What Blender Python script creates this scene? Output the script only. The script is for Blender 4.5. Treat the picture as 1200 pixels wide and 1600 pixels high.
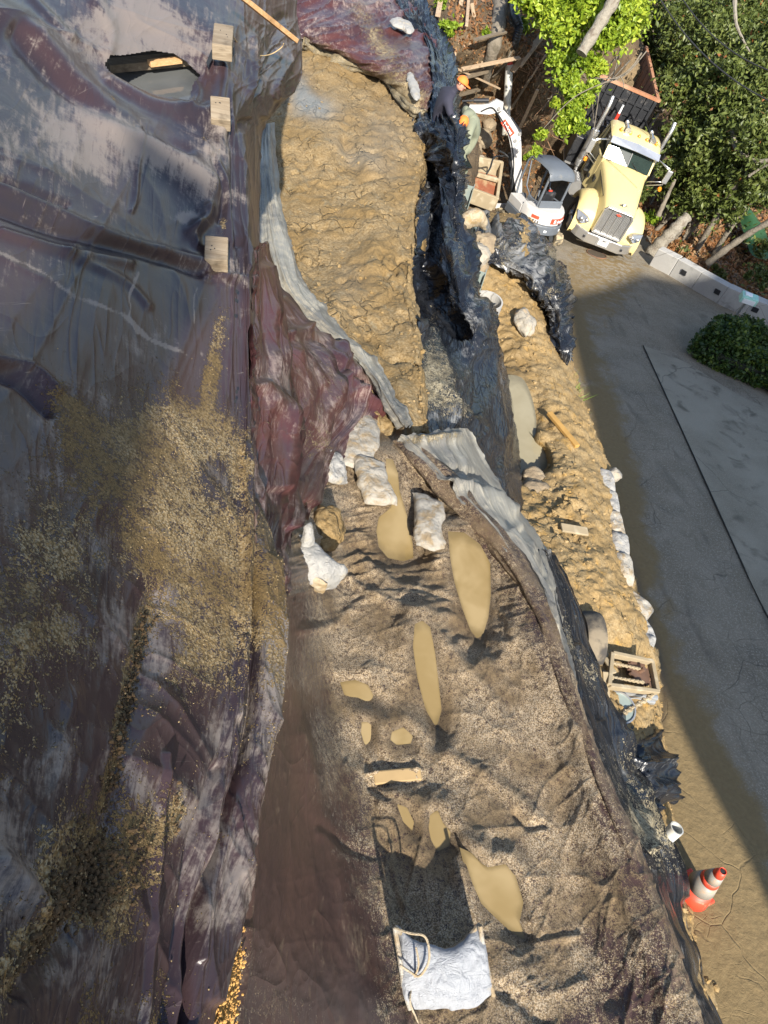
import bpy, math, random
import numpy as np
from mathutils import Matrix, Vector

sc = bpy.context.scene
for o in list(bpy.data.objects): bpy.data.objects.remove(o)
RNG = random.Random(7)

# ---------------------------------------------------------------- camera geometry
F = 1067.0
N = np.array([370-600., 1540-800., F]); N /= np.linalg.norm(N)      # straight down, in camera axes
up = -N
xw = np.array([1., 0, 0]); xw = xw-(xw@up)*up; xw /= np.linalg.norm(xw)
yw = np.cross(up, xw)
M3 = np.array([xw, yw, up])                                           # camera axes -> world axes
CAM_Z = 12.2
ORG = np.array([0, 0, CAM_Z])

cam_d = bpy.data.cameras.new('camera'); cam = bpy.data.objects.new('camera', cam_d)
sc.collection.objects.link(cam); sc.camera = cam
cam_d.sensor_fit = 'VERTICAL'; cam_d.sensor_height = 36; cam_d.lens = 36*F/1600
cam_d.clip_start = 0.05; cam_d.clip_end = 2000
Rc = np.array([M3@[1, 0, 0], M3@[0, -1, 0], M3@[0, 0, -1]]).T
mw = Matrix([list(Rc[i])+[ORG[i]] for i in range(3)]+[[0, 0, 0, 1]]); cam.matrix_world = mw

# ---------------------------------------------------------------- light
anti = M3@(np.array([-190., -300., F])/math.sqrt(190**2+300**2+F*F))     # direction the sunlight travels
sund = -anti
SUN_EL = math.asin(sund[2]); SUN_AZ = math.atan2(sund[0], sund[1])
w = bpy.data.worlds.new('World'); sc.world = w; w.use_nodes = True
nt = w.node_tree
bg = nt.nodes['Background']; sky = nt.nodes.new('ShaderNodeTexSky')
sky.sky_type = 'NISHITA'; sky.sun_disc = False; sky.sun_elevation = SUN_EL; sky.sun_rotation = SUN_AZ
nt.links.new(sky.outputs[0], bg.inputs[0]); bg.inputs[1].default_value = 0.12
sl = bpy.data.lights.new('sun', 'SUN'); so = bpy.data.objects.new('sun', sl); sc.collection.objects.link(so)
sl.energy = 5.0; sl.angle = math.radians(0.6); sl.color = (1.0, 0.93, 0.82)
so.rotation_euler = Vector(anti).to_track_quat('-Z', 'Y').to_euler(); so.location = (0, -5, 30)
sc.view_settings.view_transform = 'Standard'; sc.view_settings.look = 'None'
sc.view_settings.exposure = 0.93; sc.view_settings.gamma = 1.0
sc.view_settings.use_curve_mapping = False

# ---------------------------------------------------------------- placement helpers
def rays(px, py):
    return np.stack([np.asarray(px, float)-600, np.asarray(py, float)-800, np.full(np.shape(px), F)], -1)
def W(px, py, z):
    "world point on the sight line of a photo pixel, z metres (negative) below the camera"
    r = rays(px, py); t = (-np.asarray(z, float))/(r@N)
    return (r*t[..., None])@M3.T+ORG
def c2w(p): return M3@np.array(p, float)+ORG
A_ = W(1078., 1395., -7.8); B_ = c2w([6.88246, -8.43621, 22.36908])
hd = (B_-A_)*[1, 1, 0]; hd /= np.linalg.norm(hd)
SL = (B_[2]-A_[2])/np.linalg.norm((B_-A_)[:2])
def roadz(x, y): return A_[2]+SL*((x-A_[0])*hd[0]+(y-A_[1])*hd[1])
RN = np.array([-SL*hd[0], -SL*hd[1], 1.])
def RP(px, py, h=0.0):
    "world point where the sight line meets the surface h above the sloping road plane"
    r = rays(px, py)@M3.T
    t = ((A_-ORG)@RN+np.asarray(h))/(r@RN)
    return ORG+r*np.asarray(t)[..., None]
def rz(px, py, h=0.0): return float(RP(float(px), float(py), h)[2]-CAM_Z)
def WD(px, py, d):
    r = rays(float(px), float(py)); return (r/np.linalg.norm(r)*d)@M3.T+ORG
BZ = [(-300, -8.6), (-100, -8.3), (80, -8.0), (300, -7.2), (500, -6.2), (700, -5.4), (1000, -4.7), (1300, -4.3), (1600, -4.0), (1900, -3.8)]
def bz(y): return float(np.interp(y, [b[0] for b in BZ], [b[1] for b in BZ]))

# ---------------------------------------------------------------- numpy noise
def _h(ix, iy, iz, s):
    n = (ix*374761393+iy*668265263+iz*2147483647+s*1274126177) & 0xffffffff
    n = ((n ^ (n >> 13))*1274126177) & 0xffffffff
    n = (n ^ (n >> 16)) & 0xffffffff
    return n/4294967295.0
def vnoise(x, y, z=None, s=0):
    x = np.asarray(x, float); y = np.asarray(y, float); z = np.zeros_like(x) if z is None else np.asarray(z, float)
    ix = np.floor(x).astype(np.int64); iy = np.floor(y).astype(np.int64); iz = np.floor(z).astype(np.int64)
    fx = x-ix; fy = y-iy; fz = z-iz
    fx = fx*fx*(3-2*fx); fy = fy*fy*(3-2*fy); fz = fz*fz*(3-2*fz)
    def g(a, b, c): return _h(ix+a, iy+b, iz+c, s)
    x00 = g(0,0,0)*(1-fx)+g(1,0,0)*fx; x10 = g(0,1,0)*(1-fx)+g(1,1,0)*fx
    x01 = g(0,0,1)*(1-fx)+g(1,0,1)*fx; x11 = g(0,1,1)*(1-fx)+g(1,1,1)*fx
    return ((x00*(1-fy)+x10*fy)*(1-fz)+(x01*(1-fy)+x11*fy)*fz)*2-1
def fbm(x, y, z=None, o=4, s=0, g=.5):
    a = 1; t = 0; n = 0
    for i in range(o):
        k = 2.03**i
        t = t+a*vnoise(x*k, y*k, None if z is None else z*k, s+i*17); n += a; a *= g
    return t/n
def ridged(x, y, z=None, o=3, s=0, g=.5):
    a = 1; t = 0; n = 0
    for i in range(o):
        k = 2.1**i
        t = t+a*(1-2*np.abs(vnoise(x*k, y*k, None if z is None else z*k, s+i*31))); n += a; a *= g
    return t/n
def crin(x, y, o=3, s=0, p=5, g=.55):
    a = 1; t = 0; n = 0
    for i in range(o):
        k = 1.8**i; c, q = math.cos(.45*i), math.sin(.45*i)
        wx = x+.25/k*vnoise(x*k*.8, y*k*.8, None, s+50+i); v = 1-np.abs(vnoise((wx*c-y*q)*k, (wx*q+y*c)*k, None, s+i*31))
        t = t+a*v**p; n += a; a *= g
    return t/n*1.6-.4
def dline(px, py, pts):
    "distance in photo pixels from every point to a polyline"
    d = np.full(px.shape, 1e9)
    for (ax, ay), (bx, by) in zip(pts[:-1], pts[1:]):
        vx, vy = bx-ax, by-ay; L = vx*vx+vy*vy
        t = np.clip(((px-ax)*vx+(py-ay)*vy)/L, 0, 1)
        d = np.minimum(d, np.hypot(px-ax-t*vx, py-ay-t*vy))
    return d
def smooth_pl(pts, n=6):
    P = np.array(pts, float)
    return [tuple(v) for v in cr(P, (len(P)-1)*n+1)]
def inside(px, py, poly):
    c = np.zeros(px.shape, bool); n = len(poly)
    for i in range(n):
        x1, y1 = poly[i][:2]; x2, y2 = poly[(i+1) % n][:2]
        if y1 == y2: continue
        k = ((y1 > py) != (y2 > py)) & (px < (x2-x1)*(py-y1)/(y2-y1)+x1); c ^= k
    return c
def sdist(px, py, poly):
    d = dline(px, py, list(poly)+[poly[0]]); return np.where(inside(px, py, poly), -d, d)
def blob(px, py, bl):
    "sum of soft elliptical patches (x, y, rx, ry, angle in degrees, strength)"
    t = np.zeros(px.shape)
    for (x, y, rx, ry, a, s) in bl:
        c, n = math.cos(math.radians(a)), math.sin(math.radians(a))
        u = ((px-x)*c+(py-y)*n)/rx; v = (-(px-x)*n+(py-y)*c)/ry
        t = t+s*np.exp(-(u*u+v*v))
    return t
def cr(P, n):
    "Catmull-Rom resample along axis 0"
    m = len(P); t = np.linspace(0, m-1, n); i = np.clip(t.astype(int), 0, m-2); f = (t-i)
    f = f.reshape((-1,)+(1,)*(P.ndim-1))
    g = lambda k: P[np.clip(i+k, 0, m-1)]
    p0, p1, p2, p3 = g(-1), g(0), g(1), g(2)
    return .5*((2*p1)+(-p0+p2)*f+(2*p0-5*p1+4*p2-p3)*f*f+(-p0+3*p1-3*p2+p3)*f**3)

# ---------------------------------------------------------------- object helpers
def setp(o, label=None, cat=None, group=None, kind=None):
    if label: o['label'] = label
    if cat: o['category'] = cat
    if group: o['group'] = group
    if kind: o['kind'] = kind
    return o
def mesh_np(name, V, Fc, mat=None, parent=None, smooth=True, attrs=None, uv=None, mats=None, mi=None):
    V = np.ascontiguousarray(V, np.float32).reshape(-1, 3)
    me = bpy.data.meshes.new(name)
    if isinstance(Fc, list):
        me.from_pydata([tuple(map(float, v)) for v in V], [], [tuple(map(int, q)) for q in Fc])
    else:
        Fc = np.asarray(Fc).astype(np.int32); k = Fc.shape[1]
        me.vertices.add(len(V)); me.vertices.foreach_set('co', V.ravel())
        me.loops.add(Fc.size); me.loops.foreach_set('vertex_index', Fc.ravel())
        me.polygons.add(len(Fc)); me.polygons.foreach_set('loop_start', np.arange(0, Fc.size, k, dtype=np.int32))
        me.polygons.foreach_set('loop_total', np.full(len(Fc), k, np.int32))
        me.update(calc_edges=True)
    if uv is not None:
        ul = me.uv_layers.new(name='UVMap'); ul.data.foreach_set('uv', np.ascontiguousarray(uv[Fc.ravel()], np.float32).ravel())
    for k, a in (attrs or {}).items():
        at = me.attributes.new(k, 'FLOAT', 'POINT'); at.data.foreach_set('value', np.ascontiguousarray(a, np.float32).ravel())
    for m in (mats or ([mat] if mat else [])): me.materials.append(m)
    if mi is not None: me.polygons.foreach_set('material_index', np.asarray(mi, np.int32))
    me.polygons.foreach_set('use_smooth', [smooth]*len(me.polygons)); me.validate(); me.update()
    o = bpy.data.objects.new(name, me); sc.collection.objects.link(o)
    if parent: o.parent = parent
    return o
def empty(name, loc=(0, 0, 0), mat=None, **k):
    o = bpy.data.objects.new(name, None); sc.collection.objects.link(o); o.empty_display_size = .1
    if mat is not None: o.matrix_world = mat
    else: o.location = loc
    return setp(o, **k)

SEP = {'hood_seam', 'lamp_reflector', 'door_pillar', 'door_seam', 'side_vent', 'chassis', 'pipe_frame', 'hydraulic_hose', 'headboard_rib', 'side_rib', 'clamp_band', 'grille_divider', 'hitch_arm', 'track_roller', 'mirror_bracket', 'undercarriage_arm', 'eyes', 'stems'}
def split_loose(o):
    "every connected piece of a mesh becomes a part of its own"
    me = o.data; n = len(me.vertices); p = list(range(n))
    def find(i):
        while p[i] != i: p[i] = p[p[i]]; i = p[i]
        return i
    for e in me.edges:
        a, b = find(e.vertices[0]), find(e.vertices[1])
        if a != b: p[a] = b
    g = {}
    for f in me.polygons: g.setdefault(find(f.vertices[0]), []).append(tuple(f.vertices))
    if len(g) < 2: return
    for k, fs in list(g.items())[1:]:
        u = sorted({i for f in fs for i in f}); ix = {v: i for i, v in enumerate(u)}; m2 = bpy.data.meshes.new(me.name)
        m2.from_pydata([me.vertices[i].co[:] for i in u], [], [[ix[i] for i in f] for f in fs]); m2.materials.append(me.materials[0])
        sm = me.polygons[0].use_smooth; m2.polygons.foreach_set('use_smooth', [sm]*len(m2.polygons))
        c = bpy.data.objects.new(o.name.split('.')[0], m2); sc.collection.objects.link(c); c.parent = o.parent
        for q in o.modifiers:
            w_ = c.modifiers.new(q.name, q.type)
            for at in ('width', 'segments', 'limit_method', 'thickness', 'offset'):
                if hasattr(q, at): setattr(w_, at, getattr(q, at))
    fs = list(g.values())[0]; u = sorted({i for f in fs for i in f}); ix = {v: i for i, v in enumerate(u)}; m2 = bpy.data.meshes.new(me.name)
    m2.from_pydata([me.vertices[i].co[:] for i in u], [], [[ix[i] for i in f] for f in fs]); m2.materials.append(me.materials[0]); m2.polygons.foreach_set('use_smooth', [me.polygons[0].use_smooth]*len(m2.polygons)); o.data = m2

class MB:
    "collects simple solids into one mesh"
    def __init__(s): s.v = []; s.f = []; s.n = 0
    def add(s, V, Fc):
        s.v.append(np.asarray(V, float).reshape(-1, 3)); s.f += [tuple(i+s.n for i in q) for q in Fc]; s.n += len(s.v[-1]); return s
    def box(s, c, d, ax=None):
        hx, hy, hz = [q/2 for q in d]
        V = np.array([(x, y, z) for x in (-hx, hx) for y in (-hy, hy) for z in (-hz, hz)])
        if ax is not None: V = V@np.array(ax)
        return s.add(V+np.array(c), [(0,1,3,2),(4,6,7,5),(0,4,5,1),(2,3,7,6),(0,2,6,4),(1,5,7,3)])
    def bar(s, a, b, w, h, upv=(0, 0, 1)):
        a = np.array(a, float); b = np.array(b, float); d = b-a; L = np.linalg.norm(d); d /= L
        u = np.array(upv, float); sd = np.cross(u, d)
        if np.linalg.norm(sd) < 1e-4: sd = np.cross([1., 0, 0], d)
        sd /= np.linalg.norm(sd); u2 = np.cross(d, sd)
        return s.box((a+b)/2, (L, w, h), [d, sd, u2])
    def tube(s, pts, r, n=8, cap=True, closed=False):
        P = np.array(pts, float); m = len(P); r = np.broadcast_to(np.array(r, float), (m,))
        T = np.gradient(P, axis=0)
        if closed: T = np.roll(P, -1, 0)-np.roll(P, 1, 0)
        T /= np.linalg.norm(T, axis=1)[:, None]+1e-12
        u = np.cross(T[0], [0, 0, 1.]);
        if np.linalg.norm(u) < 1e-3: u = np.cross(T[0], [1., 0, 0])
        V = []
        for i in range(m):
            u = u-(u@T[i])*T[i]; u /= np.linalg.norm(u); v = np.cross(T[i], u)
            for k in range(n):
                a = 2*math.pi*k/n; V.append(P[i]+r[i]*(u*math.cos(a)+v*math.sin(a)))
        Fc = [(i*n+k, i*n+(k+1) % n, ((i+1) % m)*n+(k+1) % n, ((i+1) % m)*n+k) for i in range(m if closed else m-1) for k in range(n)]
        if cap and not closed: Fc += [tuple(range(n))[::-1], tuple((m-1)*n+k for k in range(n))]
        return s.add(V, Fc)
    def cyl(s, a, b, r, r2=None, n=20): return s.tube([a, b], [r, r if r2 is None else r2], n)
    def pipe(s, a, b, ro, ri, n=24):
        "open pipe with wall thickness, open at both ends"
        a = np.array(a, float); b = np.array(b, float); t = (b-a)/np.linalg.norm(b-a)
        u = np.cross(t, [0, 0, 1.]);
        if np.linalg.norm(u) < 1e-3: u = np.array([1., 0, 0])
        u /= np.linalg.norm(u); v = np.cross(t, u); V = []
        for c, r in ((a, ro), (b, ro), (b, ri), (a, ri)):
            V += [c+r*(u*math.cos(q)+v*math.sin(q)) for q in np.arange(n)*2*math.pi/n]
        Fc = [(j*n+k, j*n+(k+1) % n, ((j+1) % 4)*n+(k+1) % n, ((j+1) % 4)*n+k) for j in range(4) for k in range(n)]
        return s.add(V, Fc)
    def loft(s, secs, closed=True, caps=True):
        n = len(secs[0]); V = [p for q in secs for p in q]; m = len(secs)
        Fc = [(i*n+k, i*n+(k+1) % n, (i+1)*n+(k+1) % n, (i+1)*n+k) for i in range(m-1) for k in range(n if closed else n-1)]
        if caps and closed: Fc += [tuple(range(n))[::-1], tuple((m-1)*n+k for k in range(n))]
        return s.add(V, Fc)
    def prism(s, poly, t0, t1, ax=1):
        "polygon in the two other axes, extruded along axis ax"
        o = [i for i in range(3) if i != ax]; n = len(poly); V = np.zeros((2*n, 3))
        for j, t in enumerate((t0, t1)):
            for i, p in enumerate(poly): V[j*n+i, o[0]] = p[0]; V[j*n+i, o[1]] = p[1]; V[j*n+i, ax] = t
        return s.add(V, [tuple(range(n)), tuple(range(2*n-1, n-1, -1))]+[(i, i+n, (i+1) % n+n, (i+1) % n) for i in range(n)])
    def build(s, name, mat, parent=None, bevel=0, smooth=False, seg=2, sub=0, label=None, kind=None, solid=0):
        me = bpy.data.meshes.new(name); V = np.concatenate(s.v)
        me.from_pydata(V.tolist(), [], s.f); me.materials.append(mat)
        me.update()
        import bmesh
        bm = bmesh.new(); bm.from_mesh(me); bmesh.ops.recalc_face_normals(bm, faces=bm.faces); bm.to_mesh(me); bm.free()
        if smooth:
            me.polygons.foreach_set('use_smooth', [True]*len(me.polygons))
            try: me.set_sharp_from_angle(angle=math.radians(50))
            except Exception: pass
        o = bpy.data.objects.new(name, me); sc.collection.objects.link(o)
        if parent: o.parent = parent
        if solid:
            m = o.modifiers.new('so', 'SOLIDIFY'); m.thickness = solid; m.offset = 0
        if bevel:
            m = o.modifiers.new('b', 'BEVEL'); m.width = bevel; m.segments = seg; m.limit_method = 'ANGLE'
        if sub:
            m = o.modifiers.new('s', 'SUBSURF'); m.levels = m.render_levels = sub
        if label: o['label'] = label
        if kind: o['kind'] = kind
        if name in SEP: split_loose(o)
        return o

# ---------------------------------------------------------------- materials
class NT:
    def __init__(s, name, rough=.6, metal=0., spec=.5):
        s.m = bpy.data.materials.new(name); s.m.use_nodes = True; s.t = s.m.node_tree
        s.b = s.t.nodes['Principled BSDF']; s.b.inputs['Roughness'].default_value = rough
        s.b.inputs['Metallic'].default_value = metal; s.b.inputs['Specular IOR Level'].default_value = spec
        s.tc = s.t.nodes.new('ShaderNodeTexCoord'); s.o = s.tc.outputs['Object']; s.uv = s.tc.outputs['UV']
        s.hh = None
    def put(s, i, v):
        if hasattr(v, 'is_output') or isinstance(v, bpy.types.NodeSocket): s.t.links.new(v, i)
        elif isinstance(v, (tuple, list)) and len(v) == 3 and i.type == 'RGBA': i.default_value = (*v, 1)
        else: i.default_value = v
    def noise(s, sc_=5., det=3., co=None, st=None, rough=.55, dist=0.):
        n = s.t.nodes.new('ShaderNodeTexNoise'); n.inputs['Scale'].default_value = sc_; n.inputs['Detail'].default_value = det
        n.inputs['Roughness'].default_value = rough; n.inputs['Distortion'].default_value = dist
        s.put(n.inputs['Vector'], s.map(co or s.o, st) if st else (co or s.o)); return n.outputs[0]
    def vor(s, sc_=5., co=None, feat='F1', rnd=1., out=0, st=None):
        n = s.t.nodes.new('ShaderNodeTexVoronoi'); n.feature = feat; n.inputs['Scale'].default_value = sc_
        n.inputs['Randomness'].default_value = rnd; s.put(n.inputs['Vector'], s.map(co or s.o, st) if st else (co or s.o)); return n.outputs[out]
    def warp(s, amt=.1, sc_=3.):
        n = s.t.nodes.new('ShaderNodeTexNoise'); n.inputs['Scale'].default_value = sc_; n.inputs['Detail'].default_value = 3; s.t.links.new(s.o, n.inputs['Vector'])
        a = s.t.nodes.new('ShaderNodeVectorMath'); a.operation = 'MULTIPLY_ADD'
        s.t.links.new(n.outputs[1], a.inputs[0]); a.inputs[1].default_value = (amt,)*3; s.t.links.new(s.o, a.inputs[2]); return a.outputs[0]
    def map(s, co, st, rot=(0, 0, 0)):
        n = s.t.nodes.new('ShaderNodeMapping'); n.inputs['Scale'].default_value = st; n.inputs['Rotation'].default_value = rot
        s.t.links.new(co, n.inputs['Vector']); return n.outputs[0]
    def attr(s, name):
        n = s.t.nodes.new('ShaderNodeAttribute'); n.attribute_name = name; return n.outputs['Fac']
    def math(s, op, a, b=None, c=None, clamp=False):
        n = s.t.nodes.new('ShaderNodeMath'); n.operation = op; n.use_clamp = clamp
        s.put(n.inputs[0], a)
        if b is not None: s.put(n.inputs[1], b)
        if c is not None: s.put(n.inputs[2], c)
        return n.outputs[0]
    def step(s, v, a, b, o0=0., o1=1.):
        n = s.t.nodes.new('ShaderNodeMapRange'); n.interpolation_type = 'SMOOTHSTEP'; n.clamp = True
        s.put(n.inputs[0], v); s.put(n.inputs[1], a); s.put(n.inputs[2], b); s.put(n.inputs[3], o0); s.put(n.inputs[4], o1); return n.outputs[0]
    def mix(s, f, a, b):
        n = s.t.nodes.new('ShaderNodeMix'); n.data_type = 'RGBA'
        s.put(n.inputs[0], f); s.put(n.inputs[6], a); s.put(n.inputs[7], b); return n.outputs[2]
    def bump(s, h, d=.01, st=1.):
        n = s.t.nodes.new('ShaderNodeBump'); n.inputs['Distance'].default_value = d; n.inputs['Strength'].default_value = st
        s.put(n.inputs['Height'], h)
        if s.hh: s.t.links.new(s.hh, n.inputs['Normal'])
        s.hh = n.outputs[0]; s.t.links.new(s.hh, s.b.inputs['Normal'])
    def col(s, c): s.put(s.b.inputs['Base Color'], c)
    def rough(s, r): s.put(s.b.inputs['Roughness'], r)

def simple(name, c, rough=.6, metal=0., var=.15, sc_=6., dirt=None, dsc=3., dlo=.5, dhi=.7, bump=0., bsc=40., spec=.5):
    "one base colour broken up by noise and, if asked, by patches of dirt"
    n = NT(name, rough, metal, spec)
    a = n.mix(n.noise(sc_, 4), tuple(x*(1-var) for x in c), tuple(min(1, x*(1+var)) for x in c))
    if dirt:
        k = n.step(n.noise(dsc, 5, dist=.3), dlo, dhi); a = n.mix(k, a, dirt)
        n.rough(n.math('ADD', n.math('MULTIPLY', k, .9-rough), rough))
    n.col(a)
    if bump: n.bump(n.noise(bsc, 3), bump)
    return n.m

def tarp(name, A, B, grit=(.34, .25, .12), grit2=(.42, .36, .25), dust=(.36, .34, .31), rough=.36, gs=120., pale=.5, wr=.005, sheen=.5, crk=1.):
    n = NT(name, rough, 0, sheen)
    base = n.mix(n.step(n.noise(1.1, 3), .42, .6), A, B)
    mud = n.math('MINIMUM', n.attr('mud'), .80); ds = n.attr('dust')
    # thin pale film and scratches, drawn out along the sheet
    stc = n.math('ADD', n.math('MULTIPLY', n.noise(1., 6, n.map(n.uv, (38., 4., 1.)), rough=.7, dist=.6), .75), n.math('MULTIPLY', n.noise(70., 3, rough=.7), .25))
    blot = n.noise(3.3, 7, dist=.9, rough=.68)
    film = n.math('MULTIPLY', n.step(n.math('ADD', n.math('MULTIPLY', stc, .5), n.math('MULTIPLY', blot, .5)), n.math('SUBTRACT', .66, n.math('MULTIPLY', ds, .32)), n.math('SUBTRACT', .80, n.math('MULTIPLY', ds, .32))), pale)
    c = n.mix(film, base, dust)
    scr = n.step(n.noise(1., 2, n.map(n.uv, (5., 70., 1.), (0, 0, .5)), dist=1.5), .71, .78)
    c = n.mix(n.math('MULTIPLY', scr, .3), c, dust); sc2 = n.step(n.noise(1., 3, n.map(n.uv, (55., 2.6, 1.), (0, 0, .55)), rough=.6, dist=.3), .66, .76); c = n.mix(n.math('MULTIPLY', n.math('MULTIPLY', sc2, n.step(n.noise(1.7, 3), .42, .62)), .38), c, dust)
    # grit stuck to the plastic
    g1 = n.noise(gs, 2, rough=.6); g2 = n.noise(gs*.13, 4, rough=.6, dist=.3); g3 = n.noise(gs*.45, 2, n.warp(.02, 12))
    gg = n.math('ADD', n.math('MULTIPLY', g1, .42), n.math('ADD', n.math('MULTIPLY', g2, .33), n.math('MULTIPLY', g3, .25)))
    th = n.math('SUBTRACT', .72, n.math('MULTIPLY', mud, .36))
    k = n.step(gg, th, n.math('ADD', th, .035))
    gc = n.mix(n.step(n.noise(gs*.7, 2), .35, .65), grit, grit2)
    gc = n.mix(n.step(n.noise(2.2, 3), .4, .65), gc, tuple(x*.66 for x in grit)); gc = n.mix(n.step(n.vor(gs*.55), .42, .75, 0., .85), gc, tuple(x*.42 for x in grit))
    c = n.mix(k, c, gc); wt = n.attr('wet'); c = n.mix(n.math('MULTIPLY', wt, .62), c, (.030, .019, .011)); n.col(c)
    n.rough(n.math('SUBTRACT', n.math('ADD', n.math('MULTIPLY', k, .45), n.math('ADD', rough, n.math('MULTIPLY', film, .3))), n.math('MULTIPLY', wt, .42)))
    def crease(sc_, co=None, dist=.4, p=9.): return n.math('POWER', n.math('SUBTRACT', 1., n.math('MULTIPLY', n.math('ABSOLUTE', n.math('SUBTRACT', n.noise(sc_, 1, co, dist=dist), .5)), 2.)), p)
    n.bump(crease(1., n.map(n.uv, (3.2, 1.1, 1.), (0, 0, .5)), .25, 16.), wr*.6); n.bump(crease(1., n.map(n.uv, (9., 1.6, 1.), (0, 0, -.2)), .3, 10.), wr*1.1*crk); n.bump(n.noise(5., 5, dist=1.2, rough=.55), wr*1.6*crk)
    n.bump(n.noise(1., 3, n.map(n.uv, (30., 4., 1.)), dist=.6), wr*.5)
    n.bump(n.math('MULTIPLY', k, n.math('ADD', .6, g1)), .006)
    return n.m

M = {}
M['tarp_violet'] = tarp('violet_tarp', (.027, .020, .024), (.046, .027, .029), pale=.5, grit=(.245, .16, .06), grit2=(.36, .29, .18), dust=(.35, .30, .255), crk=.35, gs=165., wr=.0035, sheen=.42, rough=.33)
M['tarp_maroon'] = tarp('maroon_tarp', (.075, .028, .026), (.052, .024, .026), pale=.55, rough=.32, dust=(.42, .33, .28), crk=.6)
M['tarp_bench'] = tarp('muddy_brown_tarp', (.045, .026, .024), (.062, .034, .028), grit=(.35, .245, .13), grit2=(.50, .415, .30), dust=(.25, .18, .11), gs=210., pale=.6, crk=.3, rough=.42)
M['tarp_silver'] = tarp('silver_tarp', (.155, .15, .135), (.26, .25, .215), grit=(.30, .235, .13), dust=(.44, .40, .31), pale=.75, rough=.42, wr=.006, sheen=.4, crk=.5)
M['tarp_black'] = tarp('black_plastic', (.010, .012, .017), (.016, .018, .023), grit=(.33, .27, .16), grit2=(.42, .37, .26), dust=(.30, .30, .29), pale=.8, rough=.27, wr=.008, sheen=.5, gs=70., crk=.7)

def soil(name, A, B, C, sc_=1., crack=.5, wet=None):
    n = NT(name, .85, 0, .25)
    w_ = n.warp(.25/sc_, 3*sc_)
    c = n.mix(n.step(n.noise(1.3*sc_, 5, dist=.5), .38, .62), A, B)
    c = n.mix(n.step(n.noise(3.7*sc_, 5, dist=.4), .52, .72), c, C)
    c = n.mix(n.step(n.noise(28*sc_, 4), .3, .75), tuple(x*.72 for x in A), c)
    v = n.vor(3.2*sc_, w_, 'DISTANCE_TO_EDGE', st=(1., .6, 1.)); ck = n.step(v, 0., .05, 1., 0.)
    ck = n.math('MULTIPLY', ck, n.step(n.noise(1.9*sc_, 3), .44, .58, 0., crack))
    c = n.mix(ck, c, tuple(x*.3 for x in A))
    gr = n.step(n.vor(60*sc_, out=0), .12, .3, 1., 0.); c = n.mix(n.math('MULTIPLY', gr, .3), c, tuple(min(1, x*1.5) for x in B))
    wt = n.attr('mud'); c = n.mix(wt, c, wet or tuple(x*.55 for x in A)); n.col(c)
    n.rough(n.math('SUBTRACT', .88, n.math('MULTIPLY', wt, .5)))
    n.bump(n.noise(7*sc_, 5, w_, st=(1., .55, 1.), rough=.6), .05/sc_); n.bump(n.noise(70*sc_, 3), .008/sc_); n.bump(n.math('MULTIPLY', ck, -1.), .03)
    return n.m
M['mud'] = soil('tan_mud', (.27, .18, .075), (.37, .275, .15), (.25, .215, .14), 1., .5, wet=(.20, .195, .175))
M['soil'] = soil('ochre_soil', (.34, .23, .10), (.38, .285, .155), (.46, .26, .055), 1.3, .3)
M['clay'] = soil('orange_clay', (.36, .21, .05), (.30, .22, .12), (.38, .27, .12), 1.6, .4)
M['bank'] = soil('brown_bank', (.12, .085, .05), (.19, .14, .085), (.22, .11, .045), .9, .4)
M['litter'] = soil('leaf_litter_ground', (.10, .065, .035), (.14, .085, .045), (.06, .075, .025), 1., .2)
M['under'] = soil('buried_soil', (.22, .16, .09), (.26, .19, .11), (.2, .14, .08), 1., .2)

def asphalt():
    n = NT('old_asphalt', .8, 0, .35)
    w_ = n.warp(.5, 1.1)
    c = n.mix(n.step(n.noise(1.6, 5), .35, .7), (.185, .155, .108), (.24, .205, .15))
    c = n.mix(n.math('MULTIPLY', n.step(n.noise(.7, 6, dist=.6, rough=.65), .5, .72), .55), c, (.085, .073, .055)); c = n.mix(n.step(n.noise(38, 4, rough=.75), .48, .66), c, (.33, .285, .215)); c = n.mix(n.math('MULTIPLY', n.step(n.noise(1., 4, n.map(n.o, (2.2, .5, 1.)), dist=.8), .55, .7), .45), c, (.09, .075, .055))
    v = n.vor(.95, w_, 'DISTANCE_TO_EDGE'); v2 = n.vor(3.2, w_, 'DISTANCE_TO_EDGE')
    ck = n.math('MAXIMUM', n.math('MULTIPLY', n.step(v, .0, .010, 1., 0.), n.step(n.noise(.7, 2), .42, .6)),
                n.math('MULTIPLY', n.step(v2, .0, .022, 1., 0.), n.step(n.noise(.8, 3), .52, .66)))
    mud = n.attr('mud')
    mk = n.step(n.math('ADD', n.math('MULTIPLY', n.noise(2.2, 6, dist=.5, rough=.6), .7), n.math('MULTIPLY', n.noise(60, 3), .3)), n.math('SUBTRACT', .74, n.math('MULTIPLY', mud, .5)), n.math('SUBTRACT', 1.0, n.math('MULTIPLY', mud, .55)))
    mc = n.mix(n.noise(18, 4), (.15, .105, .048), (.235, .17, .08))
    c = n.mix(mk, c, mc); c = n.mix(n.math('MULTIPLY', ck, n.math('SUBTRACT', .5, n.math('MULTIPLY', mk, .40))), c, (.022, .018, .014))
    ds = n.attr('dust'); c = n.mix(n.math('MULTIPLY', ds, n.step(n.noise(6, 4), .45, .6)), c, (.26, .235, .19))
    wet = n.attr('wet'); c = n.mix(n.math('MULTIPLY', wet, .8), c, (.06, .04, .02))
    n.col(c); n.rough(n.math('SUBTRACT', .85, n.math('MULTIPLY', wet, .45)))
    n.bump(n.noise(90, 2), .004); n.bump(n.noise(9, 4), .02); n.bump(n.math('MULTIPLY', ck, -1.), .006)
    return n.m
M['asphalt'] = asphalt()
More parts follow.
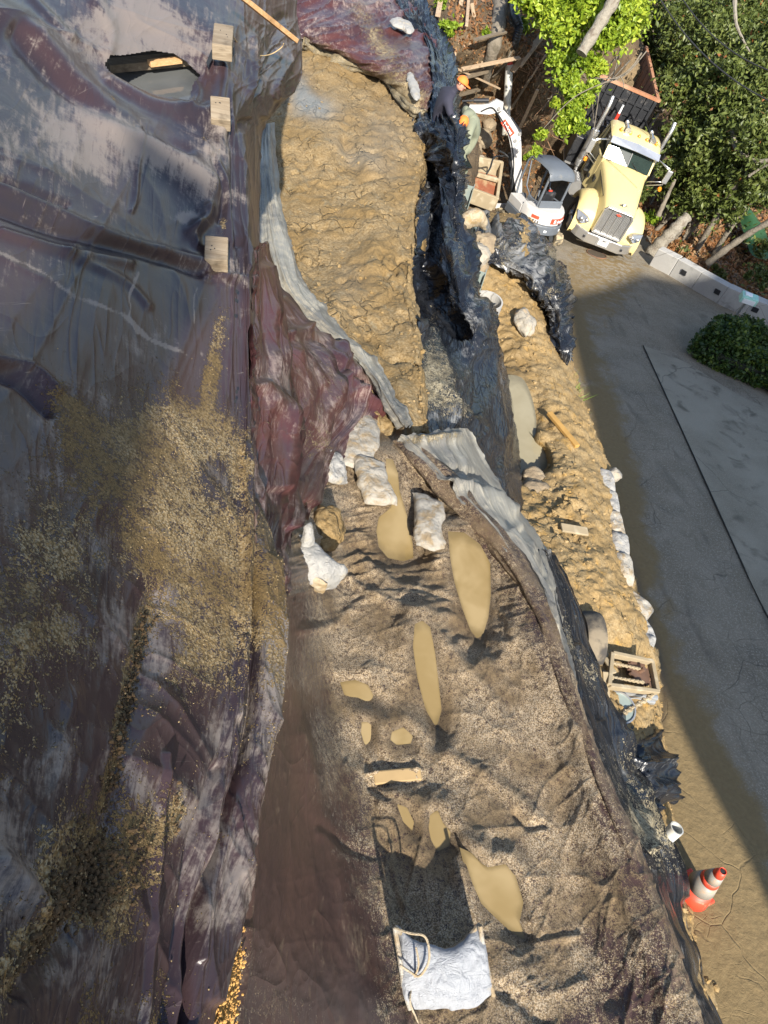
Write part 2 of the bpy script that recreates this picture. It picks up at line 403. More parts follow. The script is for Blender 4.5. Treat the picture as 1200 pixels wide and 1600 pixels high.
def concrete(name, A, B, agg=(.42, .39, .33)):
    n = NT(name, .85, 0, .3)
    c = n.mix(n.step(n.noise(.9, 5), .35, .65), A, B)
    c = n.mix(n.step(n.vor(45, out=0), .1, .35, 1., 0.), c, agg)
    v = n.vor(.22, n.warp(.5, .9), 'DISTANCE_TO_EDGE'); ck = n.step(v, 0, .003, 1., 0.)
    c = n.mix(n.step(n.noise(2.1, 5, dist=.5), .52, .75), c, tuple(x*.55 for x in A))
    c = n.mix(n.math('MULTIPLY', ck, .5), c, (.05, .045, .035)); n.col(c); n.bump(n.noise(70, 2), .004); n.bump(n.noise(6, 4), .01)
    return n.m
M['driveway'] = concrete('aggregate_concrete', (.23, .20, .145), (.29, .255, .19), (.38, .34, .26))
M['white_wall'] = concrete('pale_concrete', (.36, .35, .33), (.42, .41, .38), (.46, .45, .42))

def puddle_m(name, A, B):
    n = NT(name, .04, 0, .6); n.b.inputs['IOR'].default_value = 1.33
    c = n.mix(n.step(n.noise(2.5, 3, dist=.4), .35, .7), A, B); k = n.step(n.math('ADD', n.attr('shore'), n.math('MULTIPLY', n.math('SUBTRACT', n.noise(9., 4), .5), .7)), .25, 1.05)
    n.col(n.mix(n.math('MULTIPLY', k, .6), c, tuple(x*.38 for x in A))); n.bump(n.noise(14, 2), .0006); return n.m
M['water_tan'] = puddle_m('silty_tan_water', (.235, .17, .075), (.31, .235, .12))
M['water_grey'] = puddle_m('silty_grey_water', (.25, .22, .145), (.28, .25, .17))
M['water_dark'] = puddle_m('cloudy_grey_water', (.07, .075, .078), (.11, .115, .115))

def bagm(name, A, dirt, lo, hi):
    n = NT(name, .6, 0, .4)
    wv = n.math('MULTIPLY', n.math('SINE', n.math('MULTIPLY', n.math('ADD', 0., n.noise(240, 1)), 6.)), 1.)
    c = n.mix(n.noise(9, 3), tuple(x*.82 for x in A), A)
    c = n.mix(n.step(n.noise(6, 6, dist=.6, rough=.65), lo, hi), c, dirt); n.col(c)
    n.bump(n.noise(14, 4, dist=.8), .03); n.bump(wv, .0015); return n.m
M['bag_white'] = bagm('white_woven_bag', (.40, .39, .365), (.45, .38, .26), .52, .72)
M['bag_dirty'] = bagm('muddy_woven_bag', (.45, .42, .36), (.33, .25, .15), .44, .64)
M['bag_pale'] = bagm('pale_blue_white_bag', (.38, .395, .42), (.40, .36, .28), .62, .78)
M['bag_tan'] = bagm('tan_stained_bag', (.48, .40, .28), (.36, .25, .12), .42, .66)

def wood(name, A, B, sc_=1.):
    n = NT(name, .75, 0, .3)
    g = n.noise(1., 5, n.map(n.o, (3*sc_, 40*sc_, 40*sc_)), dist=1.2)
    c = n.mix(n.step(g, .3, .7), A, B); c = n.mix(n.step(n.noise(5*sc_, 4), .55, .75), c, tuple(x*.5 for x in A)); n.col(c)
    n.bump(g, .004); return n.m
M['wood_grey'] = wood('weathered_timber', (.19, .145, .095), (.29, .235, .165))
M['wood_new'] = wood('fresh_orange_timber', (.50, .28, .12), (.58, .37, .19))
M['wood_tan'] = wood('muddy_board', (.34, .24, .15), (.45, .34, .23))
M['wood_dark'] = wood('dark_wet_board', (.13, .10, .07), (.20, .16, .11))
M['bark_grey'] = simple('grey_bark', (.17, .145, .11), .9, var=.4, sc_=9, dirt=(.10, .085, .06), dsc=5, bump=.03, bsc=16)
M['bark_pale'] = simple('pale_bark', (.24, .215, .17), .9, var=.35, sc_=12, dirt=(.15, .12, .09), dsc=7, bump=.03, bsc=20)
M['black_hose'] = simple('black_corrugated_plastic', (.02, .022, .025), .45, dirt=(.2, .16, .11), dlo=.6, dhi=.8)
M['pvc'] = simple('white_pipe_plastic', (.50, .50, .46), .45, var=.06, dirt=(.42, .34, .22), dlo=.52, dhi=.75)
M['pvc_red'] = simple('red_pipe_print', (.55, .06, .04), .5)
M['pile'] = simple('grey_green_steel', (.24, .29, .27), .45, .1, dirt=(.33, .28, .18), dsc=2, dlo=.55, dhi=.75)
M['rust'] = simple('red_rust_steel', (.26, .085, .04), .75, .2, var=.35, dirt=(.36, .24, .13), dsc=2.6, dlo=.42, dhi=.62, bump=.004)
M['rustdark'] = simple('dark_rusty_steel', (.13, .075, .05), .8, .1, var=.4, dirt=(.24, .12, .06), dsc=1.6, dlo=.45, dhi=.7)
M['rust_orange'] = simple('orange_rusty_plate', (.34, .15, .075), .85, .0, var=.35, dirt=(.42, .25, .15), dsc=1.2, dlo=.4, dhi=.7)
M['timber_mud'] = simple('mud_coated_timber', (.30, .24, .15), .85, dirt=(.42, .36, .25), dsc=4)
M['rock'] = simple('pale_rock', (.32, .29, .235), .85, var=.25, sc_=9, dirt=(.36, .28, .18), dsc=6, bump=.03, bsc=14)
M['rock_brown'] = simple('brown_rock', (.22, .17, .11), .9, var=.35, sc_=7, dirt=(.36, .29, .19), dsc=4, bump=.03, bsc=12)
M['grass'] = simple('green_grass_blade', (.12, .19, .03), .6, var=.4)

# vehicle materials
M['yellow'] = simple('cream_yellow_paint', (.60, .49, .225), .30, var=.04, dirt=(.60, .48, .25), dsc=1.4, dlo=.6, dhi=.85)
M['chrome'] = simple('chrome', (.66, .66, .65), .30, .85, var=.1, dirt=(.30, .28, .24), dsc=5, dlo=.6, dhi=.9)
M['chrome_dull'] = simple('dull_metal', (.46, .46, .45), .42, .7, var=.2)
M['glass'] = simple('dark_window_glass', (.018, .03, .026), .06, 0, var=.3, spec=.8)
M['amber'] = simple('amber_lens', (.80, .24, .02), .25)
M['black'] = simple('black_painted_steel', (.022, .023, .026), .4, dirt=(.12, .11, .10), dsc=4, dlo=.55, dhi=.8)
M['tyre'] = simple('dusty_tyre_rubber', (.035, .033, .03), .85, dirt=(.17, .14, .10), dsc=6, dlo=.5, dhi=.7)
M['lens'] = simple('clear_headlamp_lens', (.35, .35, .35), .12, .6)
M['white_paint'] = simple('white_machine_paint', (.54, .53, .51), .38, var=.05, dirt=(.46, .42, .34), dsc=3, dlo=.55, dhi=.8)
M['grey_paint'] = simple('slate_grey_paint', (.11, .125, .145), .5, var=.1, dirt=(.25, .22, .17), dsc=3, dlo=.6, dhi=.85)
M['red_print'] = simple('red_print', (.72, .07, .035), .45)
M['white_print'] = simple('white_print', (.8, .8, .78), .5)
M['plate'] = simple('white_number_plate', (.74, .74, .72), .4)
M['red_knob'] = simple('red_plastic', (.75, .05, .03), .35)
M['track'] = simple('muddy_track_rubber', (.10, .085, .06), .9, dirt=(.36, .29, .18), dsc=7, dlo=.42, dhi=.6)
# people
M['skin'] = simple('skin', (.52, .27, .19), .55, var=.06)
M['orange_cloth'] = simple('orange_hat_cloth', (.90, .20, .03), .7)
M['navy'] = simple('dark_navy_cloth', (.028, .028, .045), .85, var=.3)
M['olive'] = simple('olive_grey_cloth', (.20, .215, .15), .9, var=.15)
M['denim'] = simple('blue_denim', (.08, .14, .26), .9, var=.2)
M['hair'] = simple('dark_hair', (.05, .025, .018), .7)
M['boot'] = simple('brown_boot_leather', (.10, .07, .045), .8)
M['glove'] = simple('pale_work_glove', (.6, .58, .52), .8)
# others
M['cone_orange'] = simple('cone_red_orange_plastic', (.66, .065, .03), .5, var=.08, dirt=(.50, .30, .20), dsc=9, dlo=.58, dhi=.75)
M['cone_white'] = simple('scuffed_cone_reflector', (.27, .25, .215), .5, var=.1, dirt=(.36, .24, .15), dsc=8, dlo=.5, dhi=.7)
M['green_cloth'] = simple('dark_green_canvas', (.015, .075, .018), .8)
M['mint'] = simple('mint_green_sign_paint', (.35, .62, .50), .5)
M['slab_tan'] = simple('slab_tan', (.5, .46, .4), .9)  # plain surface of the added shadow slabs
M['wire'] = simple('black_cable', (.02, .02, .02), .6)
M['cord'] = simple('tan_cord', (.50, .36, .18), .8)

def leafm(name, cols, gloss=.45):
    n = NT(name, gloss, 0, .4)
    r = n.attr('tint')
    c = n.mix(n.step(r, 0., .5), cols[0], cols[1]); c = n.mix(n.step(r, .5, .86), c, cols[2])
    if len(cols) > 3: c = n.mix(n.step(r, .965, .975), c, cols[3])
    n.col(c)
    try:
        n.b.inputs['Transmission Weight'].default_value = 0
    except Exception: pass
    tr = n.t.nodes.new('ShaderNodeBsdfTranslucent'); ms = n.t.nodes.new('ShaderNodeMixShader'); ms.inputs[0].default_value = .25
    n.put(tr.inputs[0], c); out = n.t.nodes['Material Output']
    n.t.links.new(n.b.outputs[0], ms.inputs[1]); n.t.links.new(tr.outputs[0], ms.inputs[2]); n.t.links.new(ms.outputs[0], out.inputs[0]); return n.m
M['leaf_oak'] = leafm('dark_oak_leaf', [(.045, .060, .014), (.095, .125, .028), (.185, .215, .055), (.30, .12, .04)])
M['leaf_vine'] = leafm('bright_vine_leaf', [(.09, .15, .012), (.21, .30, .022), (.40, .47, .045)])
M['leaf_hedge'] = leafm('ivy_leaf', [(.022, .048, .014), (.045, .085, .018), (.15, .20, .03)])
M['leaf_dead'] = leafm('fallen_leaf', [(.14, .065, .025), (.26, .12, .045), (.36, .24, .12)])

# ---------------------------------------------------------------- sheets
ALLV = []
def rowgrid(rows, nu, nv):
    m = max(len(r) for r in rows)
    R_ = np.array([cr(np.array(r, float), m) if len(r) != m else np.array(r, float) for r in rows])
    G = cr(R_, nv); return np.swapaxes(cr(np.swapaxes(G, 0, 1), nu), 0, 1)     # nv, nu, 3
def sheet(name, rows, mat, step=3., disp=None, attrs=None, pre=None, cut=None, under=True, parent=None, jag=0., **props):
    R_ = rowgrid(rows, 24, 24)
    hl = np.linalg.norm(np.diff(R_[:, :, :2], axis=0), axis=2).sum(0).max(); wl = np.linalg.norm(np.diff(R_[:, :, :2], axis=1), axis=2).sum(1).max()
    nv = max(4, int(hl/step)); nu = max(4, int(wl/step))
    G = rowgrid(rows, nu, nv); px, py, z = G[..., 0], G[..., 1], G[..., 2].copy()
    if jag:
        uf = np.linspace(0, 1, nu)[None, :]; vf = np.linspace(0, 1, nv)[:, None]; ew = np.exp(-np.minimum(uf, 1-uf)/.07)+np.exp(-np.minimum(vf, 1-vf)/.03)
        jx = jag*(fbm(px*.035, py*.035, s=301)+.6*vnoise(px*.13, py*.13, None, 303)); jy = jag*(fbm(px*.035, py*.035, s=302)+.6*vnoise(px*.13, py*.13, None, 304)); px = px+jx*ew; py = py+jy*ew
    if pre: z = pre(px, py, z)
    P = W(px, py, z)
    du = np.gradient(P, axis=1); dv = np.gradient(P, axis=0)
    um = np.linspace(0, 1, nu)[None, :]*np.median(np.linalg.norm(du, axis=2).sum(1))+np.zeros((nv, 1))
    vm = np.linspace(0, 1, nv)[:, None]*np.median(np.linalg.norm(dv, axis=2).sum(0))+np.zeros((1, nu))
    n = np.cross(du, dv); n /= np.linalg.norm(n, axis=2)[..., None]+1e-12
    tocam = ORG-P; sgn = np.sign((n*tocam).sum(2)); sg = 1 if np.median(sgn) > 0 else -1; n = n*sg
    if under: ALLV.append(P[::4, ::4].reshape(-1, 3))
    if disp is not None: P = P+n*disp(px, py, P, um, vm)[..., None]
    idx = np.arange(nu*nv).reshape(nv, nu)
    Fc = np.stack([idx[:-1, :-1], idx[:-1, 1:], idx[1:, 1:], idx[1:, :-1]], -1).reshape(-1, 4)
    if sg < 0: Fc = Fc[:, ::-1]
    if cut is not None:
        k = cut(px, py).reshape(-1); keep = ~(k[Fc].any(1)); Fc = Fc[keep]
    at = {k: np.clip(np.broadcast_to(fn(px, py, P), px.shape), 0, 1.6).ravel() for k, fn in (attrs or {}).items()}
    for k in ('mud', 'dust', 'wet'):
        if k not in at: at[k] = np.zeros(px.size)
    o = mesh_np(name, P.reshape(-1, 3), Fc, mat, parent, True, at, np.stack([um.ravel(), vm.ravel()], -1))
    setp(o, **props)
    o['_'] = 0; del o['_']
    return o
def folds(px, py, fl):
    t = np.zeros(px.shape)
    for pts, a, w_ in fl: t = t+a*np.exp(-(dline(px, py, smooth_pl(pts))/w_)**2)
    return t

# ================================================================ GROUND: bench of wet mud
def mud_disp(px, py, P, u, v):
    x, y = P[..., 0], P[..., 1]
    y = y*.5; x = x*1.15; wx = x+.25*fbm(x*2, y*2, s=5); wy = y+.25*fbm(x*2, y*2, s=9)
    am = np.clip(.55+1.1*fbm(x*.7+4, y*.7, s=6), .1, 1.3)
    d = .14*fbm(x*.8, y*.8, s=1)+.16*am*fbm(wx*1.7, wy*1.7, o=5, s=2)+.075*(1.4-am)*fbm(wx*6, wy*6, o=4, s=3, g=.62)+.05*np.abs(fbm(wx*3.1, wy*3.1, o=3, s=14))
    d = d-.10*np.clip(ridged(wx*1.3+.3*fbm(x*5, y*5, s=8), wy*1.9, o=2, s=4)-.66, 0, 1)*3-.05*np.clip(ridged(wx*4.2, wy*3.1, o=2, s=11)-.6, 0, 1)*2*am
    return d
MUD = sheet('mud_bench', [[(x, y, bz(y)-dz-(.25 if y >= 700 else (.06 if y > 650 else 0))) for x, dz in zip((300, 300+(xr-300)*.3, 300+(xr-300)*.62, xr-24, xr-6, xr+3, xr+10), (0, 0, 0, 0, .05, .9, 2.6))] for y, xr in
    ((-160, 640), (-60, 650), (20, 660), (100, 665), (160, 662), (205, 662), (240, 668), (275, 664), (310, 654), (345, 652), (385, 655), (425, 646), (465, 642), (500, 655), (560, 662), (620, 668), (665, 674), (700, 680))],
    M['mud'], 2.6, mud_disp, dict(mud=lambda x, y, P: .9*blob(x, y, [(492, 172, 34, 20, 20, 1.2), (470, 140, 16, 30, 0, .8), (600, 215, 40, 60, 0, .3), (560, 250, 50, 14, 30, .35), (545, 450, 30, 40, 0, .2)])), kind='structure')

# lower strip of excavated soil between the plastic and the road
def strip_z(py, h): return h
LOW = []
for y, xl, xr, hl, hm, hr in [(335, 715, 840, 1.2, .8, .0), (352, 718, 845, 1.9, 1.5, .25), (400, 730, 852, 1.8, 1.5, .3), (450, 745, 862, 1.5, 1.3, .3), (510, 755, 874, 1.1, 1.15, .35), (560, 765, 886, .85, 1.0, .4),
        (620, 785, 903, .8, .95, .4), (680, 795, 922, .8, .95, .4), (740, 805, 942, .9, .95, .45), (800, 812, 955, 1.1, 1.0, .45), (860, 830, 968, 1.3, 1.1, .45), (920, 850, 984, 1.4, 1.1, .4), (980, 880, 1006, 1.4, .9, .3),
        (1050, 900, 1022, 1.3, .6, .15), (1120, 925, 1030, 1.2, .5, .1), (1200, 950, 1036, 1.2, .5, .1), (1290, 980, 1040, 1.2, .5, .1), (1380, 1010, 1066, 1.2, .5, .1), (1500, 1050, 1095, 1.2, .5, .05), (1700, 1110, 1150, 1.2, .5, .05)]:
    LOW.append([(x, y, rz(x, y, h)) for x, h in ((xl-30, hl+.3), (xl, hl), (xl*.6+xr*.4, hm*.6+hl*.4), (xl*.25+xr*.75, hm), (xr, hr), (xr+7, -.12))])
PUD_L = [(793, 592), (803, 620), (806, 660), (812, 700), (816, 745), (836, 744), (850, 727), (846, 708), (832, 690), (833, 655), (826, 620), (812, 597)]
TRN = [(782, 520), (800, 585), (820, 700), (826, 745)]
def low_pre(x, y, z):
    k = np.clip(1-sdist(x, y, PUD_L)/18., 0, 1); k = k*k*(3-2*k)
    return z*(1-k)+k*(PZL-.10)
PZL = rz(822, 680, .75)
def low_disp(px, py, P, u, v):
    x, y = P[..., 0], P[..., 1]
    d = .06*fbm(x*1.2, y*1.2, s=21)+.10*np.abs(fbm(x*2.6, y*2.6, o=4, s=22))+.05*fbm(x*9, y*9, o=4, s=23)
    k = np.clip(sdist(px, py, PUD_L)/10., 0, 1)
    rough_ = blob(px, py, [(805, 545, 18, 40, -20, 1.), (885, 800, 50, 45, 0, .9), (840, 380, 40, 40, 0, .6)])
    d = d+.14*rough_*ridged(x*3.4, y*3.4, o=3, s=24)
    return d*k
sheet('soil_strip', LOW, M['soil'], 2.4, low_disp, dict(mud=lambda x, y, P: blob(x, y, [(803, 560, 20, 60, -15, .9), (840, 760, 20, 16, 0, .5)])), pre=low_pre, kind='structure')
def poly_fill(name, poly, zfn, mat, step=5., wob=0., **props):
    "flat sheet of any outline, made of a clipped grid"
    P_ = smooth_pl(list(poly)+[poly[0]], 4)
    V0 = np.array([W(a, b, zfn(a, b)) for a, b in P_[:-1]]); c = V0.mean(0); n = len(V0); ks = (1., .90, .74, .5, .2)
    V = np.concatenate([c+(V0-c)*k for k in ks]); at = np.repeat([1., .8, .35, .08, 0.], n)
    Fs = [(j*n+i, j*n+(i+1) % n, (j+1)*n+(i+1) % n, (j+1)*n+i) for j in range(4) for i in range(n)]+[tuple(4*n+i for i in range(n))]
    o = mesh_np(name, V, Fs, mat, smooth=False, attrs=dict(shore=at))
    import bmesh
    bm = bmesh.new(); bm.from_mesh(o.data); bmesh.ops.triangulate(bm, faces=bm.faces); bmesh.ops.recalc_face_normals(bm, faces=bm.faces)
    for f in bm.faces:
        if f.normal.z < 0: f.normal_flip()
    bm.to_mesh(o.data); bm.free()
    return setp(o, **props)
poly_fill('trench_puddle', [(787, 585), (797, 620), (800, 660), (806, 700), (810, 752), (840, 750), (856, 728), (852, 704), (838, 690), (838, 655), (830, 618), (815, 590)], lambda a, b: PZL-.02, M['water_grey'], kind='structure')

# ================================================================ ROAD, DRIVEWAY, HILLSIDE
def plane_sheet(name, rows, mat, step, h, disp, attrs, **p):
    rr = [[(x, y, rz(x, y, h)) for x, y in r] for r in rows]
    return sheet(name, rr, mat, step, disp, attrs, **p)
def road_disp(px, py, P, u, v): return .012*fbm(P[..., 0]*1.5, P[..., 1]*1.5, s=41)
road_mud = lambda x, y, P: blob(x, y, [(1110, 1450, 140, 260, -20, 1.5), (1060, 1200, 75, 170, -25, 1.2), (1010, 1040, 40, 130, -15, .9), (940, 640, 42, 160, -12, .95), (985, 830, 42, 140, -14, .95), (920, 430, 75, 60, 0, .8),
    (960, 470, 50, 40, 30, .35), (1180, 1560, 80, 140, 0, .5), (980, 420, 60, 30, 0, .45), (895, 520, 20, 60, -10, .8), (1075, 1010, 40, 120, -20, .25), (1120, 1250, 50, 60, 0, .35)])
plane_sheet('road', [[(xl, y), (xl*.66+xr*.34, y), (xl*.33+xr*.67, y), (xr, y)] for y, xl, xr in
    [(290, 820, 1040), (330, 800, 1030), (380, 790, 1018), (410, 790, 1040), (470, 800, 1180), (520, 815, 1300), (600, 850, 1360), (700, 880, 1420), (850, 920, 1440), (1000, 950, 1450), (1200, 980, 1450), (1400, 1010, 1450), (1600, 1050, 1450), (1800, 1100, 1460)]],
    M['asphalt'], 6., 0., road_disp, dict(mud=road_mud, dust=lambda x, y, P: blob(x, y, [(940, 440, 60, 40, 35, .45), (985, 400, 30, 40, 20, .8), (905, 400, 40, 25, 0, .35)]),
        wet=lambda x, y, P: np.exp(-(dline(x, y, [(985, 880), (1005, 950), (1030, 1030), (1040, 1090), (1030, 1150)])/7.)**2)*.9), kind='structure')
DL = [(1005, 540), (1060, 660), (1110, 770), (1155, 870), (1200, 965), (1300, 1180)]
plane_sheet('driveway', [[(DL[0][0], DL[0][1]), (1040, 552), (1075, 568)], [(1028, 590), (1090, 590), (1160, 620)], [(DL[1][0], DL[1][1]), (1160, 650), (1260, 670)],
    [(DL[2][0], DL[2][1]), (1220, 760), (1330, 770)], [(DL[3][0], DL[3][1]), (1260, 860), (1380, 870)], [(DL[4][0], DL[4][1]), (1290, 960), (1400, 970)], [(DL[5][0], DL[5][1]), (1350, 1180), (1420, 1190)]],
    M['driveway'], 8., .03, None, {}, kind='structure', label='pale exposed aggregate driveway joining the dark road')
# joint groove between road and driveway
t = MB(); t.tube([RP(x, y, .022) for x, y in smooth_pl(DL[:5], 6)], .014, 5); t.build('road_joint', simple('tar_joint', (.025, .023, .02), .9), smooth=True, kind='structure')

def hill_disp(px, py, P, u, v): return .25*fbm(P[..., 0]*.6, P[..., 1]*.6, s=51)+.06*fbm(P[..., 0]*4, P[..., 1]*4, s=52)
sheet('hillside', [[(900, -220, -8), (1000, -220, -7.5), (1150, -220, -7.5), (1300, -220, -7.5), (1450, -220, -7.5)],
    [(900, -20, -10), (1000, -20, -10), (1150, -20, -10.2), (1300, -20, -10.2), (1450, -20, -10)],
    [(940, 150, -13), (1020, 150, -13), (1150, 150, -13), (1300, 150, -13), (1450, 150, -13)],
    [(990, 280, -13.9), (1050, 280, -14.2), (1150, 280, -14.6), (1300, 280, -15), (1450, 280, -15)],
    [(1005, 350, -13.2), (1060, 350, -13.6), (1150, 350, -14.4), (1300, 350, -15), (1450, 350, -15)],
    [(1008, 395, -12.8), (1080, 405, -12.8), (1150, 420, -13.6), (1300, 450, -14), (1450, 450, -14)],
    [(1012, 420, -12.75), (1080, 450, -12.5), (1170, 500, -12.4), (1300, 545, -12.), (1450, 600, -12)]], M['litter'], 6., hill_disp, {}, kind='structure')
def bank_disp(px, py, P, u, v): return .16*fbm(P[..., 0]*1.1, P[..., 1]*1.1, P[..., 2], s=61)+.10*np.abs(fbm(P[..., 0]*4, P[..., 1]*4, P[..., 2]*4, s=62))
sheet('cut_bank', [[(600, -220, -7.2), (700, -220, -7.), (800, -220, -7), (900, -220, -7), (1020, -220, -7.5)],
    [(600, -40, -8.3), (700, -40, -7.6), (800, -40, -7.7), (900, -40, -8.), (1020, -40, -9)],
    [(640, 60, -8.8), (700, 60, -7.9), (790, 60, -8.0), (880, 60, -8.4), (1000, 60, -9.6)],
    [(650, 140, -9.2), (710, 140, -9.5), (780, 140, -9.8), (860, 140, -9.2), (960, 140, -10.6)],
    [(660, 200, -9.9), (720, 200, -10.7), (780, 205, -11.0), (850, 210, -10.9), (930, 210, -12.4)],
    [(670, 260, -10.2), (730, 262, -10.9), (785, 262, -12.0), (845, 262, -12.6), (900, 260, -13.6)],
    [(690, 320, -10.9), (740, 320, -11.3), (785, 320, -12.2), (830, 320, -13.2), (885, 310, -14.0)],
    [(700, 380, -11.6), (750, 380, -12), (790, 380, -12.4), (830, 380, -13.1), (880, 370, -13.6)]], M['bank'], 3., bank_disp, {}, kind='structure')

# ================================================================ BENCH TARP WITH PUDDLES
PUDS = [([(603, 716), (614, 718), (622, 740), (624, 765), (636, 805), (645, 850), (646, 872), (630, 877), (606, 872), (592, 855), (588, 830), (592, 808), (605, 798), (612, 790), (604, 760)], None),
        ([(700, 830), (725, 832), (750, 850), (766, 880), (767, 930), (763, 965), (755, 992), (745, 998), (735, 985), (722, 950), (710, 910), (703, 870)], None),
        ([(648, 975), (660, 970), (672, 980), (680, 1020), (686, 1070), (690, 1110), (683, 1134), (676, 1138), (664, 1105), (652, 1060), (645, 1010)], None),
        ([(722, 1326), (740, 1335), (762, 1355), (790, 1350), (806, 1370), (818, 1410), (812, 1440), (822, 1470), (800, 1458), (775, 1435), (752, 1412), (738, 1380), (728, 1350)], None),
        ([(531, 1066), (555, 1062), (575, 1070), (588, 1095), (600, 1118), (584, 1126), (568, 1110), (558, 1092), (538, 1086)], None),
        ([(565, 1128), (585, 1128), (590, 1150), (586, 1166), (570, 1165), (564, 1145)], None),
        ([(668, 1272), (684, 1266), (692, 1285), (704, 1300), (702, 1322), (684, 1330), (672, 1312), (664, 1292)], None),
        ([(612, 1144), (630, 1136), (645, 1150), (642, 1162), (620, 1164), (610, 1156)], None),
        ([(620, 1256), (636, 1262), (647, 1285), (644, 1298), (630, 1284)], None)]
LEFT = [(640, 505, 610), (700, 492, 590), (760, 478, 560), (830, 440, 540), (900, 425, 530), (1000, 425, 520), (1100, 418, 525), (1200, 405, 550), (1300, 388, 565), (1400, 362, 585), (1500, 335, 600), (1620, 300, 625), (1780, 260, 640)]
RIGHT = [(640, 640), (700, 640), (760, 705), (830, 775), (900, 815), (1000, 868), (1100, 906), (1200, 942), (1300, 985), (1400, 1022), (1500, 1058), (1620, 1100), (1780, 1150)]
BT = []
for (y, xl, xf), (_, xr) in zip(LEFT, RIGHT):
    zb = bz(y); zt = float(np.interp(y, [640, 760, 900, 1100, 1780], [-5.5, -4.9, -2.9, -2.75, -2.2]))
    if y < 850: xf = xl+.3*(xr-xl)
    row = [(xl, y, zt), (xl*.5+xf*.5, y, zt*.42+zb*.58 if y > 850 else zt*.5+zb*.5), (xf, y, zb-.02)]
    for k in (.25, .5, .75): row.append((xf+(xr-xf)*k, y, zb-.06))
    row += [(xr-4, y, zb+.10), (xr+4, y, zb-.25)]
    BT.append(row)
_G = rowgrid(BT, 60, 200)
def bt_z(x, y):
    d = (_G[..., 0]-x)**2+(_G[..., 1]-y)**2; return float(_G[..., 2].ravel()[d.argmin()])
PUDS = [(p, bt_z(np.mean([a for a, b in p]), np.mean([b for a, b in p]))-.01) for p, _ in PUDS]
def pre_bt(x, y, z):
    for p, lv in PUDS:
        d = sdist(x, y, p); k = np.clip(1-d/44., 0, 1); k = k*k*(3-2*k)
        z = z*(1-k)+k*(lv+np.clip(d, -10, 20)*.0024)
    return z
FB = [([(470, 985), (520, 975), (575, 935), (640, 930), (705, 950)], .05, 7), ([(560, 870), (600, 905), (660, 920), (720, 935), (790, 960)], .045, 6), ([(540, 900), (590, 935), (640, 950), (720, 970), (745, 1015)], .05, 6),
      ([(505, 800), (560, 812), (610, 800)], .04, 6), ([(520, 850), (570, 845), (610, 880)], .045, 6), ([(500, 770), (560, 780), (600, 775)], .03, 5), ([(520, 880), (600, 890), (680, 880)], .04, 6), ([(700, 760), (720, 800), (760, 830)], .04, 7),
      ([(565, 1165), (575, 1200), (585, 1235), (625, 1250)], -.04, 6), ([(575, 1210), (655, 1203)], .05, 4), ([(580, 1228), (660, 1220)], -.03, 4), ([(700, 1180), (760, 1215), (820, 1260), (846, 1292)], .06, 12), ([(805, 1272), (825, 1290), (850, 1290)], -.07, 6),
      ([(800, 985), (830, 1020), (860, 1100), (880, 1200)], .05, 16), ([(780, 960), (800, 1020), (835, 1060), (870, 1130)], -.035, 8), ([(860, 1130), (880, 1260), (905, 1400), (950, 1560)], -.07, 18), ([(900, 1140), (935, 1280), (985, 1420), (1040, 1560)], .06, 12),
      ([(430, 940), (450, 1040), (470, 1150), (500, 1300)], .03, 12), ([(560, 1000), (575, 1060), (560, 1200)], .03, 14), ([(575, 1150), (600, 1330), (605, 1420)], .03, 9), ([(610, 1320), (618, 1380), (640, 1440)], .04, 5), ([(500, 1290), (560, 1330), (640, 1340)], -.03, 8),
      ([(690, 1000), (720, 1040), (760, 1080), (800, 1150)], .04, 10), ([(720, 985), (760, 1010), (800, 1060)], -.04, 8), ([(720, 1000), (800, 1005)], .04, 6), ([(620, 960), (700, 985), (740, 1030)], -.03, 8),
      ([(820, 1480), (860, 1470), (905, 1462)], .03, 6), ([(770, 1540), (810, 1560), (850, 1600)], -.05, 12), ([(380, 1450), (375, 1600)], .03, 7), ([(405, 1250), (385, 1450), (362, 1620)], .04, 6), ([(470, 1150), (540, 1400), (560, 1600)], .03, 14)]
def bt_disp(px, py, P, u, v):
    x, y, z = P[..., 0], P[..., 1], P[..., 2]
    k = np.ones(px.shape)
    for p, lv in PUDS: k = np.minimum(k, np.clip(sdist(px, py, p)/18., 0, 1))
    face = np.clip((px-np.interp(py, [l[0] for l in LEFT], [l[2] for l in LEFT]))/60+.6, .15, 1)
    d = .5*folds(px, py, FB)+.013*fbm(x*1.4, y*1.4, s=71, o=2)+.016*face*crin(px*.018+py*.005, py*.012, 3, 72, 7)+.005*fbm(x*11, y*11, z*11, s=73)
    # radiating creases between the sandbags and the pools
    cz = blob(px, py, [(560, 850, 110, 90, 20, 1.), (760, 900, 100, 110, 0, .7)])
    d = d+.05*cz*crin((px*.25+py)*.04, (px-py*.3)*.008, 3, 74, 5)
    return d*k
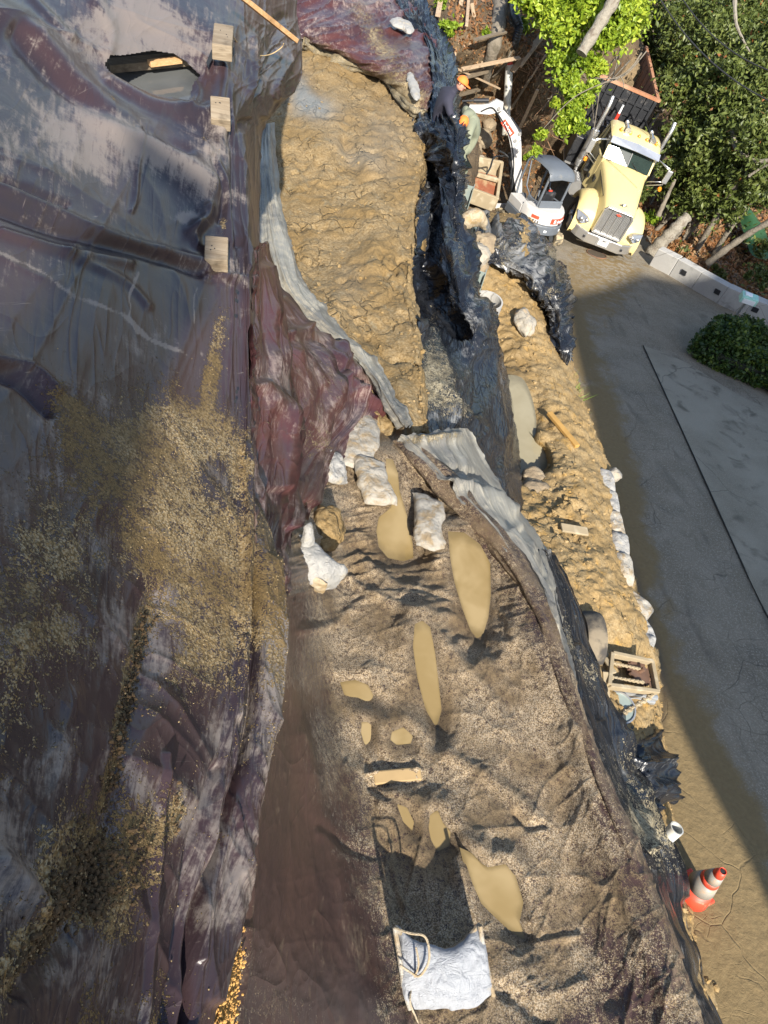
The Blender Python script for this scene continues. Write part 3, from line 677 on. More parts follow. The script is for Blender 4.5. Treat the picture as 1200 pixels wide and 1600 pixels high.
BENCH = sheet('bench_tarp', BT, M['tarp_bench'], 2.3, bt_disp, dict(
    mud=lambda x, y, P: .70+.35*fbm(x*.008, y*.008, s=77, o=3)+.16*fbm(x*.03, y*.03, s=78)+blob(x, y, [(700, 1060, 130, 200, 0, .22), (590, 1150, 60, 90, 0, .3), (650, 1270, 70, 80, 0, .3), (800, 1500, 90, 80, 0, .35), (560, 780, 70, 40, 0, .35), (740, 1160, 120, 120, 0, .2),
        (760, 1000, 60, 60, 0, -.1), (480, 1400, 90, 330, -12, -.62), (430, 1250, 45, 260, 6, -.3), (450, 950, 30, 60, 0, -.2), (630, 1420, 60, 40, 0, .1), (860, 1300, 30, 200, -14, .25), (960, 1400, 26, 200, -20, .15)]),
    dust=lambda x, y, P: .5+.35*fbm(x*.01, y*.01, s=79)+blob(x, y, [(480, 1380, 90, 260, -12, -.12)]),
    wet=lambda x, y, P: np.max([np.exp(-np.clip(sdist(x, y, p)+6*vnoise(x*.05, y*.05), 0, 99)/9.) for p, l in PUDS], 0)*.9), pre=pre_bt,
    label='mud-spattered brown tarp covering the bench, holding pools of tan water', cat='tarp')
for i, (p, lv) in enumerate(PUDS):
    # the flat water runs a little under the tarp's rim, so the shore follows the folds
    cx = np.mean([a for a, b in p]); cy = np.mean([b for a, b in p])
    q = [(cx+(a-cx)*1.05+1.5*np.sign(a-cx), cy+(b-cy)*1.015+1*np.sign(b-cy)) for a, b in p]
    poly_fill('puddle', q, lambda a, b, lv=lv: lv, M['water_tan'], kind='structure')

# rolled edge of the bench tarp
def rope(name, pts, rr, mat, n=14, amp=.25, m=160, **props):
    C = cr(np.array([list(W(x, y, z)) for x, y, z in pts]), m); r = np.interp(np.linspace(0, 1, m), np.linspace(0, 1, len(rr)), rr)
    T = np.gradient(C, axis=0); T /= np.linalg.norm(T, axis=1)[:, None]; V = []; S = np.linspace(0, 1, m)*np.linalg.norm(np.diff(C, axis=0), axis=1).sum()
    U = np.cross(T, [0, 0, 1.]); U /= np.linalg.norm(U, axis=1)[:, None]; Q = np.cross(U, T)
    a = np.arange(n)*2*np.pi/n; A, SS = np.meshgrid(a, S)
    rad = r[:, None]*(1+amp*fbm(np.cos(A)*1.3+3*SS, np.sin(A)*1.3+9, SS*2.2, s=81)+amp*.9*np.sin(3*A+SS*2.6)*.6+amp*.5*np.sin(5*A-SS*4))
    V = C[:, None]+U[:, None]*(np.cos(A)*rad)[..., None]+Q[:, None]*(np.sin(A)*rad*.7)[..., None]
    idx = np.arange(m*n).reshape(m, n); nx = np.roll(idx, -1, 1)
    Fc = np.stack([idx[:-1], nx[:-1], nx[1:], idx[1:]], -1).reshape(-1, 4)[:, ::-1]
    at = dict(mud=np.full(m*n, props.pop('mud', .6)), dust=np.full(m*n, .7))
    return setp(mesh_np(name, V.reshape(-1, 3), Fc, mat, attrs=at, uv=np.stack([(A*r[:, None]).ravel(), SS.ravel()], -1)), **props)
rope('rolled_tarp_edge', [(632, 690, bz(690)+.10), (665, 722, bz(722)+.16), (705, 765, bz(765)+.16), (750, 812, bz(812)+.16), (790, 860, bz(860)+.16), (825, 915, bz(915)+.15), (852, 970, bz(970)+.13), (872, 1030, bz(1030)+.10), (895, 1100, bz(1100)+.09), (925, 1190, bz(1190)+.09), (965, 1290, bz(1290)+.08), (1012, 1400, bz(1400)+.07), (1060, 1500, bz(1500)+.04)],
     [.10, .13, .12, .11, .10, .08, .06, .05, .05, .05, .045, .04, .03], M['tarp_bench'], amp=.45, m=260, label='twisted roll of muddy tarp running along the rim of the bench', cat='tarp edge')

# ================================================================ UPPER VIOLET TARP (left slope)
UT = [[(-220, -160, -1.5), (20, -160, -1.8), (160, -160, -2.0), (290, -160, -2.2), (390, -160, -2.45), (440, -160, -2.8), (500, -160, -3.4)],
      [(-200, 0, -1.45), (30, 0, -1.8), (160, 0, -2.0), (280, 0, -2.2), (375, 0, -2.42), (425, 0, -2.8), (466, 0, -3.3)],
      [(-190, 60, -1.45), (30, 60, -1.8), (160, 60, -2.05), (280, 60, -2.25), (368, 60, -2.4), (425, 60, -2.8), (470, 60, -3.3)],
      [(-180, 130, -1.45), (30, 130, -1.8), (160, 130, -2.1), (270, 130, -2.3), (368, 130, -2.42), (420, 130, -2.75), (467, 130, -3.3)],
      [(-170, 200, -1.45), (30, 200, -1.8), (160, 200, -2.05), (270, 200, -2.3), (366, 200, -2.45), (392, 200, -2.7), (414, 205, -3.2)],
      [(-160, 300, -1.5), (30, 300, -1.8), (160, 300, -2.05), (270, 300, -2.3), (366, 300, -2.5), (390, 300, -2.65), (409, 300, -3.1)],
      [(-150, 430, -1.5), (30, 430, -1.8), (160, 430, -2.05), (270, 430, -2.32), (370, 430, -2.55), (392, 430, -2.62), (407, 430, -3.0)],
      [(-150, 600, -1.5), (30, 600, -1.75), (160, 600, -2.0), (270, 600, -2.3), (372, 600, -2.55), (392, 600, -2.6), (404, 600, -2.9)],
      [(-150, 760, -1.45), (30, 760, -1.7), (160, 760, -1.95), (270, 760, -2.2), (372, 760, -2.48), (395, 760, -2.52), (406, 760, -2.75)],
      [(-150, 900, -1.4), (30, 900, -1.65), (150, 900, -1.9), (260, 900, -2.15), (370, 900, -2.4), (412, 900, -2.46), (434, 900, -2.62)],
      [(-150, 1030, -1.35), (30, 1030, -1.6), (150, 1030, -1.85), (260, 1030, -2.1), (365, 1030, -2.35), (415, 1030, -2.42), (440, 1030, -2.58)],
      [(-150, 1150, -1.35), (30, 1150, -1.6), (150, 1150, -1.8), (250, 1150, -2.0), (350, 1150, -2.28), (402, 1150, -2.36), (427, 1150, -2.5)],
      [(-150, 1290, -1.3), (20, 1290, -1.55), (130, 1290, -1.75), (230, 1290, -1.95), (320, 1290, -2.18), (376, 1290, -2.3), (400, 1290, -2.45)],
      [(-150, 1450, -1.3), (10, 1450, -1.5), (110, 1450, -1.7), (200, 1450, -1.9), (280, 1450, -2.1), (334, 1450, -2.2), (358, 1450, -2.35)],
      [(-150, 1620, -1.25), (0, 1620, -1.45), (90, 1620, -1.65), (170, 1620, -1.85), (250, 1620, -2.05), (300, 1620, -2.15), (322, 1620, -2.3)],
      [(-150, 1800, -1.2), (-10, 1800, -1.4), (80, 1800, -1.6), (150, 1800, -1.8), (220, 1800, -2.0), (265, 1800, -2.1), (285, 1800, -2.25)]]
HOLE = [(165, 100), (172, 90), (200, 85), (240, 78), (270, 82), (290, 95), (312, 115), (300, 132), (295, 155), (260, 152), (215, 138), (180, 124)]
FU = [([(-20, 20), (60, 70), (150, 165), (230, 225), (330, 290)], .07, 24), ([(20, 60), (110, 150), (200, 200), (290, 240)], -.04, 12), ([(170, 130), (240, 165), (310, 175), (350, 200)], .05, 12),
      ([(-20, 295), (80, 335), (190, 380), (325, 412)], .035, 9), ([(-20, 325), (90, 365), (220, 398), (330, 430)], -.03, 8), ([(0, 285), (100, 322)], -.02, 6), ([(0, 365), (100, 395), (200, 415)], .02, 7), ([(-20, 570), (40, 600), (80, 640)], -.04, 9), ([(-20, 560), (50, 575), (90, 610)], .03, 7),
      ([(215, 205), (213, 300), (205, 330)], .012, 4), ([(333, 245), (340, 280), (349, 320), (345, 345)], -.03, 5), ([(325, 230), (352, 290), (360, 380)], .02, 6), ([(360, 200), (368, 250), (366, 300), (372, 380)], -.03, 6), ([(380, 210), (385, 300), (388, 420)], .03, 6),
      ([(395, 520), (400, 600), (403, 700), (404, 800), (403, 900), (401, 1000), (395, 1100), (383, 1180), (360, 1260), (330, 1350), (300, 1450), (285, 1600)], -.055, 7), ([(384, 700), (388, 860), (384, 1000), (372, 1120)], .03, 7),
      ([(425, 880), (430, 1000), (418, 1120), (395, 1240), (360, 1400), (325, 1560)], .035, 9), ([(378, 1000), (355, 1150), (330, 1300), (310, 1500)], .02, 5), ([(335, 1200), (300, 1320), (280, 1450), (255, 1600)], -.03, 9), ([(255, 1180), (245, 1300), (225, 1500), (215, 1620)], .02, 5),
      ([(240, 940), (225, 1020), (205, 1120), (170, 1280), (120, 1430), (40, 1540)], -.03, 22), ([(110, 1090), (90, 1200), (75, 1320)], .010, 20), ([(0, 1350), (60, 1420)], .03, 20), ([(285, 100), (310, 140), (298, 170)], .02, 6), ([(150, 0), (175, 45), (170, 80)], .02, 10), ([(50, 0), (110, 60)], .02, 8),
      ([(440, 30), (425, 90), (400, 150), (385, 190)], -.05, 8), ([(455, 80), (440, 130), (415, 180)], .04, 6), ([(395, 60), (400, 110), (390, 180)], .05, 7), ([(330, 170), (345, 150), (350, 60)], .03, 9), ([(230, 480), (190, 440), (100, 400)], .015, 6), ([(300, 360), (318, 345), (322, 330)], .06, 9), ([(308, 380), (300, 345)], .02, 6),
      ([(325, 430), (380, 436)], .04, 6)]
def ut_disp(px, py, P, u, v):
    x, y, z = P[..., 0], P[..., 1], P[..., 2]
    edge = np.clip((px-320)/60, 0, 1)
    d = folds(px, py, FU)+.022*fbm(x*1.1, y*1.1, s=91, o=2)+.011*crin(u*1.9-1.3*v, v*.5+.4*u, 2, 92, 9)+.006*crin(u*3.+.8*v, v*.6, 2, 99, 8)+.0012*fbm(x*16, y*16, z*16, s=93)
    d = d+edge*.018*crin(px*.045, py*.004, 3, 94, 6)
    fl = blob(px, py, [(425, 110, 38, 80, 10, 1.)])
    return d+fl*.05*crin(px*.03+py*.02, py*.012-px*.01, 3, 95, 6)
lines_d = [[(-5, 395), (60, 425), (110, 462), (190, 492), (230, 530), (290, 558)], [(215, 428), (204, 460), (200, 495), (215, 520)], [(305, 450), (292, 540)], [(30, 60), (90, 120), (130, 190), (30, 0)][:3]]
def ut_dust_glare(x, y, P):
    d = .40+.3*fbm(x*.012, y*.012, s=96)+.16*np.clip((y-850)/250, 0, 1)
    wob = 3.5*vnoise(x*.06, y*.06, s=3)
    for L, w_ in zip(lines_d[:3], (3.0, 2.2, 1.8)): d = d+(.7+.5*vnoise(x*.05, y*.05, s=7))*np.exp(-(dline(x+wob, y+wob*.6, L)/(w_*(1+.6*vnoise(x*.03, y*.03, s=4))))**2)
    d = d+blob(x, y, [(60, 230, 120, 60, 10, .3), (230, 40, 90, 45, 20, .7), (100, 200, 90, 25, 40, .3), (230, 240, 110, 22, 30, .6), (290, 340, 14, 8, 0, .9), (120, 60, 160, 50, 30, .3), (325, 260, 30, 90, 20, .35), (430, 1020, 12, 150, 0, .8), (410, 1250, 16, 80, 12, .6), (300, 1480, 30, 40, 0, .2), (100, 980, 30, 20, 0, .8), (30, 1130, 60, 60, 0, -.2)])  # pale dust patches; the one near the top edge paints in sun glare
    return d
def ut_mud(x, y, P):
    s = .47+.36*fbm(x*.009, y*.006, s=97, o=3)+.22*fbm(x*.035, y*.03, s=98)
    s = s*np.clip((y-400)/300, .0, 1)
    s = s+blob(x, y, [(330, 590, 14, 70, 8, .8), (320, 680, 55, 36, 0, .6), (255, 770, 42, 110, 5, .7), (375, 740, 14, 26, 0, .75), (350, 850, 26, 60, 0, .6), (130, 660, 20, 60, -40, .75), (170, 740, 60, 45, -30, .3), (200, 850, 80, 60, 0, .3), (60, 860, 60, 60, 0, .35), (300, 900, 60, 80, 0, .25),
        (222, 990, 16, 50, 15, .9), (200, 1080, 13, 60, 15, .85), (178, 1200, 12, 70, 15, .6), (150, 1370, 50, 60, 30, .85), (175, 1440, 30, 30, 0, .5), (60, 1470, 60, 22, -45, .9), (20, 1530, 30, 25, 0, .8), (215, 1300, 20, 40, 0, .5), (270, 1270, 14, 35, 0, .55), (65, 1400, 10, 60, 0, .5),
        (320, 1010, 60, 100, 0, .25), (420, 950, 16, 90, 0, .55), (426, 1060, 10, 60, 0, .35), (390, 930, 12, 80, 0, .4), (345, 500, 20, 60, 10, .35), (340, 240, 10, 22, -30, .5), (330, 300, 8, 30, 0, .5), (175, 165, 8, 22, -45, .6), (348, 350, 6, 26, 0, .7), (318, 215, 8, 10, 0, .55), (100, 1000, 80, 40, 0, .2)])
    return s
UPPER = sheet('slope_tarp', UT, M['tarp_violet'], 2.5, ut_disp, dict(mud=ut_mud, dust=ut_dust_glare), cut=lambda x, y: inside(x, y, HOLE), label='wide dark violet tarp over the left slope, torn open round a grey pool', cat='tarp')
# pool in the torn opening
poly_fill('rain_pool', [(155, 100), (180, 84), (240, 74), (292, 86), (322, 112), (318, 165), (290, 175), (210, 155), (165, 130)], lambda a, b: -2.42+0*b, M['water_dark'], kind='structure')
t = MB(); t.bar(W(168, 103, -2.36), W(292, 92, -2.36), .10, .05); t.build('sunken_board', M['wood_dark']); setp(bpy.context.scene.objects['sunken_board'], label='wet dark board lying along the far rim of the grey pool', cat='board')
t = MB(); t.bar(W(233, 99, -2.33), W(282, 93, -2.33), .05, .03); setp(t.build('wood_strip', M['wood_new']), label='short orange wood strip resting on the dark board by the pool', cat='wood strip')

# ================================================================ MAROON DRAPES
MD = [[(392, 380, -2.75), (400, 380, -3.2), (408, 380, -4), (413, 380, -5), (416, 380, -6.2)],
      [(392, 430, -2.7), (405, 430, -3.2), (415, 430, -4), (424, 432, -5), (436, 435, -6.35)],
      [(390, 520, -2.65), (415, 520, -3.2), (440, 518, -4), (468, 512, -5), (500, 505, -6.15)],
      [(390, 590, -2.6), (425, 590, -3.2), (470, 580, -4.2), (520, 565, -5.2), (572, 553, -5.95)],
      [(392, 650, -2.6), (430, 655, -3.2), (480, 650, -4.2), (540, 640, -5.2), (612, 628, -5.6)],
      [(394, 710, -2.6), (430, 715, -3.2), (465, 715, -4.0), (500, 705, -4.9), (560, 690, -5.35)],
      [(396, 780, -2.55), (425, 785, -3.1), (450, 785, -3.7), (475, 780, -4.4), (500, 775, -5.1)],
      [(400, 850, -2.5), (420, 855, -2.9), (434, 860, -3.4), (448, 860, -4.0), (465, 860, -4.75)],
      [(402, 930, -2.5), (418, 935, -2.8), (430, 940, -3.1), (440, 945, -3.5), (452, 950, -4.3)]]
FM = [([(410, 420), (425, 520), (435, 640), (430, 760)], .08, 8), ([(425, 440), (460, 560), (480, 650), (470, 740)], -.08, 8), ([(440, 470), (500, 560), (520, 640)], .08, 7), ([(415, 600), (445, 700), (440, 820)], .07, 7), ([(405, 560), (412, 700), (415, 860)], -.06, 5),
      ([(520, 600), (500, 680), (480, 780)], .08, 8), ([(450, 520), (520, 540), (560, 580)], .09, 7), ([(480, 530), (540, 580), (600, 610)], -.09, 6), ([(530, 545), (550, 600), (600, 640)], .09, 6)]
sheet('draped_tarp', MD, M['tarp_maroon'], 2.5, lambda px, py, P, u, v: folds(px, py, FM)+.07*crin(u*3.0, v*.35, 2, 101, 5)+.02*fbm(px*.02, py*.02, s=102)+.10*blob(px, py, [(540, 580, 60, 50, 0, 1.)])*crin(u*2.2+v*.8, v*1.6, 2, 103, 5),
    dict(mud=lambda x, y, P: .18+.3*fbm(x*.02, y*.012, s=104)+blob(x, y, [(500, 690, 40, 50, 0, .35), (540, 620, 60, 30, 20, .15)]), dust=lambda x, y, P: .5+.4*fbm(x*.03, y*.01, s=105)), jag=4., label='dark red tarp draped down from the slope edge in long folds', cat='tarp')
FT = [[(440, -170, -7.7), (500, -170, -7.7), (560, -170, -7.7), (620, -170, -7.8), (680, -170, -8.2)],
      [(450, -40, -7.6), (500, -40, -7.6), (560, -40, -7.6), (610, -40, -7.7), (650, -40, -8.1)],
      [(460, 10, -7.6), (510, 8, -7.55), (560, 8, -7.55), (615, 8, -7.6), (668, 20, -7.9)],
      [(466, 45, -7.75), (515, 45, -7.5), (570, 45, -7.45), (630, 45, -7.5), (681, 60, -7.75)],
      [(473, 62, -7.85), (520, 74, -7.55), (580, 85, -7.4), (640, 88, -7.35), (682, 105, -7.55)],
      [(490, 72, -7.95), (530, 88, -7.8), (590, 112, -7.6), (645, 138, -7.35), (675, 140, -7.4)],
      [(500, 78, -8.15), (540, 96, -8.0), (600, 124, -7.85), (640, 172, -7.6), (664, 176, -7.5)]]
sheet('far_tarp', FT, M['tarp_maroon'], 2.5, lambda px, py, P, u, v: .10*fbm(px*.015, py*.015, s=111, o=2)+.10*crin(u*1.3+v*.8, v*.7, 2, 112, 6),
    dict(mud=lambda x, y, P: .2+.3*fbm(x*.02, y*.02, s=113)+np.exp(-(dline(x, y, [(560, 20), (590, 60), (625, 100), (650, 160)])/26)**2)*.45+np.exp(-(dline(x, y, [(480, 70), (540, 95), (600, 120), (640, 170)])/10)**2)*.3, dust=lambda x, y, P: .55+.3*fbm(x*.02, y*.02, s=114)),
    jag=4., label='dark red tarp spread over the top of the far bench above the mud', cat='tarp')
rope('tarp_hem', [(474, 66, -7.8), (500, 84, -8.0), (530, 96, -7.9), (570, 108, -7.8), (600, 120, -7.8), (625, 150, -7.65), (645, 172, -7.55), (665, 178, -7.5)], [.16, .20, .16, .12, .1, .1, .12, .1], M['tarp_silver'], amp=.6, mud=.8, label='crumpled muddy hem along the lower edge of the far red tarp', cat='tarp hem')

# ================================================================ SILVER STRIPS
SS = [[(409, 195, -6.9), (414, 195, -6.9), (420, 195, -7.0), (427, 195, -7.5)], [(407, 250, -6.8), (414, 250, -6.7), (423, 250, -6.7), (432, 250, -7.3)], [(405, 320, -6.6), (416, 320, -6.5), (430, 320, -6.5), (440, 320, -7.05)],
      [(404, 380, -6.4), (422, 380, -6.25), (445, 380, -6.3), (457, 380, -6.85)], [(412, 430, -6.2), (436, 430, -6.05), (458, 430, -6.1), (474, 428, -6.6)], [(424, 475, -6.1), (455, 475, -5.95), (485, 470, -5.95), (503, 468, -6.35)],
      [(445, 505, -6.0), (490, 510, -5.85), (520, 508, -5.85), (540, 508, -6.2)], [(520, 548, -5.9), (545, 550, -5.7), (560, 548, -5.7), (575, 548, -6.0)], [(565, 588, -5.8), (582, 590, -5.55), (594, 590, -5.55), (604, 590, -5.8)],
      [(592, 625, -5.65), (604, 628, -5.4), (614, 628, -5.4), (622, 628, -5.6)], [(622, 668, -5.5), (630, 670, -5.3), (640, 670, -5.3), (648, 668, -5.5)]]
sheet('silver_tarp_strip', SS, M['tarp_silver'], 2., lambda px, py, P, u, v: .06*crin(u*4.5, v*.5, 2, 121, 5), dict(mud=lambda x, y, P: .28+.25*fbm(x*.03, y*.02, s=123), dust=lambda x, y, P: .6+0*x),
    jag=4., label='narrow silver-grey tarp edge curving along the left side of the mud', cat='tarp edge')
ST = [[(622, 685, -5.25), (650, 680, -5.2), (690, 672, -5.35), (718, 668, -5.7), (738, 674, -6.1)],
      [(665, 725, -5.1), (690, 715, -5.15), (715, 708, -5.4), (738, 705, -5.8), (752, 708, -6.3)],
      [(705, 768, -5.0), (725, 765, -5.05), (745, 758, -5.3), (765, 756, -5.8), (782, 760, -6.4)],
      [(752, 815, -4.9), (770, 812, -4.95), (785, 806, -5.1), (802, 800, -5.6), (822, 806, -6.3)],
      [(790, 862, -4.8), (805, 858, -4.85), (820, 852, -5.0), (835, 850, -5.4), (850, 852, -6.1)],
      [(822, 915, -4.75), (835, 912, -4.78), (845, 908, -4.9), (855, 905, -5.2), (866, 905, -5.8)],
      [(850, 970, -4.65), (858, 968, -4.7), (864, 965, -4.8), (870, 962, -5.1), (876, 960, -5.5)],
      [(870, 1030, -4.6), (876, 1028, -4.64), (880, 1025, -4.7), (885, 1022, -4.9), (890, 1020, -5.2)],
      [(888, 1085, -4.55), (891, 1085, -4.58), (894, 1085, -4.62), (897, 1085, -4.7), (900, 1085, -4.9)]]
sheet('silver_tarp_fold', ST, M['tarp_silver'], 2., lambda px, py, P, u, v: .045*crin(u*3.2+v*.5, v*.6, 2, 131, 6)+folds(px, py, [([(705, 730), (740, 740), (775, 770)], -.08, 5), ([(690, 760), (750, 770), (800, 800)], .08, 8), ([(660, 690), (715, 680)], .08, 7), ([(800, 830), (840, 900), (862, 980)], .05, 6), ([(815, 830), (850, 900)], -.05, 5)]),
    dict(mud=lambda x, y, P: .22+.3*fbm(x*.02, y*.02, s=133)+blob(x, y, [(670, 688, 50, 8, -5, .6)]), dust=lambda x, y, P: .55+0*x), jag=3., label='silver-grey underside of the bench tarp folded out over its rim', cat='tarp fold')

# ================================================================ BLACK PLASTIC
BP = [[(590, -160, -7.8), (620, -160, -7.9), (650, -160, -7.9), (690, -160, -8.5)],
      [(598, -20, -7.8), (625, -20, -7.8), (655, -15, -7.8), (684, -10, -8.2)],
      [(612, 20, -7.8), (640, 25, -7.7), (668, 30, -7.7), (692, 40, -8.1)],
      [(655, 70, -7.8), (672, 75, -7.6), (688, 80, -7.5), (705, 85, -8.0)],
      [(668, 130, -7.9), (684, 132, -7.5), (698, 132, -7.3), (708, 134, -7.7)],
      [(656, 175, -7.9), (674, 178, -7.5), (694, 182, -7.1), (712, 188, -7.0)],
      [(650, 205, -7.7), (668, 202, -7.3), (700, 200, -6.9), (721, 205, -6.9)],
      [(672, 240, -7.9), (682, 235, -7.7), (704, 238, -7.0), (720, 245, -6.95)],
      [(664, 275, -7.7), (680, 272, -7.9), (700, 275, -7.4), (718, 285, -7.3)],
      [(648, 320, -7.1), (672, 322, -7.6), (695, 325, -7.5), (722, 335, -7.6)],
      [(650, 380, -6.9), (675, 385, -7.7), (700, 380, -7.4), (735, 395, -7.7)],
      [(636, 425, -6.7), (668, 430, -7.9), (708, 430, -7.1), (738, 445, -7.8)],
      [(622, 472, -6.4), (665, 480, -8.0), (722, 475, -7.0), (752, 490, -7.8)],
      [(644, 502, -6.2), (690, 515, -7.5), (745, 510, -7.0), (768, 525, -7.9)],
      [(650, 560, -6.1), (695, 565, -6.7), (745, 565, -7.2), (784, 570, -8.1)],
      [(653, 620, -5.85), (700, 620, -6.3), (750, 620, -7.0), (795, 622, -8.2)],
      [(655, 690, -5.65), (705, 690, -6.1), (755, 690, -6.8), (805, 690, -8.0)],
      [(670, 745, -5.5), (715, 750, -5.9), (765, 750, -6.6), (811, 750, -7.8)],
      [(690, 800, -5.4), (735, 805, -5.8), (780, 810, -6.5), (815, 812, -7.4)],
      [(720, 870, -5.3), (765, 880, -5.7), (800, 885, -6.3), (830, 885, -7.0)]]
FP = [([(690, 235), (693, 300), (700, 370), (715, 430), (745, 485), (768, 512)], .22, 8), ([(680, 260), (678, 340), (675, 420), (690, 480), (720, 520)], -.35, 12), ([(700, 260), (712, 320), (715, 400), (740, 470)], -.12, 6), ([(660, 300), (664, 380), (650, 450)], .12, 8), ([(670, 300), (680, 400), (672, 470)], .08, 4), ([(655, 215), (680, 225), (690, 250)], .12, 6), ([(690, 200), (706, 230), (716, 260)], .10, 6),
      ([(630, 470), (650, 440), (662, 470)], .08, 5), ([(640, 505), (680, 530), (700, 600), (710, 660)], .10, 8), ([(740, 520), (750, 600), (745, 640)], -.12, 7), ([(765, 530), (772, 600), (788, 680)], .10, 8), ([(690, 520), (720, 535), (735, 560)], .12, 8), ([(700, 640), (740, 655), (775, 700)], .06, 9), ([(680, 600), (720, 640)], .05, 6),
      ([(620, 0), (655, 50), (685, 110)], .08, 6), ([(640, 0), (670, 40), (695, 90)], -.08, 5), ([(680, 110), (690, 150), (690, 190)], .08, 5), ([(700, 90), (702, 130)], .06, 4)]
def bp_disp(px, py, P, u, v):
    up_ = np.clip((600-py)/200, .15, 1)
    return folds(px, py, FP)+up_*(.17*crin(u*2.4+.4*np.sin(v*.9), v*.42, 2, 141, 4)+.05*crin(u*4.5+v, v*1.3, 1, 142, 5))+.04*crin(u*1.6+v*.3, v*.5, 2, 143, 7)+.012*crin(u*4., v*.8, 2, 144, 5)
BP = [row+[(row[-1][0]+2, row[-1][1]+3, row[-1][2]-1.6)] for row in BP]
BPm = lambda x, y, P: .10+.25*fbm(x*.03, y*.012, s=145)+blob(x, y, [(675, 595, 45, 40, 20, .55), (680, 560, 20, 60, 0, .3), (700, 640, 40, 20, 30, .35), (715, 380, 14, 80, 0, .45), (660, 330, 12, 60, 0, .35), (670, 560, 10, 100, 0, .2), (730, 640, 12, 20, 0, .3), (800, 730, 10, 30, 0, .3), (700, 480, 30, 30, 0, .2)])
sheet('black_plastic_sheet', BP, M['tarp_black'], 2., bp_disp, dict(mud=BPm, dust=lambda x, y, P: .30+.5*fbm(x*.04, y*.012, s=146)), jag=5., label='crumpled black plastic sheeting hanging over the buried wall beside the mud', cat='plastic sheet')
LB = []
for y, a, b, za, hb in [(860, 838, 858, -5.5, 2.2), (900, 850, 880, -5.35, 1.7), (950, 862, 898, -5.15, 1.5), (1000, 872, 908, -5.0, 1.5), (1050, 884, 922, -4.9, 1.4), (1100, 896, 944, -4.75, 1.3), (1150, 912, 960, -4.7, 1.2), (1200, 932, 975, -4.6, 1.0), (1250, 950, 1000, -4.55, .8), (1300, 970, 1030, -4.5, .5),
        (1350, 992, 1050, -4.45, .4), (1400, 1012, 1060, -4.4, .4), (1450, 1032, 1066, -4.35, .5), (1490, 1046, 1084, -4.3, .3), (1540, 1064, 1088, -4.3, .5), (1600, 1086, 1122, -4.25, .25), (1700, 1120, 1165, -4.2, .2)]:
    zb = rz(b, y, hb); LB.append([(a-14, y, za-.12), (a, y, za-.05), (a*.7+b*.3, y, za*.72+zb*.28), (a*.35+b*.65, y, za*.3+zb*.7), (b, y, zb), (b+1, y+6, rz(b+1, y+6, max(.02, hb-.5)))])
sheet('black_plastic_skirt', LB, M['tarp_black'], 2., lambda px, py, P, u, v: .085*crin(u*4.2, v*.35, 2, 151, 4)+.012*crin(u*6+v, v*1.5, 1, 152, 5)+folds(px, py, [([(900, 1010), (940, 1110), (985, 1220), (1010, 1330)], .10, 5), ([(885, 960), (905, 1040), (935, 1120)], -.08, 5), ([(960, 1150), (1000, 1250), (1040, 1340), (1060, 1400)], .08, 5)]),
    dict(mud=lambda x, y, P: .36+.35*fbm(x*.03, y*.01, s=153)+blob(x, y, [(1010, 1310, 30, 60, -25, .35), (900, 1030, 14, 60, -20, .35)])-blob(x, y, [(1050, 1430, 30, 60, 0, .3), (1085, 1560, 30, 70, 0, .6)]), dust=lambda x, y, P: .38+.4*fbm(x*.03, y*.01, s=154)),
    jag=4., label='black plastic sheet streaked with dried mud, hanging from the bench rim to the road', cat='plastic sheet')
CB = []
for y, a, b, h in [(1118, 952, 985, .4), (1140, 950, 1012, .7), (1170, 956, 1024, .95), (1200, 964, 1030, 1.0), (1230, 978, 1034, .95), (1260, 992, 1036, .8), (1285, 1010, 1037, .5)]:
    CB.append([(a, y, rz(a, y, h*.8)), (a*.7+b*.3, y, rz(a*.7+b*.3, y, h)), (a*.4+b*.6, y, rz(a*.4+b*.6, y, h*.95)), (b-4, y, rz(b-4, y, h*.5)), (b, y+2, rz(b, y, .03))])
sheet('black_plastic_bundle', CB, M['tarp_black'], 1.8, lambda px, py, P, u, v: .24*crin(u*2.2+v*.5, v*1.6, 2, 161, 3)+.05*crin(u*5, v*4, 1, 162, 5), dict(mud=lambda x, y, P: .1+.3*fbm(x*.03, y*.03, s=163)+blob(x, y, [(985, 1190, 16, 20, 0, .3), (1010, 1240, 14, 20, 0, .3)]), dust=lambda x, y, P: .4+0*x),
    jag=6., label='crumpled glossy black plastic bundle by the roadside under the chain', cat='plastic bundle')
CP = []
for y, a, b, ha, hb in [(342, 756, 806, 1.95, 1.3), (372, 745, 838, 2.0, 1.0), (400, 752, 856, 1.8, .9), (425, 800, 874, 1.7, .9), (455, 835, 882, 1.5, .9), (485, 856, 888, 1.2, .8), (520, 868, 889, 1.0, .6), (548, 872, 884, .8, .25), (560, 874, 882, .5, .1)]:
    CP.append([(a, y, rz(a, y, ha)), (a*.66+b*.34, y, rz(a*.66+b*.34, y, ha+.15)), (a*.33+b*.67, y, rz(a*.33+b*.67, y, (ha+hb)/2+.25)), (b, y, rz(b, y, hb)), (b+4, y+3, rz(b+4, y+3, .0))])
sheet('crumpled_plastic', CP, M['tarp_black'], 1.8, lambda px, py, P, u, v: .24*crin(u*1.5+.6*v, v*.6, 2, 171, 4)+.05*crin(u*3.4, v*1.8, 2, 172, 5)-.12*fbm(px*.02, py*.02, s=3), dict(mud=lambda x, y, P: .50+.5*fbm(x*.03, y*.03, s=173)-blob(x, y, [(880, 520, 20, 50, 0, .5)]), dust=lambda x, y, P: .5+.5*fbm(x*.03, y*.03, s=8)), jag=9.,
    label='grey dust-coated crumpled plastic heaped along the road edge below the excavator', cat='plastic sheet')

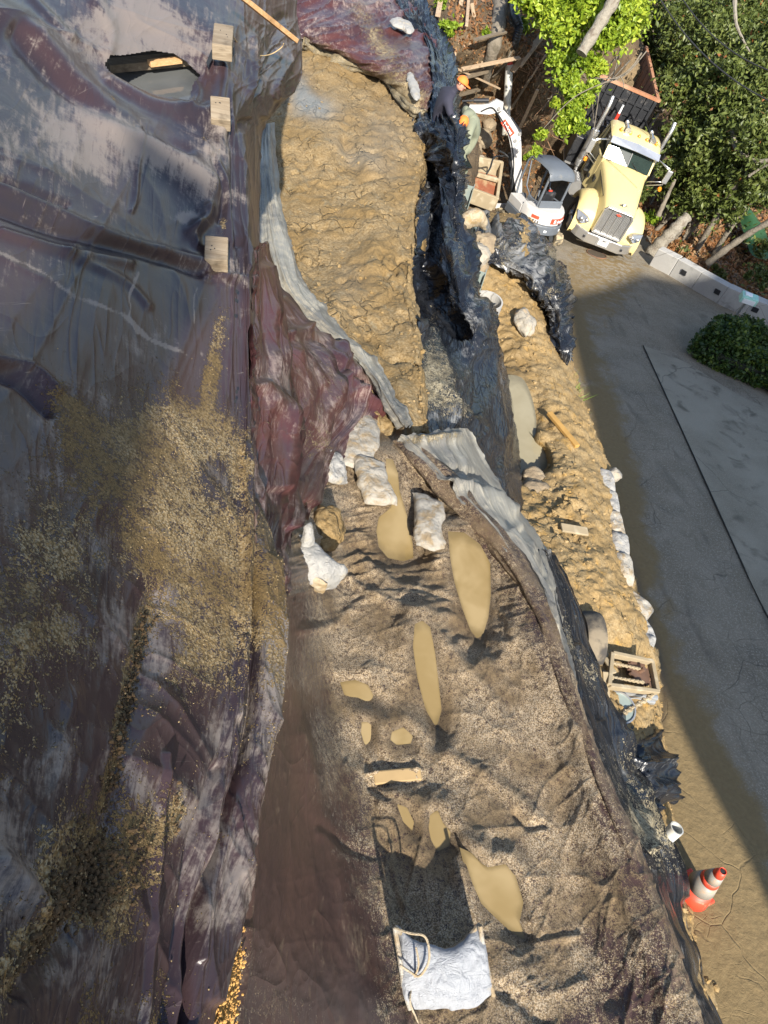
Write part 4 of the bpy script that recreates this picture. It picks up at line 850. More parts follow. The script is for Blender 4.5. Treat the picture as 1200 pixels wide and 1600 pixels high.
# ================================================================ RETAINING WALL BY THE ROAD
wl = [(1014, 414), (1045, 430), (1080, 451), (1120, 474), (1160, 493), (1200, 510), (1260, 540), (1330, 575)]
wall = empty('retaining_wall', tuple(RP(1100., 462., 0)), label='low pale concrete retaining wall with square drain holes along the road', cat='wall')
Pw = np.array([RP(float(a), float(b), 0.) for a, b in wl]); Lc = np.array(wall.location)
def wallseg(a, b, t, h0, h1):
    "one cast length of the wall between two ground points"
    d = (b-a)*[1, 1, 0]; d /= np.linalg.norm(d); nn = np.array([-d[1], d[0], 0.])
    if nn@(np.array([0, 0, 0.])-a*[1, 1, 0]) > 0: nn = -nn         # thickness goes away from the road
    m = MB(); V = []
    for p in (a, b):
        for k, z in ((0, h0), (0, h1), (1, h1), (1, h0)): V.append(p+nn*t*k+np.array([0, 0, z])-Lc)
    m.add(V, [(0, 1, 2, 3), (7, 6, 5, 4), (0, 4, 5, 1), (1, 5, 6, 2), (2, 6, 7, 3), (3, 7, 4, 0)]); return m, nn, d
for i in range(len(Pw)-1):
    a, b = Pw[i], Pw[i+1]; g = (b-a)*.004
    m, nn, d = wallseg(a+g, b-g, .30, -.3, .62); m.build('wall_section', M['white_wall'], wall, bevel=.02)
for fx, fy in ((1049, 428), (1109, 465), (1163, 491)):
    P = RP(float(fx), float(fy), .30); i = int(np.argmin([np.linalg.norm((Pw[k]+Pw[k+1])/2-P) for k in range(len(Pw)-1)]))
    a, b = Pw[i], Pw[i+1]; d = (b-a)/np.linalg.norm(b-a); t_ = np.clip((P-a)@d, .2, np.linalg.norm(b-a)-.2); nn = np.array([d[1], -d[0], 0.])
    if nn@(-a*[1, 1, 0]) < 0: nn = -nn
    q = a+d*t_+[0, 0, .33]+nn*.005
    m = MB(); m.box(q-Lc, (.19, .05, .15), [d, nn, np.cross(d, nn)]); m.build('drain_hole', M['black'], wall)

from mathutils.bvhtree import BVHTree
_T = {}
def hitc(ob, px, py, c=.8, back=None):
    "the same, held c metres clear of the surface towards the viewer's side"
    P = hit(ob, px, py, 0., back); d = ORG-P; return P+d/np.linalg.norm(d)*c
def hit(ob, px, py, lift=0., back=None):
    "point of a surface under a photo pixel"
    if ob not in _T:
        me = bpy.data.objects[ob].data; _T[ob] = BVHTree.FromPolygons([v.co[:] for v in me.vertices], [p.vertices[:] for p in me.polygons])
    r_ = rays(float(px), float(py))@M3.T; h = _T[ob].ray_cast(Vector(ORG), Vector(r_/np.linalg.norm(r_)))
    if h[0] is None: return W(float(px), float(py), back if back is not None else -10.)
    return np.array(h[0])+[0, 0, lift]
# ================================================================ FOLIAGE
def leaves(name, centers, sizes, mat, parent=None, seed=1, elong=1.6, **props):
    rg = np.random.default_rng(seed); n = len(centers)
    a = rg.normal(size=(n, 3)); a /= np.linalg.norm(a, axis=1)[:, None]
    b = rg.normal(size=(n, 3)); b[:, 2] *= .6; b -= (b*a).sum(1)[:, None]*a; b /= np.linalg.norm(b, axis=1)[:, None]
    s = np.asarray(sizes)[:, None]*.5; nn = np.cross(a, b)
    V = np.stack([centers-a*s*elong, centers+b*s*.8-nn*s*.12, centers+a*s*elong+nn*s*.25, centers-b*s*.8-nn*s*.12], 1).reshape(-1, 3)
    Fc = np.arange(4*n).reshape(n, 4)
    t = np.repeat(np.clip(rg.random(n)*.6+.4*(vnoise(centers[:, 0]*1.5, centers[:, 1]*1.5, centers[:, 2]*1.5, 3)*.5+.5), 0, 1), 4)
    sp = rg.random(n) < .012; t[np.repeat(sp, 4)] = 1.
    return setp(mesh_np(name, V, Fc, mat, parent, False, dict(tint=t)), **props)
def clump_cloud(c, r, n, rg, lobes=14, flat=.8, tight=.30):
    "points in leafy clumps spread over an uneven crown"
    d = rg.normal(size=(lobes, 3)); d /= np.linalg.norm(d, axis=1)[:, None]
    lc = c+d*np.array(r)*rg.uniform(.35, .95, (lobes, 1)); lr = np.mean(r)*rg.uniform(tight*.6, tight*1.5, lobes)
    k = rg.integers(0, lobes, n); q = rg.normal(size=(n, 3)); q /= np.linalg.norm(q, axis=1)[:, None]
    q *= rg.uniform(.45, 1.05, (n, 1))**.6; q[:, 2] *= flat
    return np.where((rg.random(n) < .12)[:, None], c+rg.normal(size=(n, 3))*np.array(r)*.52, lc[k]+q*lr[k][:, None]), lc
def tree(px, py, d, rpx, n, label, seed, ls=.12, trunk=None, mat='leaf_oak', lobes=16, rz_=1.):
    c = WD(px, py, d); r = rpx/F*d; rg = np.random.default_rng(seed)
    gz = c[2]-r*1.6-1.5
    base = np.array([c[0]+rg.uniform(-.3, .3), c[1]+rg.uniform(-.3, .3), gz])
    T = empty('tree', tuple(base), label=label, cat='tree', group='trees on the hillside beyond the road')
    P, lc = clump_cloud(c-base, (r, r, r*.8*rz_), n, rg, lobes)
    leaves('crown', P, rg.uniform(.7, 1.3, n)*ls, M[mat], T, seed)
    m = MB(); top = c-base; q = .06+r*.02
    m.tube([(0, 0, -1), (rg.uniform(-.1, .1), 0, top[2]*.4), top*.75+[.2, 0, 0], top], [q*1.5, q*1.2, q, q*.4], 8)
    for L in lc[:9]:
        s_ = top*rg.uniform(.45, .8); mid = (s_+L)/2+rg.normal(size=3)*.15; m.tube([s_, mid, L], [q*.5, q*.35, q*.12], 6)
    m.build('trunk', M['bark_grey'], T, smooth=True)
    return T
TR = [(1060, 25, 38, 58, 5200, 'dark green tree at the top edge right of the bright vines'), (1115, 60, 33, 60, 5000, 'tree with a bare pale limb near the top right, left of the cables'), (1178, 20, 35, 55, 4200, 'leafy tree filling the top right corner'),
      (1058, 110, 38, 40, 3600, 'shaded tree just behind the rusty dump body'), (1095, 150, 31, 55, 5000, 'mid green tree under the power cables, above the red-leaved shrub'), (1170, 130, 30, 55, 5000, 'broad olive green tree at the right edge crossed by the cables'),
      (1085, 225, 30, 40, 4200, 'tree crown right of the truck mirrors with a few red leaves'), (1130, 235, 29, 55, 5400, 'large round olive tree crown in the middle of the hillside trees'), (1190, 215, 28, 46, 4200, 'tree at the right edge with curved pale limbs'),
      (1110, 305, 29.5, 46, 4600, 'lowest broad tree crown, over the brown leaf litter'), (1175, 290, 29, 36, 3200, 'tree at the right edge above the dark green canvas'), (1065, 300, 30, 26, 1500, 'small sparse tree right of the truck hood'), (1022, 50, 41, 38, 2600, 'dark tree partly behind the bright vines'), (1230, 100, 31, 60, 4500, 'tree reaching in over the right edge beside the cables')]
for i, (a, b, d, r, n, lb) in enumerate(TR): tree(a, b, d, r, int(n*1.45), lb, 100+i, .115, lobes=30)
# bare limbs in the crowns
def limb(pts, r0, r1, mat, name, n=7, **props):
    C = cr(np.array([list(WD(*p)) for p in pts]), len(pts)*5); m = MB(); m.tube(C, np.linspace(r0, r1, len(C))*(1+.12*np.sin(np.arange(len(C))*1.7)), n)
    return setp(m.build(name, mat, smooth=True), **props)
limb([(1145, 205, 28), (1150, 232, 27.6), (1165, 246, 27.4), (1190, 252, 27.2), (1215, 245, 27)], .10, .05, M['bark_pale'], 'bare_limb', label='curved pale limb poking from the olive crown at the right edge', cat='branch')
limb([(1148, 0, 30), (1150, 35, 29.6), (1160, 60, 29.4), (1172, 82, 29.2)], .07, .02, M['bark_pale'], 'bare_limb', label='thin whitish dead branch hanging near the top right corner', cat='branch')
limb([(1170, 275, 27.5), (1190, 262, 27.3), (1215, 252, 27)], .05, .02, M['bark_pale'], 'bare_limb', label='thin pale branch just below the curved limb at the right edge', cat='branch')
limb([(1008, 407, 27.2), (1025, 388, 27.0), (1045, 368, 26.9), (1062, 350, 26.9), (1075, 338, 27)], .26, .17, M['bark_pale'], 'leaning_tree', 10, label='thick pale trunk leaning up from the end of the retaining wall', cat='tree')
limb([(1105, 412, 28), (1140, 385, 27.8), (1175, 362, 27.6), (1215, 340, 27.4)], .13, .09, M['bark_grey'], 'leaning_tree', 8, label='slim grey leaning trunk across the leaf litter below the trees', cat='tree')
limb([(1028, 338, 28), (1040, 312, 28), (1055, 280, 28)], .10, .05, M['bark_grey'], 'leaning_tree', 8, label='dark thin trunk right of the truck fender', cat='tree')
limb([(1005, 150, 33), (1030, 175, 31), (1045, 160, 31), (1075, 135, 31)], .07, .03, M['bark_grey'], 'bare_limb', label='dark bare branch beside the corner of the dump body', cat='branch')
# leaf litter and scrub on the hillside floor
rg = np.random.default_rng(5)
def scatter(poly_rows, n, zf, rg, jit=.05):
    out = []
    while len(out) < n:
        x = rg.uniform(poly_rows[0], poly_rows[1]); y = rg.uniform(poly_rows[2], poly_rows[3]); out.append(W(x, y, zf(x, y))+[0, 0, rg.uniform(0, jit)])
    return np.array(out)
def hz(x, y):
    c = rz(x, min(max(y, 395+(x-1010)*.5), 600), 0.); top = np.interp(y, [280, 350, 450, 520], [-14.4, -13.9, -13.2, -12.4]); return top
P = np.array([hit('hillside', x, y, rg.uniform(.01, .08), -13.) for x, y in zip(rg.uniform(990, 1215, 9000), rg.uniform(270, 505, 9000))])
leaves('fallen_leaves', P, rg.uniform(.08, .17, len(P)), M['leaf_dead'], kind='stuff', label='brown and orange fallen leaves covering the hillside floor', cat='leaf litter')
for k, (x, y, r, n, lb) in enumerate([(1005, 300, 16, 500, 'low scrub right of the truck hood by the slope'), (1018, 340, 12, 350, 'yellow-green scrub between the truck fender and the pale trunk'), (1065, 395, 12, 300, 'small green plant behind the retaining wall corner'), (1120, 425, 14, 300, 'green sprigs among brown leaves beyond the wall'),
                                     (1190, 430, 26, 900, 'dark green undergrowth at the right edge beyond the wall'), (1190, 385, 18, 500, 'green weeds beside the dark green canvas'), (1045, 265, 20, 700, 'dim shrub right of the truck cab under the mirrors')]):
    c = WD(x, y, 28.5); rr = r/F*28.5; q, lc = clump_cloud(np.zeros(3), (rr, rr, rr*.5), n, np.random.default_rng(300+k), 10)
    T = empty('shrub', tuple(c), label=lb, cat='shrub'); leaves('foliage', q, np.random.default_rng(k).uniform(.06, .13, n), M['leaf_vine'] if k in (1,) else M['leaf_oak'], T, 300+k)
# green canvas
CV = [[(1150, 320, -13.6), (1165, 318, -13.3), (1178, 335, -13.6)], [(1158, 350, -13.4), (1178, 350, -13.2), (1195, 360, -13.6)], [(1172, 395, -13.2), (1190, 405, -13.2), (1212, 400, -13.6)]]
sheet('green_canvas', CV, M['green_cloth'], 3, lambda px, py, P, u, v: .05*fbm(px*.1, py*.1, s=9), {}, label='dark green canvas sheet on the slope below the right-hand trees', cat='canvas', under=False)

# bright vine mass over the bank
vine = empty('vine_bush', tuple(WD(900, 150, 25)), label='bright yellow-green vine mass hanging over the bank beside the dump truck', cat='vine')
vb = np.array(vine.location); pts = []; vr = np.random.default_rng(44)
for (x, y, r, d, n) in [(850, 15, 34, 24, 1500), (880, 45, 30, 23.5, 1300), (920, 10, 40, 24, 2200), (965, 15, 40, 24.2, 2200), (990, 35, 24, 24.5, 1000), (950, 60, 30, 23.8, 1500), (905, 90, 22, 23.5, 900), (885, 120, 24, 23.2, 1100), (870, 95, 16, 23.2, 500), (905, 150, 22, 22.8, 1000),
                        (895, 180, 22, 22.6, 1100), (880, 200, 14, 22.4, 500), (905, 200, 10, 22.4, 300), (930, 100, 18, 23.6, 600), (845, 210, 9, 22.2, 180), (838, 235, 8, 22.2, 120), (965, 55, 18, 23.8, 600), (1000, 12, 16, 24.6, 500), (830, -10, 26, 24, 900), (868, 160, 8, 22.8, 90), (925, 135, 12, 23.2, 260), (860, -30, 50, 24.5, 1500), (940, -30, 60, 24.5, 2000)]:
    c = WD(x, y, d)-vb; rr = r/F*d; q, lc = clump_cloud(c, (rr*.8, rr*.8, rr*.6), int(n*1.5), vr, 18, .8, .34); pts.append(q)
pts = np.concatenate(pts); leaves('foliage', pts, vr.uniform(.08, .15, len(pts)), M['leaf_vine'], vine, 44, 1.35)
m = MB()
for k in range(30):
    a = WD(vr.uniform(850, 985), vr.uniform(-20, 120), 24.6)-vb; b = WD(vr.uniform(845, 930), vr.uniform(120, 215), 23.2)-vb; m.tube([a, (a+b)/2+vr.normal(size=3)*.25, b], [.025, .018, .008], 5)
m.build('stems', M['bark_grey'], vine, smooth=True)
limb([(985, -60, 23.2), (962, -5, 22.9), (938, 35, 22.6), (908, 84, 22.3)], .17, .15, M['bark_pale'], 'pole_log', 12, label='bare grey log leaning down through the bright vines', cat='log')
limb([(1010, 80, 23), (985, 110, 22.5), (965, 122, 22.3), (930, 122, 22.2)], .018, .01, M['bark_grey'], 'bare_twig', 5, label='thin bare twig crossing in front of the dump body', cat='twig')
limb([(1003, 82, 22.6), (975, 115, 22.4), (900, 150, 22.2), (850, 200, 22.0)], .022, .01, M['bark_grey'], 'bare_twig', 5, label='long thin twig slanting from the dump body corner down the vines', cat='twig')
limb([(970, 120, 22.3), (974, 128, 22.3), (974, 140, 22.3)], .016, .008, M['bark_grey'], 'bare_twig', 5, label='short forked twig against the rusty dump body', cat='twig')

# hedge beside the driveway
hd_ = empty('ivy_hedge', tuple(RP(1140., 570., 0)), label='dense clipped ivy hedge at the corner of the driveway', cat='hedge'); hb = np.array(hd_.location)
hp = []; hr = np.random.default_rng(9)
HP = [(1072, 552), (1090, 530), (1110, 522), (1140, 528), (1175, 545), (1230, 570), (1300, 600), (1290, 650), (1230, 632), (1180, 606), (1130, 584), (1095, 568)]
while len(hp) < 19000:
    x, y = hr.uniform(1070, 1235), hr.uniform(500, 640)
    if inside(np.array([x]), np.array([y]), HP)[0]:
        dd = -float(sdist(np.array([x]), np.array([y]), HP)[0]); top = .95*min(1, .35+dd/14)
        h_ = hr.uniform(.0, top) if dd < 8 else hr.uniform(top-.3, top)
        h_ += .22*float(vnoise(np.array([x*.08]), np.array([y*.08]))[0]); hp.append(RP(x, y, 0.)+[hr.normal()*.05, hr.normal()*.05, h_]-hb)
leaves('foliage', np.array(hp), hr.uniform(.07, .13, len(hp)), M['leaf_hedge'], hd_, 9, 1.1)
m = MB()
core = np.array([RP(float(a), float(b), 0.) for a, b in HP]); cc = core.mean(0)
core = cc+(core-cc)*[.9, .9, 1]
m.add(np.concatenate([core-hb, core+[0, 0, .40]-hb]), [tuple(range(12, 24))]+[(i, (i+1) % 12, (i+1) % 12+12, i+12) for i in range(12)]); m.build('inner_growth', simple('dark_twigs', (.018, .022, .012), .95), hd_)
# small pale green sign box standing in the hedge
sg = empty('sign_box', tuple(RP(1130., 520., 0)), label='small mint green box with white face on a short post behind the hedge', cat='sign box')
P0 = RP(1130., 500., 0.)-np.array(sg.location)
u_ = M3@np.array([.9, .35, 0]); u_[2] = 0; u_ /= np.linalg.norm(u_); v_ = np.cross([0, 0, 1], u_)
m = MB(); m.cyl(P0*0+[0, 0, 0], P0*0+[0, 0, 1.2], .04); m.build('post', M['chrome_dull'], sg)
m = MB(); m.box((0, 0, 1.22), (.46, .30, .20), [u_, v_, (0, 0, 1)]); m.build('box_body', M['mint'], sg, bevel=.02)
m = MB(); m.box(np.array((0, 0, 1.21))-v_*.16, (.34, .02, .13), [u_, v_, (0, 0, 1)]); m.build('white_panel', M['white_print'], sg)
m = MB(); m.box(np.array((0, 0, 1.335))-u_*.06, (.20, .16, .03), [u_, v_, (0, 0, 1)]); m.build('lid', M['white_print'], sg, bevel=.01)
# overhead cables
for a, b, d, lb in [((1010, -40), (1290, 190), 22, 'upper black overhead cable across the hillside trees'), ((1050, -30), (1290, 130), 24, 'higher thin cable crossing the top right corner')]:
    m = MB(); p, q = WD(*a, d), WD(*b, d-3); m.tube([p+(q-p)*t-np.array([0, 0, .5*4*t*(1-t)]) for t in np.linspace(0, 1, 24)], .016, 6)
    setp(m.build('power_cable', M['wire'], smooth=True), label=lb, cat='cable')
# grass tuft on the strip edge
m = MB(); gr = np.random.default_rng(3); gc = RP(896., 612., .3)
for k in range(70):
    a = gc+np.array([gr.normal()*.10, gr.normal()*.22, -.05]); t_ = a+np.array([gr.normal()*.14, gr.normal()*.14, gr.uniform(.12, .34)]); sd = np.array([gr.normal(), gr.normal(), 0])*.008
    m.add([a-sd, a+sd, t_], [(0, 1, 2)])
setp(m.build('grass_tuft', M['grass']), label='small green grass tuft on the soil edge by the road', cat='grass', kind='stuff')

# ================================================================ DUMP TRUCK
RT = M3@np.array([[-0.15785981, 0.94393990, 0.28992712], [0.77011199, 0.30146148, -0.56218391], [-0.61806777, 0.13453042, -0.77452809]])
def mat4(R, T): return Matrix([list(map(float, R[i]))+[float(T[i])] for i in range(3)]+[[0, 0, 0, 1]])
truck = empty('dump_truck', mat=mat4(RT, B_), label='pale yellow dump truck with chrome grille and rusty dump body facing up the road', cat='truck')
Y = M['yellow']
# hood: cross-sections from grille back to cowl
def hoodsec(x, w, zt, zb, r=.10):
    return [(x, -w, zb), (x, -w, zt-r*1.5), (x, -w+.05, zt-r*.5), (x, -w+.16, zt-.01), (x, -w*.45, zt+.03), (x, 0, zt+.045), (x, w*.45, zt+.03), (x, w-.16, zt-.01), (x, w-.05, zt-r*.5), (x, w, zt-r*1.5), (x, w, zb)]
m = MB(); m.loft([hoodsec(-.02, .50, 1.60, .70), hoodsec(-.10, .53, 1.66, .70), hoodsec(-.7, .60, 1.82, .75), hoodsec(-1.4, .70, 1.97, .85), hoodsec(-2.0, .80, 2.06, .95)])
m.build('hood', Y, truck, smooth=True)
m = MB()
for s in (-1, 1): m.bar((-.5, s*.60, 1.60), (-1.75, s*.755, 1.78), .02, .015)
m.build('hood_seam', M['black'], truck)
# fenders
for s in (-1, 1):
    secs = []
    prof = [(-.02, .62, .46), (.02, .80, .46), (.0, .98, .47), (-.05, 1.18, .62)]
    for t in np.linspace(0, 1, 15):
        a = math.radians(-15+t*175)
        ax, az = -1.0, .56
        r = .70
        x = ax+r*math.cos(a)*(1.25 if math.cos(a) > 0 else 1.0); z = az+r*math.sin(a)*.98
        if a < math.radians(60): x = min(x, -.04)
        inn = .50 if x > -.9 else .58; out = 1.17
        zc_ = z
        secs.append([(x, s*inn, zc_+.16*math.sin(max(a, 0))), (x, s*(inn+.2), zc_+.20*math.sin(max(a, 0))), (x, s*(out-.22), zc_+.15*math.sin(max(a, 0))), (x, s*(out-.06), zc_+.04), (x, s*out, zc_-.06), (x-.04*math.cos(a), s*(out-.02), zc_-.13*math.sin(max(a, .2))), (x-.06*math.cos(a), s*(out-.10), zc_-.12*math.sin(max(a, .2))), (x-.10*math.cos(a), s*inn, zc_-.12*math.sin(max(a, .2)))])
    m = MB(); m.loft(secs); f = m.build('fender', Y, truck, smooth=True)
    # headlamp on the fender's front corner
    H = [(-.02, .70, 1.02), (-.01, .92, .90), (-.10, 1.10, .98), (-.30, 1.165, 1.14), (-.22, 1.02, 1.14), (-.08, .80, 1.12)]
    m = MB(); V = [(x+.02, s*y*1.0, z-.12) for x, y, z in H]; Vb = [(x-.12, s*y*.97, z-.12) for x, y, z in H]; n_ = len(V)
    m.add(V+Vb, [tuple(range(n_)), tuple(range(2*n_-1, n_-1, -1))]+[(i, (i+1) % n_, (i+1) % n_+n_, i+n_) for i in range(n_)])
    h = m.build('headlight', M['lens'], truck, bevel=.012)
    m = MB()
    for (a_, b_) in ((.80, .93), (.98, .93)): m.cyl((-.02, s*a_, b_), (.03, s*a_, b_), .055, n=14)
    m.build('lamp_reflector', M['chrome'], h, smooth=True)
# grille
m = MB(); g = [(-.50, .68), (.50, .68), (.50, 1.45), (.42, 1.58), (-.42, 1.58), (-.50, 1.45)]
def ring(poly, k, x0, x1):
    c = np.mean(poly, 0); o_ = [tuple(p) for p in poly]; i_ = [tuple(c+(np.array(p)-c)*k) for p in poly]; n_ = len(poly)
    V = [(x0, *p) for p in o_]+[(x1, *p) for p in o_]+[(x1, *p) for p in i_]+[(x0, *p) for p in i_]
    return V, [(j*n_+q, j*n_+(q+1) % n_, ((j+1) % 4)*n_+(q+1) % n_, ((j+1) % 4)*n_+q) for j in range(4) for q in range(n_)]
m.add(*ring(g, .88, -.03, .07)); gr_ = m.build('grille', M['chrome'], truck, bevel=.012)
m = MB()
for i in range(20): m.box((.02, -.42+i*.0442, 1.12), (.03, .014, .80))
m.build('grille_bar', M['chrome_dull'], gr_, kind='stuff')
m = MB(); m.box((-.01, 0, 1.12), (.02, .86, .82)); m.build('grille_mesh', M['chrome_dull'], gr_)
m = MB()
for y_ in (-.21, 0, .21): m.box((.045, y_, 1.12), (.02, .022, .80))
m.build('grille_divider', M['chrome'], gr_)
m = MB(); m.prism([(0.0, 1.42), (.09, 1.455), (0, 1.49), (-.09, 1.455)], .065, .085, 0); m.build('red_badge', M['red_print'], gr_, bevel=.004)
m = MB(); m.tube([(-.06, 0, 1.69), (-.02, 0, 1.75), (.02, 0, 1.77)], [.02, .018, .03], 8); m.box((-.0, 0, 1.77), (.05, .20, .02)); m.build('hood_ornament', M['chrome'], truck, smooth=True)
# bumper
P_ = [(-.55, -1.20), (-.30, -1.18), (-.02, -.90), (.14, -.60), (.14, .60), (-.02, .90), (-.30, 1.18), (-.55, 1.20), (-.55, 1.12), (-.32, 1.10), (-.08, .84), (.06, .56), (.06, -.56), (-.08, -.84), (-.32, -1.10), (-.55, -1.12)]
m = MB(); m.prism(P_, .34, .66, 2); bp_ = m.build('bumper', M['chrome'], truck, bevel=.02)
m = MB(); m.box((.15, 0, .50), (.02, .44, .26)); m.build('plate_bracket', M['chrome_dull'], bp_)
m = MB(); m.box((.17, 0, .52), (.015, .32, .17)); m.build('number_plate', M['plate'], bp_, bevel=.004)
m = MB(); m.box((.18, 0, .59), (.01, .12, .03)); m.build('plate_clip', M['black'], bp_)
for s in (-1, 1):
    m = MB(); m.box((.13, s*.66, .50), (.06, .06, .06)); m.build('tow_hole', M['black'], bp_)
# front wheels
for s in (-1, 1):
    wh = empty('x', (0, 0, 0)); bpy.data.objects.remove(wh)
    m = MB(); secs = []
    for q in range(28):
        a = q*2*math.pi/28; c_, s_ = math.cos(a), math.sin(a); secs.append([(-1.0+r*c_, s*y_, .53+r*s_) for r, y_ in ((.30, .86), (.46, .84), (.53, .87), (.535, 1.0), (.53, 1.11), (.46, 1.15), (.30, 1.13))])
    secs.append(secs[0]); m.loft(secs, caps=False); ty = m.build('wheel', M['tyre'], truck, smooth=True)
    m = MB(); m.cyl((-1.0, s*.86, .53), (-1.0, s*1.08, .53), .30, n=24); m.cyl((-1.0, s*1.06, .53), (-1.0, s*1.16, .53), .11, .07, n=14); m.build('rim', M['chrome_dull'], ty, smooth=True)
# cab
yb, yt = .97, .84
cabs = [(-2.0, 1.02, .80), (-3.30, 1.02, .97)]
m = MB()   # lower cab body with doors
m.add([(-1.98, -.80, .95), (-1.98, .80, .95), (-3.3, .97, .95), (-3.3, -.97, .95), (-1.98, -.80, 2.05), (-1.98, .80, 2.05), (-3.3, .95, 2.05), (-3.3, -.95, 2.05), (-2.25, -.94, .95), (-2.25, .94, .95), (-2.25, -.90, 2.05), (-2.25, .90, 2.05)],
      [(0, 1, 9, 8), (8, 9, 2, 3), (4, 10, 11, 5), (10, 7, 6, 11), (0, 8, 10, 4), (8, 3, 7, 10), (1, 5, 11, 9), (9, 11, 6, 2), (0, 4, 5, 1), (3, 2, 6, 7)])
cab_ = m.build('cab', Y, truck, bevel=.03, smooth=False)
for s in (-1, 1):
    m = MB(); m.bar((-2.0, s*.80, 2.05), (-2.28, s*.78, 2.62), .07, .06); m.bar((-2.9, s*.93, 2.05), (-2.92, s*.82, 2.66), .10, .06); m.bar((-3.26, s*.93, 2.05), (-3.22, s*.80, 2.68), .10, .06)
    m.build('door_pillar', Y, cab_, bevel=.01)
    m = MB(); m.add([(-2.08, s*.80, 2.05), (-2.9, s*.92, 2.05), (-2.92, s*.82, 2.62), (-2.33, s*.79, 2.62)], [(0, 1, 2, 3)]); m.build('side_window', M['glass'], cab_, solid=.01)
    m = MB()
    m.add([(-2.35, s*.955, 1.15), (-2.85, s*.985, 1.15), (-2.85, s*.975, 1.75), (-2.38, s*.945, 1.75)], [(0, 1, 2, 3)])
    m.build('door_vent_window', M['glass'], cab_, solid=.012)
    m = MB(); m.bar((-2.28, s*.955, 1.0), (-2.26, s*.93, 2.03), .015, .012); m.bar((-2.98, s*.985, 1.0), (-2.98, s*.965, 2.03), .015, .012); m.build('door_seam', M['black'], cab_)
    m = MB(); m.box((-1.85, s*.79, 1.45), (.26, .05, .14)); m.box((-2.12, s*.92, 1.35), (.16, .05, .10)); m.build('side_vent', M['black'], cab_)
m = MB(); m.add([(-2.26, -.76, 2.63), (-2.24, 0, 2.66), (-2.26, .76, 2.63), (-1.95, .76, 2.07), (-1.90, 0, 2.10), (-1.95, -.76, 2.07)], [(0, 1, 4, 5), (1, 2, 3, 4)]); ws = m.build('windshield', M['glass'], cab_, solid=.012)
m = MB(); m.bar((-1.88, 0, 2.10), (-2.22, 0, 2.66), .025, .03); m.build('windshield_divider', M['black'], cab_)
for y0, y1 in ((-.62, -.30), (.40, .08)):
    m = MB(); m.bar((-1.86, y0, 2.10), (-1.99, y1, 2.25), .014, .014); m.build('wiper', M['black'], cab_)
# roof
def roofsec(x, w, z, d=.13): return [(x, -w, z-d), (x, -w+.05, z-.04), (x, -w+.16, z), (x, 0, z+.035), (x, w-.16, z), (x, w-.05, z-.04), (x, w, z-d)]
m = MB(); m.loft([roofsec(-2.20, .82, 2.70, .08), roofsec(-2.32, .86, 2.79), roofsec(-2.75, .88, 2.84), roofsec(-3.1, .88, 2.83), roofsec(-3.28, .86, 2.77)]); m.build('roof', Y, cab_, smooth=True)
m = MB(); m.add([(-2.14, -.84, 2.70), (-2.10, 0, 2.76), (-2.14, .84, 2.70), (-1.98, .85, 2.55), (-1.91, 0, 2.60), (-1.98, -.85, 2.55)], [(0, 1, 4, 5), (1, 2, 3, 4)]); m.build('sun_visor', M['chrome'], cab_, solid=.02)
for y_ in (-.62, -.30, 0, .28, .62):
    m = MB(); m.tube([(-2.42, y_, 2.80), (-2.42, y_, 2.87), (-2.44, y_, 2.91)], [.055, .05, .02], 10); m.build('marker_light', M['amber'], cab_, smooth=True)
for y_ in (-.42, .46):
    m = MB(); m.tube([(-2.35, y_, 2.90), (-2.55, y_, 2.93), (-2.95, y_, 2.92)], [.10, .045, .03], 12); m.cyl((-2.95, y_, 2.92), (-3.0, y_, 2.92), .06); m.box((-2.7, y_, 2.87), (.05, .05, .08)); m.build('roof_horn', M['chrome'], cab_, smooth=True)
# mirrors
for s in (-1, 1):
    m = MB(); m.tube([(-2.15, s*.85, 2.55), (-1.95, s*1.30, 2.50), (-1.93, s*1.36, 2.0), (-2.05, s*.95, 1.75)], .018, 8); m.tube([(-2.3, s*.92, 2.50), (-1.95, s*1.30, 2.45)], .015, 6); m.tube([(-2.1, s*.93, 1.85), (-1.93, s*1.36, 2.1)], .015, 6)
    mi_ = m.build('mirror_bracket', M['chrome'], truck, smooth=True)
    m = MB(); m.box((-1.95, s*1.36, 2.25), (.07, .18, .42)); m.build('mirror_head', M['chrome_dull'], mi_, bevel=.02)
    m = MB(); m.tube([(-1.90, s*1.34, 1.86), (-1.83, s*1.34, 1.86)], [.07, .05], 12); m.build('turn_signal', M['amber'], mi_, smooth=True)
# exhaust stacks
for s in (-1, 1):
    m = MB(); m.cyl((-3.35, s*1.12, 1.05), (-3.35, s*1.12, 2.25), .13, n=20); ex = m.build('exhaust_muffler', M['chrome'], truck, smooth=True)
    m = MB(); m.tube([(-3.35, s*1.12, 2.2), (-3.35, s*1.12, 2.95), (-3.38, s*1.12, 3.12), (-3.48, s*1.12, 3.26)], .068, 14); m.build('exhaust_stack', M['chrome'], ex, smooth=True)
    m = MB(); m.pipe((-3.35, s*1.12, 1.15), (-3.35, s*1.12, 1.25), .14, .125); m.pipe((-3.35, s*1.12, 2.1), (-3.35, s*1.12, 2.2), .14, .125); m.build('clamp_band', M['chrome_dull'], ex)
    m = MB(); m.tube([(-3.35, s*1.12, 1.05), (-3.33, s*1.10, .85), (-3.2, s*.95, .75)], .08, 12); m.build('exhaust_elbow', M['chrome_dull'], ex, smooth=True)
m = MB(); m.cyl((-3.0, -1.0, .72), (-2.3, -1.0, .72), .27, n=24); m.build('fuel_tank', M['chrome_dull'], truck, smooth=True)
m = MB(); m.cyl((-3.0, 1.0, .72), (-2.3, 1.0, .72), .27, n=24); m.build('fuel_tank', M['chrome_dull'], truck, smooth=True)
